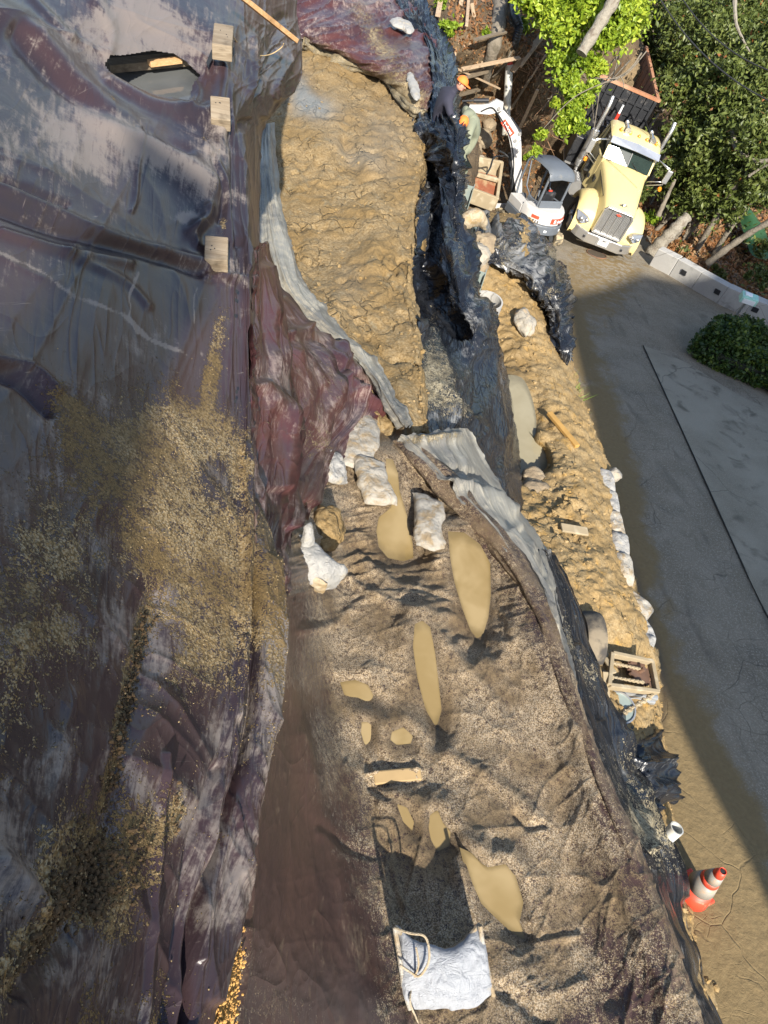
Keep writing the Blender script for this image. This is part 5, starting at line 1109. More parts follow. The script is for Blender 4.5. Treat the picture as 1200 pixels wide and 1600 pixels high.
m = MB(); m.bar((-.1, -.42, .62), (-10.2, -.42, .80), .09, .25); m.bar((-.1, .42, .62), (-10.2, .42, .80), .09, .25); m.bar((-1, -.8, .53), (-1, .8, .53), .1, .1); m.build('chassis', M['black'], truck)
for x_ in (-7.9, -9.2):
    for s in (-1, 1):
        m = MB(); m.cyl((x_, s*.62, .5), (x_, s*1.15, .5), .5, n=24); ty = m.build('wheel', M['tyre'], truck, bevel=.03)
        m = MB(); m.cyl((x_, s*1.155, .5), (x_, s*1.165, .5), .27, n=20); m.build('rim', M['chrome_dull'], ty)
# dump body
db = empty('dump_body', (0, 0, 0)); db.parent = truck
m = MB(); m.box((-5.92, -.14, 2.0), (.05, 2.2, 1.9)); hbd = m.build('headboard', M['black'], db)
m = MB()
for y_ in np.linspace(-1.15, .87, 8): m.box((-5.86, y_, 2.0), (.09, .07, 1.85))
for z_ in (1.35, 1.75, 2.2, 2.6): m.box((-5.87, -.14, z_), (.06, 2.15, .05))
m.build('headboard_rib', M['black'], db)
m = MB(); m.box((-5.93, -.14, 2.97), (.14, 2.34, .09)); m.build('front_rim', M['rust_orange'], db)
for s, y_ in ((-1, -1.24), (1, .96)):
    m = MB(); m.add([(-5.95, y_, 1.15), (-11.3, y_, 1.15), (-11.3, y_, 2.93), (-5.95, y_, 2.93), (-5.95, y_-s*.05, 1.15), (-11.3, y_-s*.05, 1.15), (-11.3, y_-s*.05, 2.93), (-5.95, y_-s*.05, 2.93)], [(0, 1, 2, 3), (7, 6, 5, 4), (0, 4, 5, 1), (1, 5, 6, 2), (2, 6, 7, 3), (3, 7, 4, 0)])
    m.build('side_panel', M['rustdark'], db)
    m = MB(); m.box((-8.6, y_, 2.96), (5.4, .12, .08)); m.build('side_rail', M['rust_orange'], db)
    m = MB()
    for x_ in np.linspace(-6.4, -10.9, 8): m.box((x_, y_-s*.06, 2.0), (.06, .03, 1.7))
    m.build('side_rib', M['rustdark'], db)
m = MB(); m.box((-8.6, -.14, 1.15), (5.35, 2.2, .06)); m.build('bed_floor', M['rust_orange'], db)
m = MB(); m.box((-11.3, -.14, 2.0), (.06, 2.2, 1.7)); m.build('tailgate', M['rust_orange'], db)
m = MB()   # load of leftover earth and leaves banked in the body's near corner
gx, gy = np.meshgrid(np.linspace(-6.0, -11.2, 40), np.linspace(-1.2, .2, 18)); gz_ = 1.2+1.35*np.clip((.2-gy)/1.4, 0, 1)**1.1+.12*fbm(gx*2, gy*2, s=5)
idx = np.arange(gx.size).reshape(gx.shape); mesh_np('leftover_load', np.stack([gx, gy, gz_], -1), np.stack([idx[:-1, :-1], idx[1:, :-1], idx[1:, 1:], idx[:-1, 1:]], -1).reshape(-1, 4), M['rust_orange'], db)
# equipment behind the cab
rk = empty('equipment_rack', (0, 0, 0)); rk.parent = truck
m = MB(); m.box((-4.1, -1.25, 1.35), (.9, .60, .85)); m.build('tool_box', M['black'], rk, bevel=.03)
m = MB(); m.box((-4.1, -1.25, .88), (.92, .62, .06)); m.build('box_step', M['chrome_dull'], rk)
m = MB(); m.box((-4.6, .1, 1.6), (.7, 1.6, 1.3)); m.build('hydraulic_tank', M['black'], rk, bevel=.04)
m = MB()
for y_ in (-.9, -.3, .3, .85): m.tube([(-3.7, y_, 1.2), (-3.75, y_, 2.3), (-4.2, y_, 2.45), (-5.8, y_, 2.3)], .03, 8)
for z_ in (1.5, 1.95, 2.3): m.tube([(-3.72, -.95, z_), (-3.72, .9, z_)], .025, 8)
m.build('pipe_frame', M['black'], rk, smooth=True)
m = MB(); q = np.random.default_rng(2)
for k in range(9): y_ = q.uniform(-.8, .8); m.tube([(-3.8, y_, 1.6), (-3.9-q.random()*.4, y_+q.normal()*.2, 2.4), (-4.4, y_+q.normal()*.3, 2.3), (-5.0, y_, 1.8)], .022, 7)
m.build('hydraulic_hose', M['black_hose'], rk, smooth=True)
for (x_, y_, z_) in ((-4.5, -1.55, 2.55), (-3.7, -.62, 2.75)):
    m = MB(); m.cyl((x_, y_, z_-.2), (x_, y_, z_+.08), .05, n=12); m.build('red_marker', M['red_knob'], rk)
    m = MB(); m.cyl((x_, y_, z_+.08), (x_-.02, y_, z_+.34), .035, n=12); m.build('white_marker', M['white_print'], rk)
    m = MB(); m.cyl((x_, y_, z_-1.2), (x_, y_, z_-.2), .02, n=8); m.build('marker_rod', M['black'], rk)

# ================================================================ MINI EXCAVATOR
RE = M3@np.array([[-0.39428698, -0.89081344, 0.22580789], [-0.74434105, 0.16545696, -0.64697789], [0.53897511, -0.42317303, -0.72830654]])
TE = c2w([4.638789, -9.116417, 22.37725])
ex_ = empty('mini_excavator', mat=mat4(RE*.96, TE), label='white and grey mini excavator with an open canopy parked beside the truck', cat='excavator')
# undercarriage
for s in (-1, 1):
    loop = []; 
    for q in range(40):
        t = q/40*2*math.pi; cx_ = .72*np.sign(math.cos(t))*min(1, abs(math.cos(t))*1.6); loop.append((cx_+.20*math.cos(t), .24+.23*math.sin(t)))
    m = MB(); secs = []
    for (a, b) in loop+[loop[0]]:
        c_ = np.array([a, b]); d_ = c_-np.array([np.clip(a, -.7, .7), .24]); d_ = d_/(np.linalg.norm(d_)+1e-9); i_ = c_-d_*.05
        secs.append([(a, s*.52, b), (a, s*.82, b), (i_[0], s*.82, i_[1]), (i_[0], s*.52, i_[1])])
    m.loft(secs, caps=False); tk = m.build('track', M['track'], ex_)
    m = MB()
    for k in range(0, 40):
        a, b = loop[k]; d_ = np.array([a-np.clip(a, -.7, .7), b-.24]); d_ /= np.linalg.norm(d_)+1e-9
        m.box((a+d_[0]*.02, s*.67, b+d_[1]*.02), (.05, .31, .035), [(d_[1], 0, -d_[0]), (0, 1, 0), (d_[0], 0, d_[1])])
    m.build('track_lug', M['track'], tk, kind='stuff')
    m = MB()
    for x_ in (-.7, -.35, 0, .35, .7): m.cyl((x_, s*.56, .24), (x_, s*.80, .24), .17 if abs(x_) > .5 else .11, n=16)
    m.build('track_roller', M['grey_paint'], tk)
m = MB(); m.box((0, 0, .36), (.9, 1.1, .18)); m.cyl((0, 0, .4), (0, 0, .58), .38, n=24); m.build('undercarriage', M['grey_paint'], ex_)
m = MB(); m.box((1.15, 0, .28), (.08, 1.55, .34)); m.bar((.4, -.35, .3), (1.12, -.35, .25), .1, .08); m.bar((.4, .35, .3), (1.12, .35, .25), .1, .08); m.build('dozer_blade', M['white_paint'], ex_, bevel=.01)
# slewing upper body
def arc(cx_, cy_, r, a0, a1, n, sy=1.): return [(cx_+r*math.cos(math.radians(a0+(a1-a0)*k/(n-1))), cy_+sy*r*math.sin(math.radians(a0+(a1-a0)*k/(n-1)))) for k in range(n)]
hp_ = [(.62, -.72), (.62, .74), (-.25, .76)]+arc(-.32, 0, .76, 98, 262, 13)[1:-1]+[(-.25, -.76)]
sk = [(x, y) for x, y in hp_]
m = MB(); m.prism([(x*1.02, y*1.02) for x, y in sk], .52, .82, 2); m.build('counterweight', M['grey_paint'], ex_, bevel=.03)
bk = [(x, y) for x, y in hp_ if x < -.2] ; bk = [(-.16, .74)]+arc(-.30, 0, .75, 98, 262, 13)+[(-.16, -.74)]
m = MB(); m.loft([[(x, y, .825) for x, y in bk], [(x*.99, y*.99, 1.14) for x, y in bk], [(x*.93, y*.93, 1.22) for x, y in bk]]); m.build('engine_cover', M['white_paint'], ex_, bevel=.02, smooth=True)
m = MB(); m.prism([(-.14, .30), (.55, .30), (.62, .38), (.62, .73), (-.14, .74)], .825, 1.10, 2); m.build('side_cover', M['white_paint'], ex_, bevel=.02)
m = MB(); m.prism([(-.14, -.72), (.58, -.66), (.62, -.50), (-.14, -.50)], .825, .98, 2); m.build('side_cover', M['white_paint'], ex_, bevel=.02)
m = MB(); m.box((.30, -.1, .84), (.75, .8, .03)); m.build('cab_floor', M['black'], ex_)
m = MB(); m.box((-.02, -.05, 1.02), (.45, .48, .14)); m.bar((-.26, -.05, 1.05), (-.34, -.05, 1.62), .44, .12, (1, 0, 0)); st_ = m.build('seat', M['black'], ex_, bevel=.05)
m = MB(); m.box((-.30, -.05, 1.62), (.05, .12, .06)); m.build('seat_tag', M['red_print'], st_)
for y_ in (-.35, .25):
    m = MB(); m.box((.1, y_, 1.12), (.35, .12, .22)); m.build('control_console', M['grey_paint'], ex_, bevel=.03)
    m = MB(); m.tube([(.2, y_, 1.2), (.25, y_, 1.42)], [.012, .02], 8); m.build('joystick', M['black'], ex_)
for y_ in (-.2, .05):
    m = MB(); m.tube([(.5, y_, .85), (.46, y_, 1.35)], [.012, .02], 8); m.build('travel_lever', M['black'], ex_)
# canopy
cp = empty('canopy', (0, 0, 0)); cp.parent = ex_
def csec(x, z, d=.0): return [(x, -.50, z-.06-d), (x, -.46, z-.01), (x, -.36, z+.02), (x, 0, z+.035), (x, .36, z+.02), (x, .46, z-.01), (x, .50, z-.06-d), (x, .44, z-.08), (x, 0, z-.03), (x, -.44, z-.08)]
m = MB(); m.loft([csec(.60, 2.28), csec(.52, 2.36), csec(.0, 2.40), csec(-.45, 2.39), csec(-.62, 2.32), csec(-.68, 2.18)]); m.build('canopy_roof', M['grey_paint'], cp, smooth=True)
for s in (-1, 1):
    m = MB(); m.tube([(.56, s*.46, 2.28), (.66, s*.46, 2.15), (.72, s*.46, 1.5), (.62, s*.46, .86)], .035, 8); m.build('front_post', M['grey_paint'], cp, smooth=True)
    m = MB(); m.tube([(-.60, s*.45, 2.30), (-.56, s*.45, 1.7), (-.52, s*.44, 1.2)], .04, 8); m.build('rear_post', M['grey_paint'], cp, smooth=True)
    m = MB(); m.tube([(-.54, s*.46, 1.35), (-.1, s*.47, 1.3), (.3, s*.47, 1.5), (.5, s*.47, 2.2)], .025, 8); m.build('side_rail', M['grey_paint'], cp, smooth=True)
m = MB(); m.box((-.60, 0, 1.32), (.06, .90, .24)); m.build('rear_guard', M['grey_paint'], cp, bevel=.02)
# decals on the curved rear
def decal(a0, a1, z0, z1, mt, name, par, off=.012, r=.745):
    A_0 = arc(-.30, 0, r+off, a0, a1, 8); m = MB()
    V = [(x, y, z0) for x, y in A_0]+[(x, y, z1) for x, y in A_0]; m.add(V, [(i, i+1, i+9, i+8) for i in range(7)]); return m.build(name, mt, par, solid=.004)
decal(172, 228, .90, 1.08, M['red_print'], 'red_stripe', ex_)
decal(120, 140, .96, 1.06, M['red_print'], 'red_stripe', ex_)
def text(s, size, mt, name, par, loc, ax, ay, extr=.002, bold=0.):
    cu = bpy.data.curves.new(name, 'FONT'); cu.body = s; cu.size = size; cu.extrude = extr; cu.align_x = 'CENTER'; cu.align_y = 'CENTER'; cu.offset = bold; cu.resolution_u = 2
    t_ = bpy.data.objects.new(name, cu); sc.collection.objects.link(t_); bpy.context.view_layer.update()
    me = bpy.data.meshes.new_from_object(t_.evaluated_get(bpy.context.evaluated_depsgraph_get())); bpy.data.objects.remove(t_)
    me.materials.clear(); me.materials.append(mt); o = bpy.data.objects.new(name, me); sc.collection.objects.link(o); o.parent = par
    ax = np.array(ax, float); ax /= np.linalg.norm(ax); ay = np.array(ay, float); ay -= (ay@ax)*ax; ay /= np.linalg.norm(ay); az = np.cross(ax, ay)
    o.matrix_local = Matrix([[ax[i], ay[i], az[i], loc[i]] for i in range(3)]+[[0, 0, 0, 1]]); return o
def onarc(s_, a, z, size, mt, name):
    th = math.radians(a); r_ = .775; return text(s_, size, mt, name, ex_, (-.30+r_*math.cos(th), r_*math.sin(th), z), (math.sin(th), -math.cos(th), 0), (0, 0, 1), bold=.004)
for i, ch in enumerate('bobcat'): onarc(ch, 192+i*5.6, .985, .13, M['white_print'], 'maker_letter')
onarc('\u25cf', 184, .985, .13, M['white_print'], 'maker_mark') if False else None
m = MB(); th = math.radians(183); c_ = (-.30+.772*math.cos(th), .772*math.sin(th), .99); m.box(c_, (.02, .07, .11)); m.build('maker_mark', M['white_print'], ex_, bevel=.01)
for i, ch in enumerate('E35'): onarc(ch, 128+i*6, .89, .09, M['black'], 'model_letter')
m = MB(); th = math.radians(205); m.box((-.30+.755*math.cos(th), .755*math.sin(th), .86), (.03, .08, .05)); m.build('lock_plate', M['black'], ex_)
for a in (165, 215):
    th = math.radians(a); m = MB(); m.box((-.31+.775*math.cos(th), .775*math.sin(th), .66), (.04, .10, .07), [(math.cos(th), math.sin(th), 0), (-math.sin(th), math.cos(th), 0), (0, 0, 1)]); m.build('rear_lamp', M['white_print'], ex_, bevel=.01)
# boom, arm, cylinders (profile drawn in the vertical plane the boom is swung to)
PHI = math.radians(58); bm_ = empty('boom_assembly', (0, 0, 0)); bm_.parent = ex_
_ml = Matrix.Translation((.95, 0, 0))@Matrix.Rotation(PHI, 4, 'Z'); bm_.matrix_local = _ml
_Mb = np.array(mat4(RE*.96, TE)@_ml); _Mi = np.linalg.inv(_Mb)
def bx(px, py):
    "where the sight line of a photo pixel meets the boom's plane: (reach, height)"
    o_ = (_Mi@np.append(ORG, 1))[:3]; d_ = _Mi[:3, :3]@(rays(float(px), float(py))@M3.T); q = o_-d_*(o_[1]/d_[1]); return np.array([q[0], q[2]])
def beam(name, pts, ws, mt, th_=.16, y0=0.):
    pts = np.array(pts, float); t = np.gradient(pts, axis=0); t /= np.linalg.norm(t, axis=1)[:, None]; nrm = np.stack([-t[:, 1], t[:, 0]], 1)
    up_ = pts+nrm*np.array(ws)[:, None]/2; lo = pts-nrm*np.array(ws)[:, None]/2
    secs = [[(a[0], y0-th_/2, a[1]), (a[0], y0+th_/2, a[1]), (b[0], y0+th_/2, b[1]), (b[0], y0-th_/2, b[1])] for a, b in zip(up_, lo)]
    m = MB(); m.loft(secs); return m.build(name, mt, bm_, bevel=.015)
F0, F1, F2, F3, F4 = bx(811, 300), bx(808, 258), bx(805, 218), bx(796, 196), bx(782, 174)
beam('boom', cr(np.array([F0, F1, F2, F3, F4]), 17), np.interp(np.linspace(0, 1, 17), [0, .15, .5, .8, 1], [.2, .27, .36, .30, .2]), M['white_paint'], .22)
beam('arm', [bx(786, 166), bx(776, 165), bx(764, 170), bx(750, 170), bx(733, 168)], [.20, .36, .30, .24, .16], M['white_paint'], .18)
B3 = lambda p, y=0.: (p[0], y, p[1])
m = MB(); m.box((0, 0, .74), (.36, .32, .36)); m.build('swing_post', M['grey_paint'], bm_, bevel=.02)
m = MB(); m.cyl((.25, 0, .78), B3(F1*.6+F2*.4-[-.22, .0]), .075, n=14); m.build('boom_cylinder', M['black'], bm_, smooth=True)
m = MB(); m.cyl(B3(bx(812, 207)), B3(bx(797, 186)), .07, n=14); m.cyl(B3(bx(797, 186)), B3(bx(786, 168)), .035, n=12); m.build('arm_cylinder', M['black'], bm_, smooth=True)
m = MB(); m.bar(B3(bx(812, 208)), B3(bx(806, 214)), .14, .12, (0, 1, 0)); m.build('cylinder_bracket', M['white_paint'], bm_)
m = MB(); m.cyl(B3(bx(764, 157)), B3(bx(740, 157)), .065, n=14); m.cyl(B3(bx(740, 157)), B3(bx(722, 158)), .03, n=12); m.build('bucket_cylinder', M['black'], bm_, smooth=True)
for s in (-1, 1):
    C_ = cr(np.array([B3(bx(x, y), s*.125) for x, y in ((800, 285), (803, 255), (799, 220), (790, 196), (778, 176), (768, 166), (752, 172))]), 30); m = MB(); m.tube(C_, .02, 7); m.build('hose', M['black_hose'], bm_, smooth=True)
    for q in (bx(780, 168), bx(812, 207), F2):
        m = MB(); m.cyl(B3(q, s*.10), B3(q, s*.14), .055, n=12); m.build('pivot_pin', M['chrome_dull'], bm_)
for s in (-1, 1):
    a_, b_ = bx(786, 187), bx(801, 209); d_ = np.array([a_[0]-b_[0], 0, a_[1]-b_[1]]); L_ = np.linalg.norm(d_); d_ /= L_; u_2 = np.array([-d_[2], 0, d_[0]]); cc_ = (a_+b_)/2
    m = MB(); m.box((cc_[0], s*.113, cc_[1]), (L_, .006, .17), [d_, (0, 1, 0), u_2]); m.build('boom_decal', M['red_print'], bm_)
    text('bobcat', .15, M['white_print'], 'boom_lettering', bm_, (cc_[0], s*.119, cc_[1]-.01), d_*(-1 if s > 0 else 1), u_2, bold=.003)
tipb = bx(733, 168)
m = MB(); m.prism([(tipb[0]+x, tipb[1]+z) for x, z in [(-.05, 0), (.2, .05), (.35, -.3), (.15, -.6), (-.2, -.67), (-.3, -.63), (.05, -.5), (.15, -.3), (.05, -.13), (-.05, -.13)]], -.30, .30, 1); m.build('bucket', M['black'], bm_, bevel=.01)

# ================================================================ SANDBAGS
def pillow(name, rows, th, mat, n=34, wr=1., parent=None, power=.5, under=None, seed=0, **props):
    "stuffed bag: a patch through control points (photo x, photo y, depth) swollen to thickness th with creases"
    G = rowgrid(rows, n, n); P = W(G[..., 0], G[..., 1], G[..., 2])
    du = np.gradient(P, axis=1); dv = np.gradient(P, axis=0); nn = np.cross(du, dv); nn /= np.linalg.norm(nn, axis=2)[..., None]+1e-9
    if np.median((nn*(ORG-P)).sum(2)) < 0: nn = -nn
    u = np.linspace(-1, 1, n)[None, :]; v = np.linspace(-1, 1, n)[:, None]
    b = ((1-np.abs(u)**2.6)*(1-np.abs(v)**2.8))**(power+.12); pj = .022*np.mean(np.linalg.norm(P[0]-P[-1], axis=1))/.5; P = P+(np.stack([fbm(P[..., 0]*5+seed, P[..., 1]*5, s=221), fbm(P[..., 0]*5, P[..., 1]*5+seed, s=222), 0*P[..., 0]], -1))*.045
    x, y, z = P[..., 0]+seed, P[..., 1], P[..., 2]
    k = th*b+wr*b*(.020*ridged(x*7, y*7, z*7, o=3, s=201+seed)+.012*fbm(x*14, y*14, z*14, s=202+seed))+wr*.006*ridged(x*20, y*20, z*20, o=2, s=203)
    T_ = P+nn*k[..., None]; B2 = P-nn*(th*.6*b)[..., None]
    # ragged seam
    ed = (np.abs(u) > .999)|(np.abs(v) > .999); T_ = T_+nn*(ed*.012*fbm(x*15, y*15, z*15, s=9))[..., None]; B2[np.broadcast_to(ed, B2.shape[:2])] = T_[np.broadcast_to(ed, B2.shape[:2])]
    V = np.concatenate([T_.reshape(-1, 3), B2.reshape(-1, 3)]); idx = np.arange(n*n).reshape(n, n)
    Fc = np.stack([idx[:-1, :-1], idx[:-1, 1:], idx[1:, 1:], idx[1:, :-1]], -1).reshape(-1, 4)
    return setp(mesh_np(name, V, np.concatenate([Fc, Fc[:, ::-1]+n*n]), mat, parent), **props)
def zz(a, h): return [(x, y, bt_z(x, y)+h) for x, y in a]
SG = 'sandbags lying on the bench tarp'
pillow('sandbag', [zz([(537, 642), (560, 641), (591, 658)], .16), zz([(535, 690), (562, 690), (592, 700)], .14), zz([(531, 726), (560, 733), (582, 738)], .08)], .075, M['bag_dirty'], seed=1, label='upper white sandbag with brown stains, above the other bags by the mud', cat='sandbag', group=SG)
pillow('sandbag', [zz([(551, 712), (575, 714), (603, 722)], .17), zz([(560, 752), (585, 755), (610, 760)], .13), zz([(568, 786), (590, 789), (621, 792)], .08)], .075, M['bag_dirty'], seed=2, label='middle mud-stained sandbag leaning beside the narrow top pool', cat='sandbag', group=SG)
pillow('sandbag', [zz([(500, 713), (515, 710), (530, 714)], .12), zz([(501, 733), (520, 735), (540, 738)], .12), zz([(505, 748), (525, 758), (546, 756)], .06)], .06, M['bag_white'], wr=2.2, seed=3, label='small crumpled white bag left of the two stained sandbags', cat='sandbag', group=SG)
pillow('sandbag', [zz([(647, 770), (668, 775), (690, 782)], .13), zz([(648, 820), (672, 822), (695, 825)], .12), zz([(650, 855), (675, 862), (700, 868)], .07)], .07, M['bag_dirty'], seed=4, label='flat sandbag between the two largest tan pools', cat='sandbag', group=SG)
# white bag with its empty end standing up
wb = empty('torn_sandbag', tuple(W(488., 880., -4.6)), label='bright white torn bag with a mud-caked belly and one end sticking up', cat='sandbag')
wl_ = np.array(wb.location)
def shift(o, c): 
    o.data.transform(Matrix.Translation(Vector([-float(q) for q in c]))); return o
o = pillow('bag_body', [[(442, 846, -4.28), (458, 838, -4.22), (472, 838, -4.2), (488, 852, -4.2), (512, 872, -4.24), (541, 889, -4.32)], [(441, 862, -4.3), (456, 862, -4.2), (474, 866, -4.16), (492, 876, -4.18), (514, 888, -4.22), (540, 895, -4.34)], [(444, 878, -4.4), (458, 886, -4.3), (476, 893, -4.26), (492, 900, -4.26), (510, 906, -4.3), (530, 908, -4.4)],
     [(456, 896, -4.52), (468, 904, -4.46), (482, 912, -4.44), (496, 918, -4.44), (508, 922, -4.46), (520, 921, -4.5)]], .045, M['bag_white'], wr=1.3, seed=5, n=50); shift(o, wl_); o.parent = wb
o = pillow('mud_crust', [[(446, 880, -4.34), (460, 888, -4.24), (478, 896, -4.2), (496, 903, -4.2), (512, 910, -4.24)], [(450, 890, -4.42), (464, 898, -4.34), (480, 906, -4.32), (496, 912, -4.32), (510, 917, -4.36)], [(456, 898, -4.54), (468, 906, -4.48), (482, 914, -4.46), (496, 920, -4.46), (507, 923, -4.48)]], .03, M['bag_tan'], wr=1., seed=6); shift(o, wl_); o.parent = wb
o = pillow('loose_end', [[(477, 818, -4.02), (482, 815, -4.0), (487, 814, -4.02)], [(470, 834, -4.08), (477, 833, -4.04), (485, 832, -4.08)], [(463, 850, -4.18), (473, 850, -4.12), (484, 850, -4.18)], [(458, 866, -4.26), (472, 868, -4.18), (486, 868, -4.24)]], .02, M['bag_white'], wr=.9, n=30, seed=7); shift(o, wl_); o.parent = wb
# big upright bag in the foreground
zf = bt_z(700, 1545)+.0
bb = empty('woven_bag', tuple(W(695., 1530., zf)), label='large pale blue-white woven bag propped up in the foreground with loose cords', cat='woven bag')
bl_ = np.array(bb.location)
o = pillow('bag_body', [[(616, 1449, zf+.13), (645, 1474, zf+.115), (680, 1487, zf+.11), (718, 1476, zf+.115), (750, 1444, zf+.13)], [(624, 1482, zf+.13), (652, 1492, zf+.12), (690, 1498, zf+.12), (725, 1494, zf+.12), (757, 1478, zf+.13)],
     [(630, 1525, zf+.09), (660, 1530, zf+.09), (695, 1532, zf+.09), (732, 1530, zf+.09), (764, 1520, zf+.09)], [(640, 1575, zf+.03), (665, 1581, zf+.03), (700, 1583, zf+.03), (738, 1574, zf+.03), (771, 1555, zf+.03)]], .060, M['bag_pale'], n=60, wr=.55, seed=8); shift(o, bl_); o.parent = bb
m = MB(); hem = cr(np.array([list(W(x, y, z)) for x, y, z in [(616, 1448, zf+.145), (645, 1473, zf+.13), (680, 1487, zf+.125), (718, 1476, zf+.13), (750, 1444, zf+.145)]]), 40); m.tube(hem-bl_, .012, 7); m.build('rolled_hem', M['bag_dirty'], bb, smooth=True)
for sx in ([(617, 1449, zf+.20), (625, 1500, zf+.14), (632, 1545, zf+.08), (641, 1577, zf+.04)], [(750, 1446, zf+.20), (757, 1490, zf+.115), (765, 1530, zf+.08), (771, 1556, zf+.04)]):
    m = MB(); m.tube(cr(np.array([list(W(*p)) for p in sx]), 24)-bl_, .012, 7); m.build('side_seam', M['bag_dirty'], bb, smooth=True)
m = MB(); m.tube(cr(np.array([list(W(*p)) for p in [(617, 1450, zf+.22), (640, 1458, zf+.26), (662, 1462, zf+.27), (670, 1480, zf+.25), (669, 1505, zf+.22), (655, 1525, zf+.18), (640, 1518, zf+.18), (625, 1508, zf+.19)]]), 60)-bl_, .006, 6); m.build('cord', M['bag_tan'], bb, smooth=True)
m = MB(); m.tube(cr(np.array([list(W(*p)) for p in [(650, 1480, zf+.27), (654, 1508, zf+.24), (645, 1535, zf+.11), (641, 1565, zf+.12), (650, 1590, zf+.05), (655, 1603, zf+.03)]]), 40)-bl_, .005, 6); m.build('cord', M['bag_tan'], bb, smooth=True)
m = MB(); q = np.random.default_rng(12)
for k in range(7): m.add([W(696+q.normal()*1.5+a, 1538+k*3.6+b, zf+.1155-k*.010) for a, b in ((-3, 0), (0, -2.5), (3, 0), (0, 2.5))], [(0, 1, 2, 3)])
for v_ in m.v: v_ -= bl_
m.build('ink_smudge', M['black'], bb)
# mud clod by the white bag
def lump(name, px, py, z, r, mat, seed, sc3=(1, 1, .7), sub=18, amp=.3, **props):
    th = np.linspace(0, np.pi, sub)[:, None]; ph = np.linspace(0, 2*np.pi, sub*2)[None, :-1]
    D = np.stack([np.sin(th)*np.cos(ph), np.sin(th)*np.sin(ph), np.cos(th)+0*ph], -1)
    k = 1+amp*fbm(D[..., 0]*1.4+seed, D[..., 1]*1.4, D[..., 2]*1.4, s=seed)+.12*fbm(D[..., 0]*5+seed, D[..., 1]*5, D[..., 2]*5, s=seed)
    V = D*k[..., None]*r*np.array(sc3); c = W(float(px), float(py), z); idx = np.arange(D.shape[0]*D.shape[1]).reshape(D.shape[:2]); nx = np.roll(idx, -1, 1)
    Fc = np.stack([idx[:-1], idx[1:], nx[1:], nx[:-1]], -1).reshape(-1, 4)
    return setp(mesh_np(name, V.reshape(-1, 3)+c, Fc, mat), **props)
lump('mud_clod', 508, 826, bt_z(508, 826)+.05, .14, M['mud'], 3, (1, 1.5, .7), amp=.6, label='brown mud clod lying above the bright white bag', cat='clod')
# bags and rocks elsewhere
def bag_at(px, py, z, L, Wd, th, ang, mat, seed, **p):
    "sandbag laid at a place with a heading in degrees"
    c = W(float(px), float(py), z); a = math.radians(ang); e = np.array([math.cos(a), math.sin(a), 0]); g_ = np.array([-math.sin(a), math.cos(a), 0]); n = 22
    u = np.linspace(-1, 1, n)[None, :]; v = np.linspace(-1, 1, n)[:, None]; b = ((1-np.abs(u)**4)*(1-np.abs(v)**4))**.5
    X_ = c+e*(u*L/2+0*v)[..., None]+g_*(v*Wd/2*(1-.12*u**2))[..., None]; nz = np.array([0, 0, 1.])
    k = .04*ridged(X_[..., 0]*6+seed, X_[..., 1]*6, o=2, s=seed)*b
    T_ = X_+nz*(th*b+k)[..., None]; B2 = X_-nz*(th*.6*b)[..., None]; idx = np.arange(n*n).reshape(n, n); Fc = np.stack([idx[:-1, :-1], idx[:-1, 1:], idx[1:, 1:], idx[1:, :-1]], -1).reshape(-1, 4)
    return setp(mesh_np('sandbag', np.concatenate([T_.reshape(-1, 3), B2.reshape(-1, 3)]), np.concatenate([Fc, Fc[:, ::-1]+n*n]), mat), **p)
hang = math.degrees(math.atan2(hd[1], hd[0]))
RG = 'mud-covered sandbags along the road edge'
for k, (x, y, L, Wd, an, mt, lb) in enumerate([(944, 757, .60, .34, 8, 'bag_white', 'topmost white sandbag of the row along the road edge'), (950, 790, .62, .36, 4, 'bag_white', 'second white sandbag down the row along the road edge'), (957, 824, .60, .36, 12, 'bag_dirty', 'white sandbag in the middle of the row beside the soil strip'),
        (964, 858, .58, .36, 2, 'bag_white', 'muddy white sandbag in the row, level with the short board'), (972, 890, .55, .32, 8, 'bag_dirty', 'lowest straight-lying sandbag of the roadside row'), (998, 985, .46, .34, 30, 'bag_white', 'small white bag at the road edge right of the tyre'), (1002, 1008, .42, .32, -20, 'bag_white', 'small crumpled white bag at the road edge just above the steel frame'),
        (991, 950, .50, .42, 60, 'bag_dirty', 'angular mud-soaked bag whose pale corner points at the road'), (935, 958, .55, .42, 30, 'bag_tan', 'tan mud-soaked bag above the tyre'), (958, 981, .44, .42, 0, 'bag_tan', 'round tan bag just right of the tyre')]):
    bag_at(x, y, rz(x, y, .40 if x < 990 else .18), L, Wd, .15, hang+an, M[mt], 30+k, label=lb, cat='sandbag', group=RG)
P_tmp = None
pillow('sandbag', [[(718, 345, -7.75), (728, 334, -7.6), (745, 330, -7.55), (757, 340, -7.7)], [(715, 352, -7.8), (732, 342, -7.6), (746, 339, -7.55), (760, 350, -7.75)], [(722, 358, -7.9), (734, 352, -7.8), (746, 350, -7.8), (761, 360, -7.95)]], .11, M['bag_tan'], seed=9, label='tan sandbag draped over the top of a steel post', cat='sandbag')
lump('rock', 820, 502, rz(820, 502, 1.32), .30, M['rock'], 8, (.75, 1.2, .5), amp=.6, label='whitish boulder on the soil strip beside the trench', cat='rock')
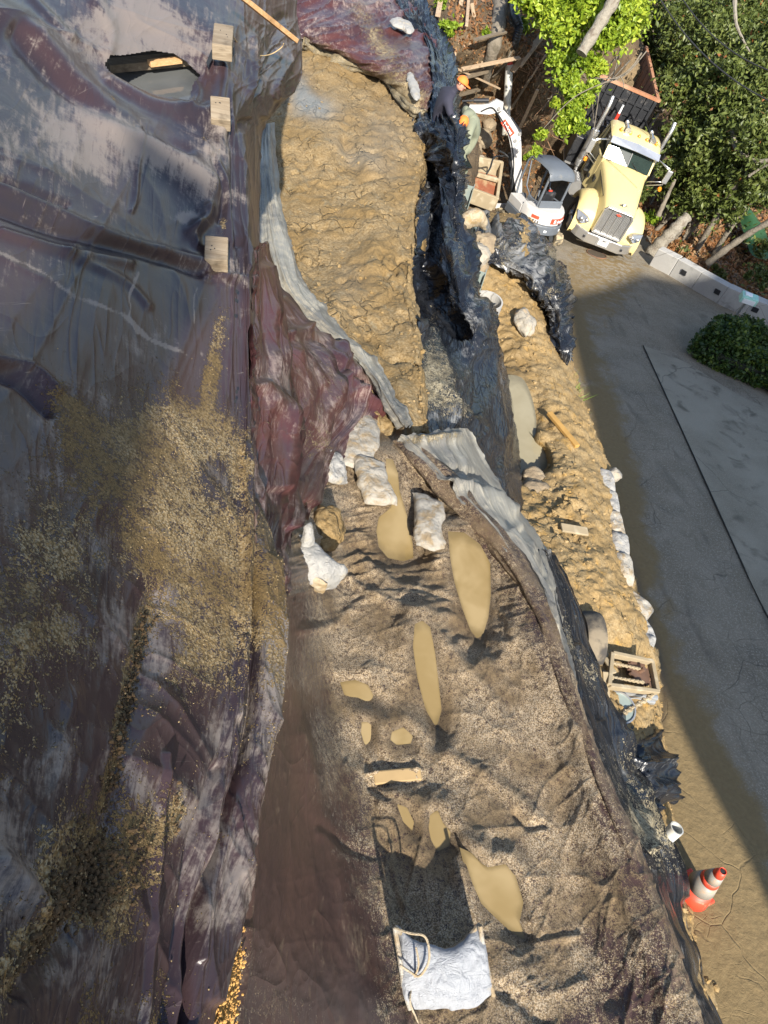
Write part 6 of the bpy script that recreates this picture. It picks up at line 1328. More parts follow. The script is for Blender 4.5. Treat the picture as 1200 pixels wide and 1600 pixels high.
for k, (x, y, h, r, mt, lb) in enumerate([(742, 398, 1.9, .34, 'rock', 'pale rock in the rubble below the tan sandbag'), (748, 415, 1.7, .22, 'rock_brown', 'brown rock under the pale rock by the plastic'), (757, 380, 2.0, .3, 'rock_brown', 'dark rock beside the crumpled grey plastic'), (705, 745, None, .0, '', ''),
        (835, 748, .85, .2, 'rock_brown', 'muddy rock at the lower end of the grey trench puddle'), (837, 768, .85, .24, 'rock_brown', 'brown lump of clay below the trench puddle'), (960, 742, .35, .14, 'rock', 'small pale stone at the road edge above the sandbag row'), (765, 195, 3.0, .25, 'rock_brown', 'brown stone beside the white pipe'), (752, 215, 2.6, .4, 'rock_brown', 'large brown stone below the excavator arm'), (740, 232, 2.6, .3, 'rock_brown', 'brown stone behind the crouching worker'),
        (748, 250, 2.3, .22, 'rock', 'pale stone above the rusty trench box')]):
    if h is None: continue
    z_ = rz(x, y, h) if y > 300 else float(hit('cut_bank', x, y, .1)[2]-CAM_Z)
    lump('rock', x, y, z_, r, M[mt], 50+k, label=lb, cat='rock')
for (pts, z_, lb) in (([(612, 34), (628, 30), (645, 44), (640, 52), (622, 44)], -7.35, 'white bag lying on the far red tarp near the black plastic'), ([(636, 118), (642, 118), (656, 150), (650, 160), (640, 145)], -7.3, 'long white bag on the tip of the far red tarp')):
    c_ = np.mean(pts, 0); 
    if 'long' in lb: rows = [[(634, 116, z_), (639, 114, z_), (644, 118, z_)], [(639, 136, z_), (646, 134, z_), (654, 138, z_)], [(646, 156, z_), (651, 158, z_), (656, 154, z_)]]
    else: rows = [[(608, 33, z_), (622, 30, z_), (640, 36, z_), (648, 46, z_)], [(612, 38, z_), (624, 38, z_), (636, 46, z_), (646, 50, z_)], [(618, 42, z_), (628, 46, z_), (636, 52, z_), (642, 54, z_)]]
    pillow('bag', rows, .08, M['bag_white'], seed=14, label=lb, cat='bag')
# ================================================================ TIMBERS AND SMALL PARTS ON THE SLOPE
def block(px0, py0, px1, py1, z, wd, th, mat, lb, dz=0.):
    a = W(float(px0), float(py0), z); b = W(float(px1), float(py1), z+dz); c = (a+b)/2; B = empty('timber_block', tuple(c), label=lb, cat='timber', group='timber blocks pinning the slope tarp')
    m = MB(); m.bar(a-c, b-c, wd, th); bl = m.build('block_body', mat, B, bevel=.006)
    d = (b-a)/np.linalg.norm(b-a); s_ = np.cross([0, 0, 1], d); s_ /= np.linalg.norm(s_); u_ = np.cross(d, s_)
    for k in (-1, 0, 1):
        m = MB(); q_ = d*(RNG.uniform(-.13, .16))*np.linalg.norm(b-a)*1.8+s_*RNG.uniform(-.035, .035)+u_*(th/2); m.cyl(q_-u_*.004, q_+u_*.002, .004, n=8); m.build('nail', M['wire'], B)
    return B
block(339, 380, 338, 417, -2.42, .125, .10, M['wood_grey'], 'lowest and widest timber block on the slope tarp', -.02)
block(344, 160, 345, 196, -2.32, .125, .09, M['wood_grey'], 'middle timber block with an orange lower end', -.05)
block(350, 50, 347, 83, -2.22, .135, .10, M['wood_grey'], 'topmost grey timber block between two dark tears')
t = MB(); t.bar(W(366, -14, -2.15), W(461, 62, -2.62), .075, .035); setp(t.build('plank', M['wood_new'], bevel=.003), label='fresh orange plank sticking out over the red tarp at the top', cat='plank')
t = MB(); t.tube(cr(np.array([list(W(*p)) for p in [(363, 54, -2.3), (372, 68, -2.45), (390, 82, -2.6), (408, 87, -2.7), (425, 84, -2.75), (440, 74, -2.7), (443, 68, -2.66)]]), 40), .004, 6); setp(t.build('thin_cord', M['cord'], smooth=True), label='thin tan cord looping from the top timber block to the plank', cat='cord')
# dark tears in the tarp and the seam of grommet holes
TG = 'small dark tears in the slope tarp'
for k, (pts, lb) in enumerate([([(322, 98), (330, 78), (334, 76), (332, 92), (325, 104)], 'long dark tear left of the topmost timber block'), ([(362, 78), (367, 72), (368, 84), (363, 90)], 'oval dark tear right of the topmost timber block'), ([(316, 184), (323, 183), (322, 189), (317, 192)], 'small square tear left of the middle timber block')]+
        [([(x, y), (x+4, y+1), (x+3, y+7), (x, y+5)], lb) for x, y, lb in ((368, 452, 'dark notch right below the lowest timber block'), (367, 466, 'second notch below the lowest timber block'), (366, 490, 'ragged notch beside the pale seam'), (368, 609, 'round hole in the tarp above the gravel patch'), (366, 624, 'lower of two holes above the gravel patch'), (382, 712, 'tiny hole at the tarp fold'))]):
    V = [W(float(a), float(b), -2.30 if b < 110 else (-2.36 if b < 200 else -2.44)) for a, b in pts]; setp(mesh_np('tarp_tear', V, [tuple(range(len(V)))], M['wire'], smooth=False), label=lb, cat='tear', group=TG)

# loose clods and pebbles resting on the slope tarp
cp_ = np.random.default_rng(77); VV, FF, nb = [], [], 0
ico = np.array([(0, 0, 1), (.89, 0, .45), (.28, .85, .45), (-.72, .53, .45), (-.72, -.53, .45), (.28, -.85, .45), (.6, .5, -.5), (-.3, .8, -.5), (-.8, 0, -.5), (-.3, -.8, -.5), (.6, -.5, -.5)]); icf = [(0, 1, 2), (0, 2, 3), (0, 3, 4), (0, 4, 5), (0, 5, 1), (1, 6, 2), (2, 7, 3), (3, 8, 4), (4, 9, 5), (5, 10, 1), (2, 6, 7), (3, 7, 8), (4, 8, 9), (5, 9, 10), (1, 10, 6)]
me_u = UPPER.data; uc = np.empty(len(me_u.vertices)*3, np.float32); me_u.vertices.foreach_get('co', uc); uc = uc.reshape(-1, 3).astype(float)
uc_c = (uc-ORG)@M3; upx = uc_c[:, 0]/uc_c[:, 2]*F+600; upy = uc_c[:, 1]/uc_c[:, 2]*F+800
um_ = np.empty(len(me_u.vertices), np.float32); me_u.attributes['mud'].data.foreach_get('value', um_)
def pebbles(name, wts, n, s0, s1, mat, seed, src=None, **props):
    r = np.random.default_rng(seed); wts = np.clip(wts, 0, None); wts = wts/wts.sum(); k = r.choice(len(wts), n, p=wts); src = uc if src is None else src
    c = src[k]+r.normal(size=(n, 3))*[.008, .008, 0]; s_ = s0+(s1-s0)*r.random(n)**3
    V = (ico[None]*r.uniform(.6, 1.2, (n, len(ico), 1)))*s_[:, None, None]*[1, 1, .8]+c[:, None]
    Fc = (np.array(icf)[None]+np.arange(n)[:, None, None]*len(ico)).reshape(-1, 3); return setp(mesh_np(name, V.reshape(-1, 3), Fc, mat, smooth=False), kind='stuff', **props)
wv = np.where((upy > 480), um_**3, um_**3*.15)*(upx > -60)
pebbles('gravel_crumbs', wv, 5000, .0008, .0034, M['grit_l'] if 'grit_l' in M else simple('tan_grit', (.30, .22, .11), .9, var=.5, sc_=60), 1, label='tan grit crumbs washed over the slope tarp', cat='grit')
wc = blob(upx, upy, [(150, 1360, 40, 50, 20, 1.2), (120, 1400, 40, 30, -30, 1.), (222, 990, 10, 50, 15, .7), (198, 1090, 8, 60, 15, .8), (180, 1200, 10, 70, 12, .5), (50, 1475, 50, 12, -45, .7), (215, 1310, 14, 30, 0, .3), (270, 1260, 10, 30, 0, .4)])
pebbles('soil_clods', wc, 4200, .0012, .009, simple('brown_clods', (.085, .052, .022), .9, var=.5, sc_=40), 2, label='brown soil clods gathered in the slope tarp hollows', cat='soil clods')
# gravel seen under the tarp edge at the bottom
GS = sheet('gravel_strip', [[(352, 1420, -2.55), (368, 1420, -2.6), (376, 1420, -2.75)], [(340, 1500, -2.5), (360, 1500, -2.55), (374, 1500, -2.7)], [(325, 1620, -2.42), (345, 1620, -2.45), (362, 1620, -2.6)], [(300, 1760, -2.35), (325, 1760, -2.4), (345, 1760, -2.55)]], M['clay'], 2.5, None, {}, kind='structure')
gv = np.empty(len(GS.data.vertices)*3, np.float32); GS.data.vertices.foreach_get('co', gv); gv = gv.reshape(-1, 3).astype(float)
pebbles('orange_gravel', np.ones(len(gv)), 2600, .003, .009, simple('orange_grit', (.48, .27, .08), .9, var=.5, sc_=60), 3, src=gv, label='orange gravel showing under the slope tarp edge at the bottom', cat='gravel')
# clods on the mud bench and the soil strip
def verts_of(o):
    a = np.empty(len(o.data.vertices)*3, np.float32); o.data.vertices.foreach_get('co', a); return a.reshape(-1, 3).astype(float)
mv = verts_of(MUD); pebbles('mud_clods', np.ones(len(mv)), 1300, .010, .05, M['mud'], 4, src=mv, label='loose lumps of mud over the bench', cat='mud lumps')
sv = verts_of(bpy.data.objects['soil_strip']); pc = (sv-ORG)@M3; sx, sy = pc[:, 0]/pc[:, 2]*F+600, pc[:, 1]/pc[:, 2]*F+800
pebbles('soil_lumps', (sdist(sx, sy, PUD_L) > 6)*(1.+2*blob(sx, sy, [(880, 800, 40, 50, 0, 1)])), 1500, .010, .055, M['soil'], 5, src=sv, label='loose lumps of ochre soil over the strip', cat='soil lumps')

# ================================================================ TRENCH: PILES, PIPES, BOX
def hpile(px, py, ztop, ln, lb):
    P0 = W(float(px), float(py), ztop); H = empty('steel_post', tuple(P0), label=lb, cat='steel post', group='steel posts of the trench wall')
    e = np.array([hd[0], hd[1], 0]); s_ = np.array([-hd[1], hd[0], 0])
    for k in (-1, 1):
        m = MB(); m.box((s_*k*.11)+[0, 0, -ln/2], (.26, .018, ln), [e, s_, (0, 0, 1)]); m.build('flange', M['pile'], H)
    m = MB(); m.box((0, 0, -ln/2), (.016, .20, ln), [e, s_, (0, 0, 1)]); m.build('web', M['pile'], H)
hpile(734, 290, -8.6, 3.2, 'uppermost grey-green steel post, below the workers'); hpile(737, 352, -8.25, 3.0, 'middle grey-green steel post under the tan sandbag'); hpile(751, 424, -8.1, 2.6, 'lowest grey-green steel post above the concrete ring')
r0 = W(761., 476., -8.75); m = MB(); m.pipe(r0+[0, 0, -.8], r0+[0, 0, .12], .31, .275, 32); setp(m.build('drain_ring', M['white_wall'], smooth=False), label='open concrete ring pipe standing beside the black plastic', cat='pipe')
m = MB(); m.cyl(r0+[0, 0, -.3], r0+[0, 0, -.27], .27, n=28); setp(m.build('ring_mud', M['water_grey']), kind='structure', label='mud standing inside the ring')
bpy.data.objects['ring_mud'].name = 'mud_pool'
# rusty trench box
tb = empty('trench_box', tuple(W(755., 275., -10.6)), label='open muddy box with rusty red plates below the excavator arm', cat='trench box'); tc = np.array(tb.location)
C4 = [W(*p)-tc for p in [(735, 246, -10.3), (784, 256, -10.5), (776, 312, -10.8), (723, 292, -10.5)]]
for k in range(4):
    m = MB(); a, b = C4[k], C4[(k+1) % 4]; m.bar(a+[0, 0, -.15], b+[0, 0, -.15], .10, .45); m.build('box_side', M['timber_mud'], tb, bevel=.02)
mid0 = (C4[0]+C4[3])/2; mid1 = (C4[1]+C4[2])/2
m = MB(); m.bar(mid0+[0, 0, .02], mid1+[0, 0, .02], .10, .12); m.build('cross_rail', M['timber_mud'], tb, bevel=.02)
def quad(pts, d, name, mt, par):
    P_ = np.array(pts); m = MB(); m.add(np.concatenate([P_, P_-[0, 0, d]]), [(0, 1, 2, 3), (7, 6, 5, 4), (0, 4, 5, 1), (1, 5, 6, 2), (2, 6, 7, 3), (3, 7, 4, 0)]); return m.build(name, mt, par)
f_ = lambda a, b, t: a+(b-a)*t
A0, A1 = f_(C4[0], C4[3], .28), f_(C4[1], C4[2], .28)
quad([f_(A0, A1, .12), f_(A0, A1, .95), f_(mid0, mid1, .95), f_(mid0, mid1, .10)]-np.array([0, 0, .1]), .04, 'red_plate', M['rust'], tb)
quad([f_(mid0, mid1, .12), f_(mid0, mid1, .92), f_(C4[3], C4[2], .90), f_(C4[3], C4[2], .14)]-np.array([0, 0, .1]), .04, 'red_plate', M['rust'], tb)
quad([f_(C4[0], C4[1], .1), f_(C4[0], C4[1], .95), f_(A0, A1, .95), f_(A0, A1, .08)]-np.array([0, 0, .22]), .04, 'muddy_plate', M['timber_mud'], tb)
# pipes
m = MB(); a, b = hit('cut_bank', 791, 106, .35), hit('cut_bank', 777, 250, .9); m.pipe(b, a, .125, .11, 20); wp = setp(m.build('white_pipe', M['pvc'], smooth=True), label='long white drain pipe leaning down the bank to the box', cat='pipe')
d_ = (b-a)/np.linalg.norm(b-a); m = MB(); m.pipe(a+d_*.12, a+d_*.22, .129, .124, 20); o = m.build('red_band', M['pvc_red'], wp)
limb_pts = [(794, -60, -7.0), (796, 0, -7.4), (797, 40, -7.6), (805, 62, -7.7), (800, 82, -7.8), (793, 105, -7.75)]
m = MB(); C = cr(np.array([list(hit('cut_bank', p[0], p[1], .35, -7.2)) for p in limb_pts]), 90); m.tube(C, .12+.012*np.sin(np.arange(90)*2.1), 14); setp(m.build('black_hose', M['black_hose'], smooth=True), label='black corrugated hose feeding into the top of the white pipe', cat='hose')
m = MB(); m.tube(cr(np.array([list(W(*p)) for p in [(780, 236, -9.2), (788, 240, -9.3), (794, 246, -9.4), (786, 244, -9.6), (772, 246, -9.5), (766, 262, -9.6), (760, 272, -9.7)]]), 40), .025, 8); setp(m.build('black_cable', M['wire'], smooth=True), label='black cable looped round the lower end of the white pipe', cat='cable')
m = MB(); a, b = W(1030., 1318., rz(1030, 1318, .62)), W(1058., 1294., rz(1058, 1294, .95)); m.pipe(a, b, .072, .060, 24); setp(m.build('pipe_stub', M['pvc'], smooth=True), label='short white open pipe sticking out of the black plastic above the cone', cat='pipe')
# boards lying on the bank
BG = 'boards lying on the bank'
for (x0, y0, z0, x1, y1, z1, wd, th, mt, lb) in [(722, -10, -7.4, 708, 96, -8.0, .10, .05, 'wood_tan', 'slim upright board left of the pair at the top'), (737, 5, -7.4, 757, 112, -8.1, .10, .05, 'wood_tan', 'board slanting down right beside the slim upright board'),
        (722, 108, -8.0, 812, 90, -8.0, .11, .05, 'wood_tan', 'board lying across the bank above the orange hat'), (707, 104, -8.0, 780, 138, -8.6, .09, .05, 'wood_tan', 'board slanting down past the orange hat to the right'), (716, 122, -8.2, 760, 110, -8.2, .16, .08, 'wood_dark', 'short dark board under the crossing boards'),
        (851, 50, -7.9, 800, 112, -8.5, .14, .06, 'wood_tan', 'thick board end-on above the vines, sloping down left'), (852, 86, -8.2, 796, 176, -9.2, .11, .05, 'wood_tan', 'long board on the bank right of the white pipe'), (846, 60, -8.1, 812, 105, -8.6, .08, .05, 'wood_tan', 'thin board beside the thick board above the vines'),
        (690, -10, -7.3, 684, 25, -7.6, .12, .05, 'wood_tan', 'stub of board at the top beside the black plastic'), (830, 120, -8.6, 800, 168, -9.1, .06, .04, 'wood_dark', 'thin dark stick on the bank between the long board and the pipe'), (733, -12, -7.4, 729, 40, -7.6, .07, .05, 'wood_tan', 'narrow board stub between the two long boards at the top'),
        (742, 62, -8, 790, 50, -8, .09, .05, 'wood_dark', 'dark board crossing behind the black hose'), (712, 150, -8, 748, 140, -8, .10, .06, 'wood_dark', 'dark wet board behind the orange cap'), (840, 140, -9, 812, 200, -9.5, .08, .04, 'wood_tan', 'board low on the bank above the excavator canopy')]:
    m = MB(); m.bar(hitc('cut_bank', x0, y0, .75, z0), hitc('cut_bank', x1, y1, .55, z1), wd*1.25, th); setp(m.build('board', M[mt], bevel=.004), label=lb, cat='board', group=BG)
dl = lambda x, y, k=.5: (x, y, float(np.linalg.norm(hit('cut_bank', x, y, k, -8.)-ORG)))
limb([dl(783, -40), dl(780, 20), dl(772, 70), dl(760, 110), dl(757, 130)], .26, .15, M['bark_grey'], 'fallen_log', 10, label='pale crooked log lying down the bank left of the black hose', cat='log')
limb([dl(805, 40, .3), dl(795, 90, .3), dl(770, 120, .2)], .05, .03, M['bark_grey'], 'root', 7, label='dark root crossing the bank beside the hose', cat='root')
# roots and litter on the bank
rb = np.random.default_rng(21); m = MB()
for k in range(160):
    x, y = rb.uniform(780, 860), rb.uniform(60, 235)
    a = hit('cut_bank', x, y, .12); b = a+np.array([rb.normal()*.35, rb.normal()*.35, rb.normal()*.2-.15]); m.tube([a, (a+b)/2+rb.normal(size=3)*.1, b], [.014, .012, .005], 5)
m.build('roots', simple('reddish_roots', (.26, .15, .08), .9, var=.4), kind='stuff'); setp(bpy.data.objects['roots'], label='tangle of thin reddish roots hanging from the bank', cat='roots')
P = np.array([hit('cut_bank', x, y, .06) for x, y in zip(rb.uniform(700, 862, 3200), rb.uniform(-10, 300, 3200))])
leaves('dry_litter', P, rb.uniform(.05, .12, len(P)), M['leaf_dead'], kind='stuff', seed=22, label='dry brown leaf litter over the bank', cat='leaf litter')
for k, (x, y, z_, r, n, lb) in enumerate([(700, 52, -7.7, 13, 320, 'bright green weeds by the black plastic at the top'), (688, 15, -7.4, 9, 160, 'small weeds at the very top beside the board stub'), (815, 50, -7.7, 12, 260, 'green weeds between the hose and the vines'), (757, 60, -7.9, 6, 80, 'tiny green sprig between the slanting boards'), (838, 215, -9.8, 13, 240, 'yellow-green weeds at the foot of the vines'), (820, 245, -10.4, 12, 200, 'yellowing weeds above the excavator canopy')]):
    c = hit('cut_bank', x, y, .15); rr = r/F*np.linalg.norm(c-ORG); q_, _ = clump_cloud(np.zeros(3), (rr, rr, rr*.7), n, np.random.default_rng(400+k), 8); T = empty('weed', tuple(c), label=lb, cat='weed'); leaves('foliage', q_, np.random.default_rng(k).uniform(.06, .12, n), M['leaf_vine'], T, 500+k)
# strips of wood on the soil strip
m = MB(); m.bar(W(858., 645., rz(858, 645, 1.08)), W(902., 698., rz(902, 698, 1.0)), .10, .07); setp(m.build('board', simple('yellow_clay_board', (.38, .22, .06), .85, var=.3), bevel=.01), label='orange clay-covered board lying on the soil strip', cat='board')
m = MB(); m.bar(W(877., 824., rz(877, 824, 1.22)), W(918., 831., rz(918, 831, 1.18)), .14, .04); setp(m.build('board', M['timber_mud'], bevel=.01), label='short mud-coated board on the orange clay above the tyre', cat='board')
m = MB(); m.bar(W(584., 1216., bt_z(600, 1216)-.005), W(658., 1209., bt_z(650, 1209)-.005), .085, .03)
o = setp(m.build('board', simple('silt_board', (.36, .25, .12), .8, var=.2), bevel=.01), label='silt-covered board end sunk in the bench tarp between small puddles', cat='board')
o.data.transform(Matrix.Translation((0, 0, 0)))
lump('drain_stone', 853, 905, rz(853, 905, 1.3), .12, M['rock'], 71, label='small pale stone on the clay beside the silver fold', cat='rock')

# ================================================================ ROADSIDE MACHINE
mc = empty('chain_conveyor', tuple(RP(990., 1070., .5)), label='muddy open steel frame with drive chains and a sprocket by the road', cat='machine'); mo = np.array(mc.location)
Q = lambda x, y, h: RP(float(x), float(y), h)-mo
c0, c1, c2, c3 = Q(955, 1022, 1.0), Q(1017, 1035, .8), Q(1026, 1082, .75), Q(950, 1072, .95)
for a, b in ((c0, c1), (c1, c2), (c2, c3), (c3, c0)):
    m = MB(); m.bar(a, b, .05, .11); m.build('frame_rail', M['timber_mud'], mc, bevel=.008)
for a, b in ((Q(952, 1078, .8), Q(1024, 1090, .55)), (Q(955, 1084, .7), Q(1020, 1096, .5))):
    m = MB(); m.cyl(a, b, .045, n=12); m.build('slide_bar', M['chrome_dull'], mc)
def chain(a, b, n, name, r=.028, par=None, mt='rustdark', sag=0.):
    m = MB(); d = (b-a)/np.linalg.norm(b-a); L = np.linalg.norm(b-a)/n; s_ = np.cross(d, [0, 0, 1]); s_ /= np.linalg.norm(s_); u_ = np.cross(s_, d)
    for i in range(n):
        t_ = (i+.5)/n; c = a+(b-a)*t_-np.array([0, 0, sag*4*t_*(1-t_)]); e = s_ if i % 2 else u_
        ring_ = [c+d*math.cos(q)*L*.68+e*math.sin(q)*L*.42 for q in np.linspace(0, 2*math.pi, 11)[:-1]]; m.tube(ring_, r*.28, 5, closed=True)
    return m.build(name, M[mt], par, smooth=True)
chain(Q(958, 1036, .9), Q(1003, 1046, .85), 16, 'drive_chain', .05, mc, 'timber_mud'); chain(Q(952, 1058, .9), Q(1005, 1066, .85), 16, 'drive_chain', .05, mc, 'timber_mud')
sp = Q(998, 1050, .8); m = MB()
s_a = np.array([.35, .1, .93]); s_a /= np.linalg.norm(s_a); m.cyl(sp-s_a*.02, sp+s_a*.02, .16, n=24); m.cyl(sp-s_a*.10, sp+s_a*.10, .03, n=12)
u1 = np.cross(s_a, [1, 0, 0]); u1 /= np.linalg.norm(u1); u2 = np.cross(s_a, u1)
for k in range(16):
    a_ = k*math.pi/8; e = u1*math.cos(a_)+u2*math.sin(a_); m.box(sp+e*.17, (.04, .03, .035), [e, np.cross(s_a, e), s_a])
m.build('sprocket', M['rustdark'], mc)
for a, b in (((965, 1030, .75), (962, 1074, .7)), ((982, 1032, .75), (980, 1078, .6))):
    m = MB(); m.bar(Q(*a), Q(*b), .06, .04); m.build('cross_member', M['rustdark'], mc)
m = MB(); m.bar(Q(950, 1022, .95), Q(935, 1045, .9), .05, .05); m.bar(Q(935, 1045, .9), Q(958, 1060, .95), .05, .05); m.bar(Q(945, 1050, 1.0), Q(949, 1112, .8), .07, .05); m.bar(Q(925, 1046, .85), Q(958, 1062, .95), .04, .04); m.bar(Q(945, 1028, 1.0), Q(960, 1052, 1.0), .06, .03); m.build('hitch_arm', M['timber_mud'], mc, bevel=.006)
m = MB(); m.box(Q(985, 1055, .25), (.5, .5, .12)); m.build('sump', M['rustdark'], mc)
dr = empty('steel_drum', tuple(RP(968., 1108., .2)), label='grey steel drum below the chain frame', cat='drum'); do_ = np.array(dr.location)
dt = RP(968., 1106., .75)-do_; m = MB(); m.cyl(dt+[0, 0, -.55], dt+[0, 0, 0], .19, n=28); m.build('drum_body', M['pile'], dr, smooth=True)
for k in (-.28, 0):
    m = MB(); m.pipe(dt+[0, 0, k-.015], dt+[0, 0, k+.02], .20, .182, 28); m.build('drum_hoop', M['chrome_dull'], dr)
setp(chain(RP(1020., 1086., .75), RP(955., 1126., .85), 18, 'pale_chain', .06, None, 'timber_mud', .04), label='pale rusty chain hanging from the steel frame to the black plastic', cat='chain')
# tyre
tr_ = empty('trailer_wheel', tuple(RP(921., 998., 1.05)), label='mud-caked tyre standing beside the black plastic', cat='wheel'); ax_ = M3@np.array([.96, -.05, -.1]); ax_[2] = 0.12; ax_ /= np.linalg.norm(ax_)
ua = np.cross(ax_, [0, 0, 1.]); ua /= np.linalg.norm(ua); ub = np.cross(ua, ax_); secs = []
for q in range(33):
    a = q*2*math.pi/32; e = ua*math.cos(a)+ub*math.sin(a); secs.append([ax_*w_+e*r_ for w_, r_ in ((-.10, .17), (-.13, .25), (-.115, .325), (-.06, .345), (.06, .345), (.115, .325), (.13, .25), (.10, .17))])
m = MB(); m.loft(secs, caps=False); m.build('tyre', simple('mud_caked_rubber', (.20, .165, .115), .9, var=.3, dirt=(.05, .045, .04), dsc=3, dlo=.42, dhi=.58), tr_, smooth=True)
m = MB(); m.cyl(-ax_*.10, ax_*.08, .19, n=24); m.cyl(-ax_*.16, -ax_*.10, .07, n=14); m.build('rim', M['timber_mud'], tr_, smooth=True)

# ================================================================ CONE
cb = W(1080., 1394., -7.8); ct = W(1130., 1361., -7.05); cn = empty('traffic_cone', tuple(cb), label='scuffed red-orange traffic cone with pale bands leaning by the tarp', cat='traffic cone')
ax_ = ct-cb; Lc_ = np.linalg.norm(ax_); ax_ /= Lc_
def conepart(t0, t1, name, mt, lip=0.):
    m = MB(); r = lambda t: .195-(.195-.034)*t; m.tube([ax_*Lc_*t0, ax_*Lc_*t1], [r(t0)+lip, r(t1)+lip], 28, cap=False); return m.build(name, mt, cn, smooth=True, solid=.006)
conepart(0, .34, 'cone_skirt', M['cone_orange']); conepart(.34, .60, 'pale_band', M['cone_white'], .002); conepart(.60, .69, 'cone_ring', M['cone_orange']); conepart(.69, .86, 'pale_band', M['cone_white'], .002); conepart(.86, 1., 'cone_tip', M['cone_orange'])
u_ = np.cross(ax_, [0, 0, 1]); u_ /= np.linalg.norm(u_); v_ = np.cross(u_, ax_)
m = MB(); m.box(-ax_*.02, (.38, .38, .03), [u_, v_, ax_]); m.build('cone_base', M['cone_orange'], cn, bevel=.015)
m = MB(); m.cyl(ax_*Lc_*.985, ax_*Lc_*.99, .024, n=14); m.build('tip_hole', M['wire'], cn)

# manhole ring on the road in front of the truck
mh = RP(932., 397., .012); m = MB(); t1 = np.cross(RN/np.linalg.norm(RN), [1, 0, 0]); t1 /= np.linalg.norm(t1); t2 = np.cross(RN/np.linalg.norm(RN), t1)
m.tube([mh+(t1*math.cos(q)+t2*math.sin(q))*.33 for q in np.linspace(0, 2*math.pi, 33)[:-1]], .022, 6, closed=True); mo_ = empty('manhole', tuple(mh), label='round rusty manhole ring on the road below the truck bumper', cat='manhole')
m.v = [v-mh for v in m.v]; m.build('rim_ring', M['rustdark'], mo_, smooth=True)
m = MB(); n_ = RN/np.linalg.norm(RN); m.cyl(-n_*.02, n_*.004, .31, n=30); m.build('lid', simple('manhole_lid', (.09, .07, .05), .8), mo_)

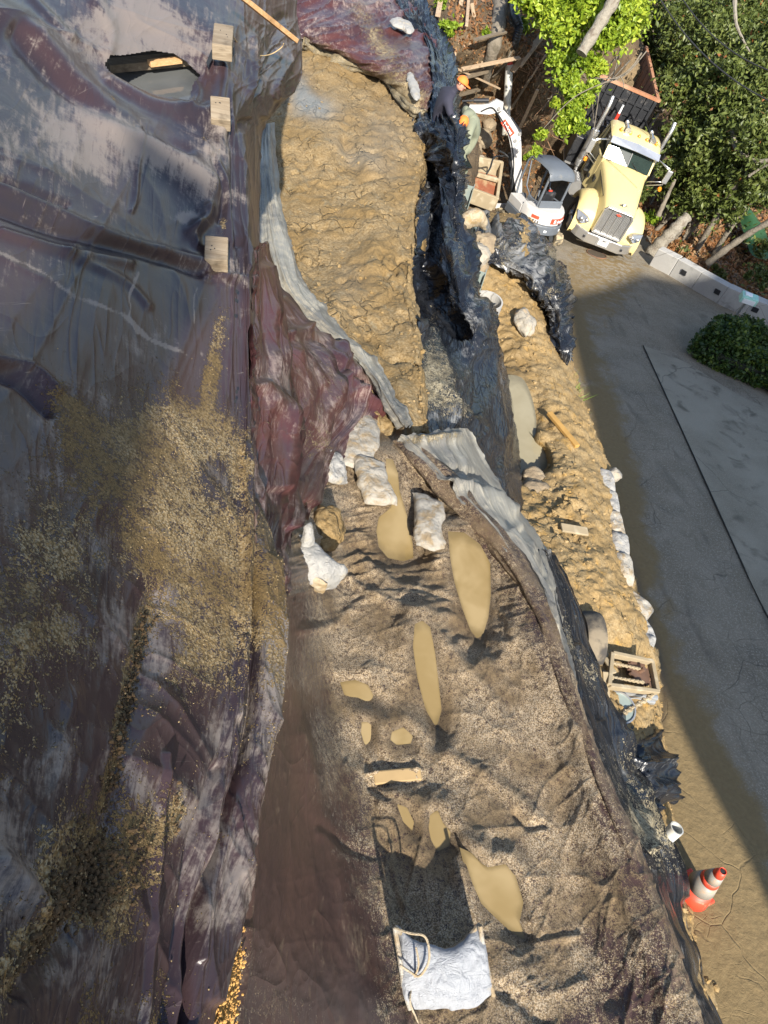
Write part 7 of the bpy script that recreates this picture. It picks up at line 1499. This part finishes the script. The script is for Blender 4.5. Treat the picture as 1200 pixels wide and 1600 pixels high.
# ================================================================ PEOPLE
def figure(name, J, bones, mats, hands, head, hat, label, hairmat='hair'):
    "one skinned surface per figure; J: joint -> (x, y, distance, radius, material index)"
    root = J['hips']; base = WD(root[0], root[1], root[2]); T = empty('person', tuple(base), label=label, cat='person')
    names = list(J); V = [list(WD(J[n][0], J[n][1], J[n][2])-base) for n in names]; R_ = [J[n][3] for n in names]; MI = [J[n][4] for n in names]
    E_ = [(names.index(a), names.index(b)) for a, b in bones]; roots = [names.index('hips')]
    V = [np.array(v) for v in V]
    for wr, el in hands:      # five separate finger chains rooted in each palm
        p = V[names.index(wr)]; d = p-V[names.index(el)]; d /= np.linalg.norm(d); s_ = np.cross(d, [0.3, 0.2, 1.]); s_ /= np.linalg.norm(s_); u_ = np.cross(s_, d)
        palm = p+d*.05; V.append(palm); R_.append(.036); MI.append(MI[names.index(wr)]); pi_ = len(V)-1; E_.append((names.index(wr), pi_))
        for k, (off, ln) in enumerate(((-.030, .055), (-.010, .068), (.010, .072), (.030, .062))):
            a = palm+d*.03+s_*off; b = a+d*ln*.6-u_*.012; c = b+d*ln*.4-u_*.03
            for q, r in ((a, .011), (b, .010), (c, .008)): V.append(q); R_.append(r); MI.append(MI[pi_])
            i = len(V)-3; E_ += [(i, i+1), (i+1, i+2)]; roots.append(i)
        a = palm-s_*.03; b = a-s_*.03+d*.02; c = b+d*.03-s_*.008
        for q, r in ((a, .013), (b, .011), (c, .009)): V.append(q); R_.append(r); MI.append(MI[pi_])
        i = len(V)-3; E_ += [(i, i+1), (i+1, i+2)]; roots.append(i)
    me = bpy.data.meshes.new('sk'); me.from_pydata([tuple(map(float, v)) for v in V], E_, []); o = bpy.data.objects.new('sk', me); sc.collection.objects.link(o)
    md = o.modifiers.new('sk', 'SKIN'); md.use_smooth_shade = True; sb = o.modifiers.new('s', 'SUBSURF'); sb.levels = 2
    sv = me.skin_vertices[0].data
    for i, r in enumerate(R_): sv[i].radius = (r, r); sv[i].use_root = i in roots
    bpy.context.view_layer.update(); ev = bpy.data.meshes.new_from_object(o.evaluated_get(bpy.context.evaluated_depsgraph_get())); bpy.data.objects.remove(o)
    ev.name = 'body'; ev.materials.clear()
    for m_ in mats: ev.materials.append(M[m_])
    n = len(ev.vertices); co = np.empty(n*3, np.float32); ev.vertices.foreach_get('co', co); co = co.reshape(-1, 3).astype(float)
    co += (.010*fbm(co[:, 0]*9, co[:, 1]*9, co[:, 2]*9, o=3, s=5)+.006*ridged(co[:, 0]*14, co[:, 1]*14, co[:, 2]*7, s=6))[:, None]*np.array([.6, .6, .6])
    ev.vertices.foreach_set('co', co.astype(np.float32).ravel())
    VA = np.array(V); ea = np.array(E_)
    mi = []
    for p in ev.polygons:
        c = np.array(p.center); a, b = VA[ea[:, 0]], VA[ea[:, 1]]; t = np.clip(((c-a)*(b-a)).sum(1)/((b-a)**2).sum(1), 0, 1); d = np.linalg.norm(c-a-(b-a)*t[:, None], axis=1)-np.array(R_)[ea[:, 0]]; k = d.argmin(); mi.append(MI[ea[k, 0]] if t[k] < .5 else MI[ea[k, 1]])
    ev.polygons.foreach_set('material_index', mi); ev.polygons.foreach_set('use_smooth', [True]*len(ev.polygons)); ev.update()
    b = bpy.data.objects.new('body', ev); sc.collection.objects.link(b); b.parent = T
    # head with face, hair and hat
    hc = V[names.index('head')]; f = np.array(head[0], float); f /= np.linalg.norm(f); u = np.array(head[1], float); u -= (u@f)*f; u /= np.linalg.norm(u); s_ = np.cross(u, f)
    def ell(c, r, nu=20, nv=14, lo=0., hi=1.):
        th = np.linspace(np.pi*lo, np.pi*hi, nv); ph = np.linspace(0, 2*np.pi, nu+1)[:-1]; VV = [c+f*r[0]*math.sin(t)*math.cos(q)+s_*r[1]*math.sin(t)*math.sin(q)+u*r[2]*math.cos(t) for t in th for q in ph]
        return VV, [(i*nu+k, i*nu+(k+1) % nu, (i+1)*nu+(k+1) % nu, (i+1)*nu+k) for i in range(nv-1) for k in range(nu)]
    m = MB(); m.add(*ell(hc, (.105, .085, .13))); m.add(*ell(hc+f*.03-u*.07, (.065, .055, .055))); m.tube([hc+f*.10+u*.01, hc+f*.125-u*.02, hc+f*.105-u*.03], [.012, .017, .012], 8)
    for q in (-1, 1): m.add(*ell(hc+s_*q*.085-f*.005, (.02, .012, .032), 8, 6))
    hd2 = m.build('head', M['skin'], T, smooth=True)
    m = MB()
    for q in (-1, 1): m.add(*ell(hc+f*.095+s_*q*.033+u*.015, (.012, .016, .009), 8, 6))
    m.build('eyes', M['hair'], hd2, smooth=True)
    m = MB(); m.tube([hc+f*.095-u*.06-s_*.025, hc+f*.104-u*.062, hc+f*.095-u*.06+s_*.025], .006, 6); m.build('mouth', simple('lips', (.36, .13, .11)), hd2, smooth=True)
    m = MB(); m.add(*ell(hc-f*.018+u*.012, (.108, .093, .128), 20, 10, 0, .62)); m.build('hair', M[hairmat], hd2, smooth=True)
    hh = empty(hat, (0, 0, 0)); hh.parent = T
    m = MB(); m.add(*ell(hc+u*.035, (.135, .120, .128), 24, 9, 0, .52)); m.build('crown', M['orange_cloth'], hh, smooth=True)
    m = MB(); br = [(.13*math.cos(a)*(1+.75*max(0, math.cos(a))**1.5), .122*math.sin(a)) for a in np.linspace(-math.pi, math.pi, 30)[:-1]]
    V1 = [hc+u*(.035-.02*max(0, x-.1))+f*x+s_*y for x, y in br]; V2 = [v+u*.012 for v in V1]; k_ = len(V1); m.add(V1+V2, [tuple(range(k_))[::-1], tuple(range(k_, 2*k_))]+[(i, (i+1) % k_, (i+1) % k_+k_, i+k_) for i in range(k_)]); m.build('brim', M['orange_cloth'], hh)
    return T
fr = lambda x, y, z=0: (M3@np.array([x, y, z]))
figure('worker_dark', dict(hips=(682, 190, 17.9, .19, 1), waist=(686, 174, 17.75, .18, 0), chest=(694, 156, 17.6, .215, 0), neck=(710, 141, 17.5, .085, 0), nk2=(715, 136, 17.45, .07, 2), head=(721, 131, 17.4, .09, 2),
    ls=(690, 143, 17.8, .10, 0), le=(697, 160, 18.0, .075, 0), lw=(712, 176, 17.9, .05, 0), rs=(700, 158, 17.3, .11, 0), re=(703, 178, 17.2, .08, 0), rw=(712, 189, 17.15, .05, 3),
    lk=(684, 222, 18.1, .11, 1), lf=(676, 262, 18.6, .075, 1), lt=(684, 268, 18.5, .06, 4), rk=(690, 222, 17.8, .11, 1), rf=(684, 262, 18.2, .075, 1), rt=(692, 268, 18.1, .06, 4)),
    [('hips', 'waist'), ('waist', 'chest'), ('chest', 'neck'), ('neck', 'nk2'), ('nk2', 'head'), ('chest', 'ls'), ('ls', 'le'), ('le', 'lw'), ('chest', 'rs'), ('rs', 're'), ('re', 'rw'), ('hips', 'lk'), ('lk', 'lf'), ('lf', 'lt'), ('hips', 'rk'), ('rk', 'rf'), ('rf', 'rt')],
    ['navy', 'denim', 'skin', 'glove', 'boot'], [('rw', 're'), ('lw', 'le')], (fr(.8, .75, -.1), fr(.35, -.8, -.6)), 'cap', 'person in a dark navy sweatshirt and orange cap leaning over behind the black plastic')
figure('worker_olive', dict(hips=(735, 226, 18.3, .20, 1), waist=(740, 208, 18.1, .19, 0), chest=(737, 186, 17.9, .21, 0), neck=(729, 178, 17.6, .10, 0), nk2=(726, 183, 17.5, .07, 2), head=(722, 190, 17.4, .09, 2),
    ls=(727, 172, 18.0, .10, 0), le=(722, 178, 18.2, .07, 0), lw=(712, 190, 18.1, .05, 2), rs=(735, 200, 17.5, .11, 0), re=(728, 226, 17.3, .075, 0), rw=(713, 246, 17.4, .045, 2),
    lk=(716, 232, 18.2, .11, 1), lf=(722, 262, 18.7, .075, 1), lt=(712, 264, 18.6, .06, 3), rk=(720, 240, 17.9, .11, 1), rf=(728, 268, 18.4, .075, 1), rt=(718, 272, 18.3, .06, 3)),
    [('hips', 'waist'), ('waist', 'chest'), ('chest', 'neck'), ('neck', 'nk2'), ('nk2', 'head'), ('chest', 'ls'), ('ls', 'le'), ('le', 'lw'), ('chest', 'rs'), ('rs', 're'), ('re', 'rw'), ('hips', 'lk'), ('lk', 'lf'), ('lf', 'lt'), ('hips', 'rk'), ('rk', 'rf'), ('rf', 'rt')],
    ['olive', 'olive', 'skin', 'boot'], [('rw', 're'), ('lw', 'le')], (fr(-.6, .8, .2), fr(.75, .05, -.75)), 'cap', 'person in olive grey work clothes and orange cap crouching to reach down beside the trench')
ft = WD(684., 268., 18.5)[2]-CAM_Z
sheet('trench_ledge', [[(640, 214, ft), (690, 214, ft), (735, 218, ft-.1), (744, 222, ft-1.6)], [(640, 250, ft), (690, 250, ft), (738, 252, ft-.1), (748, 254, ft-1.6)], [(640, 300, ft), (690, 300, ft), (728, 290, ft-.15), (738, 292, ft-1.6)]], M['bank'], 2.5, bank_disp, {}, kind='structure')
t = MB(); t.bar(WD(703., 262., 17.3), WD(722., 245., 17.4), .16, .10); setp(t.build('concrete_block', M['white_wall'], bevel=.02), label='pale block held in the crouching worker\'s hand', cat='block')

# ================================================================ UNSEEN SLABS ADDED TO CAST THE BROAD SHADOWS (outside the picture, on the sunny side)

def caster(name, poly, D, th, label):
    "added unseen upright slab whose outline, seen along the sunlight, has the shape of the shadow it throws"
    hs = sund*[1, 1, 0]; hs = hs/np.linalg.norm(hs); pts = []
    for x, y, kind in poly:
        P = RP(float(x), float(y), 0.) if kind == 'r' else W(float(x), float(y), kind); t = (D-(P-ORG)@hs)/(sund@hs); pts.append(P+sund*t)
    V = np.array(pts); n = len(V); V = np.concatenate([V, V+hs*th]); c = V.mean(0); H = empty(name, tuple(c), label=label, cat='shadow caster')
    m = MB(); m.add(V-c, [tuple(range(n)), tuple(range(2*n-1, n-1, -1))]+[(i, (i+1) % n, (i+1) % n+n, i+n) for i in range(n)]); m.build('wall', M['slab_tan'], H)  # floating slab added only to block sunlight, no building behind it
caster('shadow caster', [(215, 205, -2.2), (335, 290, -2.4), (335, 438, -2.45), (304, 450, -2.4), (262, 556, -2.25), (238, 664, -2.15), (206, 784, -2.0), (192, 900, -1.95), (205, 1100, -1.9), (225, 1300, -1.95), (250, 1700, -2.0), (-260, 1750, -1.2), (-260, 620, -1.45), (0, 520, -1.72), (80, 424, -1.87), (110, 365, -1.9), (200, 330, -2.1)], 7., .3, 'unseen slab added behind the viewpoint, shaped to shade the left slope')
caster('shadow caster', [(884, 462, 'r'), (940, 450, 'r'), (1000, 428, 'r'), (1062, 440, 'r'), (1110, 392, 'r'), (1330, 330, 'r'), (1800, 700, 'r'), (1900, 1500, 'r'), (1400, 1560, 'r'), (1215, 1450, 'r'), (1150, 1300, 'r'), (1062, 1135, 'r'), (1030, 1060, 'r'), (1000, 960, 'r'), (968, 850, 'r'), (940, 730, 'r'), (914, 610, 'r'), (892, 520, 'r')], 12., .3, 'unseen slab added behind the viewpoint, shaped to shade the road')

# ================================================================ GROUND UNDER EVERYTHING
A = np.concatenate(ALLV); g0 = A.min(0)[:2]-6; g1 = A.max(0)[:2]+6; stp = .35
nx_, ny_ = int((g1[0]-g0[0])/stp)+1, int((g1[1]-g0[1])/stp)+1
Hm = np.full((ny_, nx_), np.inf); ix = ((A[:, 0]-g0[0])/stp).astype(int); iy = ((A[:, 1]-g0[1])/stp).astype(int); np.minimum.at(Hm, (iy, ix), A[:, 2])
def spread(H): 
    P = np.pad(H, 1, constant_values=np.inf); return np.min([P[i:i+H.shape[0], j:j+H.shape[1]] for i in range(3) for j in range(3)], 0)
known = np.isfinite(Hm); H2 = spread(Hm); kn = np.isfinite(H2); Hf = np.where(kn, H2, 0.)
cnt = kn.astype(float)
for it in range(400):      # let the known heights spread outwards
    if kn.all(): break
    P = np.pad(Hf*kn, 1); C_ = np.pad(kn.astype(float), 1); s_ = sum(P[i:i+Hf.shape[0], j:j+Hf.shape[1]] for i in range(3) for j in range(3)); c_ = sum(C_[i:i+Hf.shape[0], j:j+Hf.shape[1]] for i in range(3) for j in range(3))
    nw = (~kn) & (c_ > 0); Hf = np.where(nw, s_/np.maximum(c_, 1), Hf); kn = kn | nw
fixed = np.isfinite(H2)
for it in range(60):
    P = np.pad(Hf, 1, mode='edge'); av = (P[:-2, 1:-1]+P[2:, 1:-1]+P[1:-1, :-2]+P[1:-1, 2:])/4; Hf = np.where(fixed, Hf, av)
Hf = Hf-.22
gx, gy = np.meshgrid(g0[0]+np.arange(nx_)*stp+stp/2, g0[1]+np.arange(ny_)*stp+stp/2)
idx = np.arange(nx_*ny_).reshape(ny_, nx_)
# outer ring reaching far out
V = np.stack([gx, gy, Hf], -1).reshape(-1, 3); Fq = np.stack([idx[:-1, :-1], idx[:-1, 1:], idx[1:, 1:], idx[1:, :-1]], -1).reshape(-1, 4)
rim = np.concatenate([idx[0, :], idx[1:, -1], idx[-1, -2::-1], idx[-2:0:-1, 0]]); c_ = V.mean(0); far = V[rim].copy(); dd = far[:, :2]-c_[:2]; far[:, :2] = c_[:2]+dd/np.linalg.norm(dd, axis=1)[:, None]*500; far[:, 2] = np.median(Hf)-2
nb = len(V); k = len(rim); V = np.concatenate([V, far]); FR = [(rim[i], nb+i, nb+(i+1) % k, rim[(i+1) % k]) for i in range(k)]
FR = np.array(FR)
o = mesh_np('ground', V, np.concatenate([Fq, FR]), M['under'], attrs=dict(mud=np.zeros(len(V)))); setp(o, kind='structure')
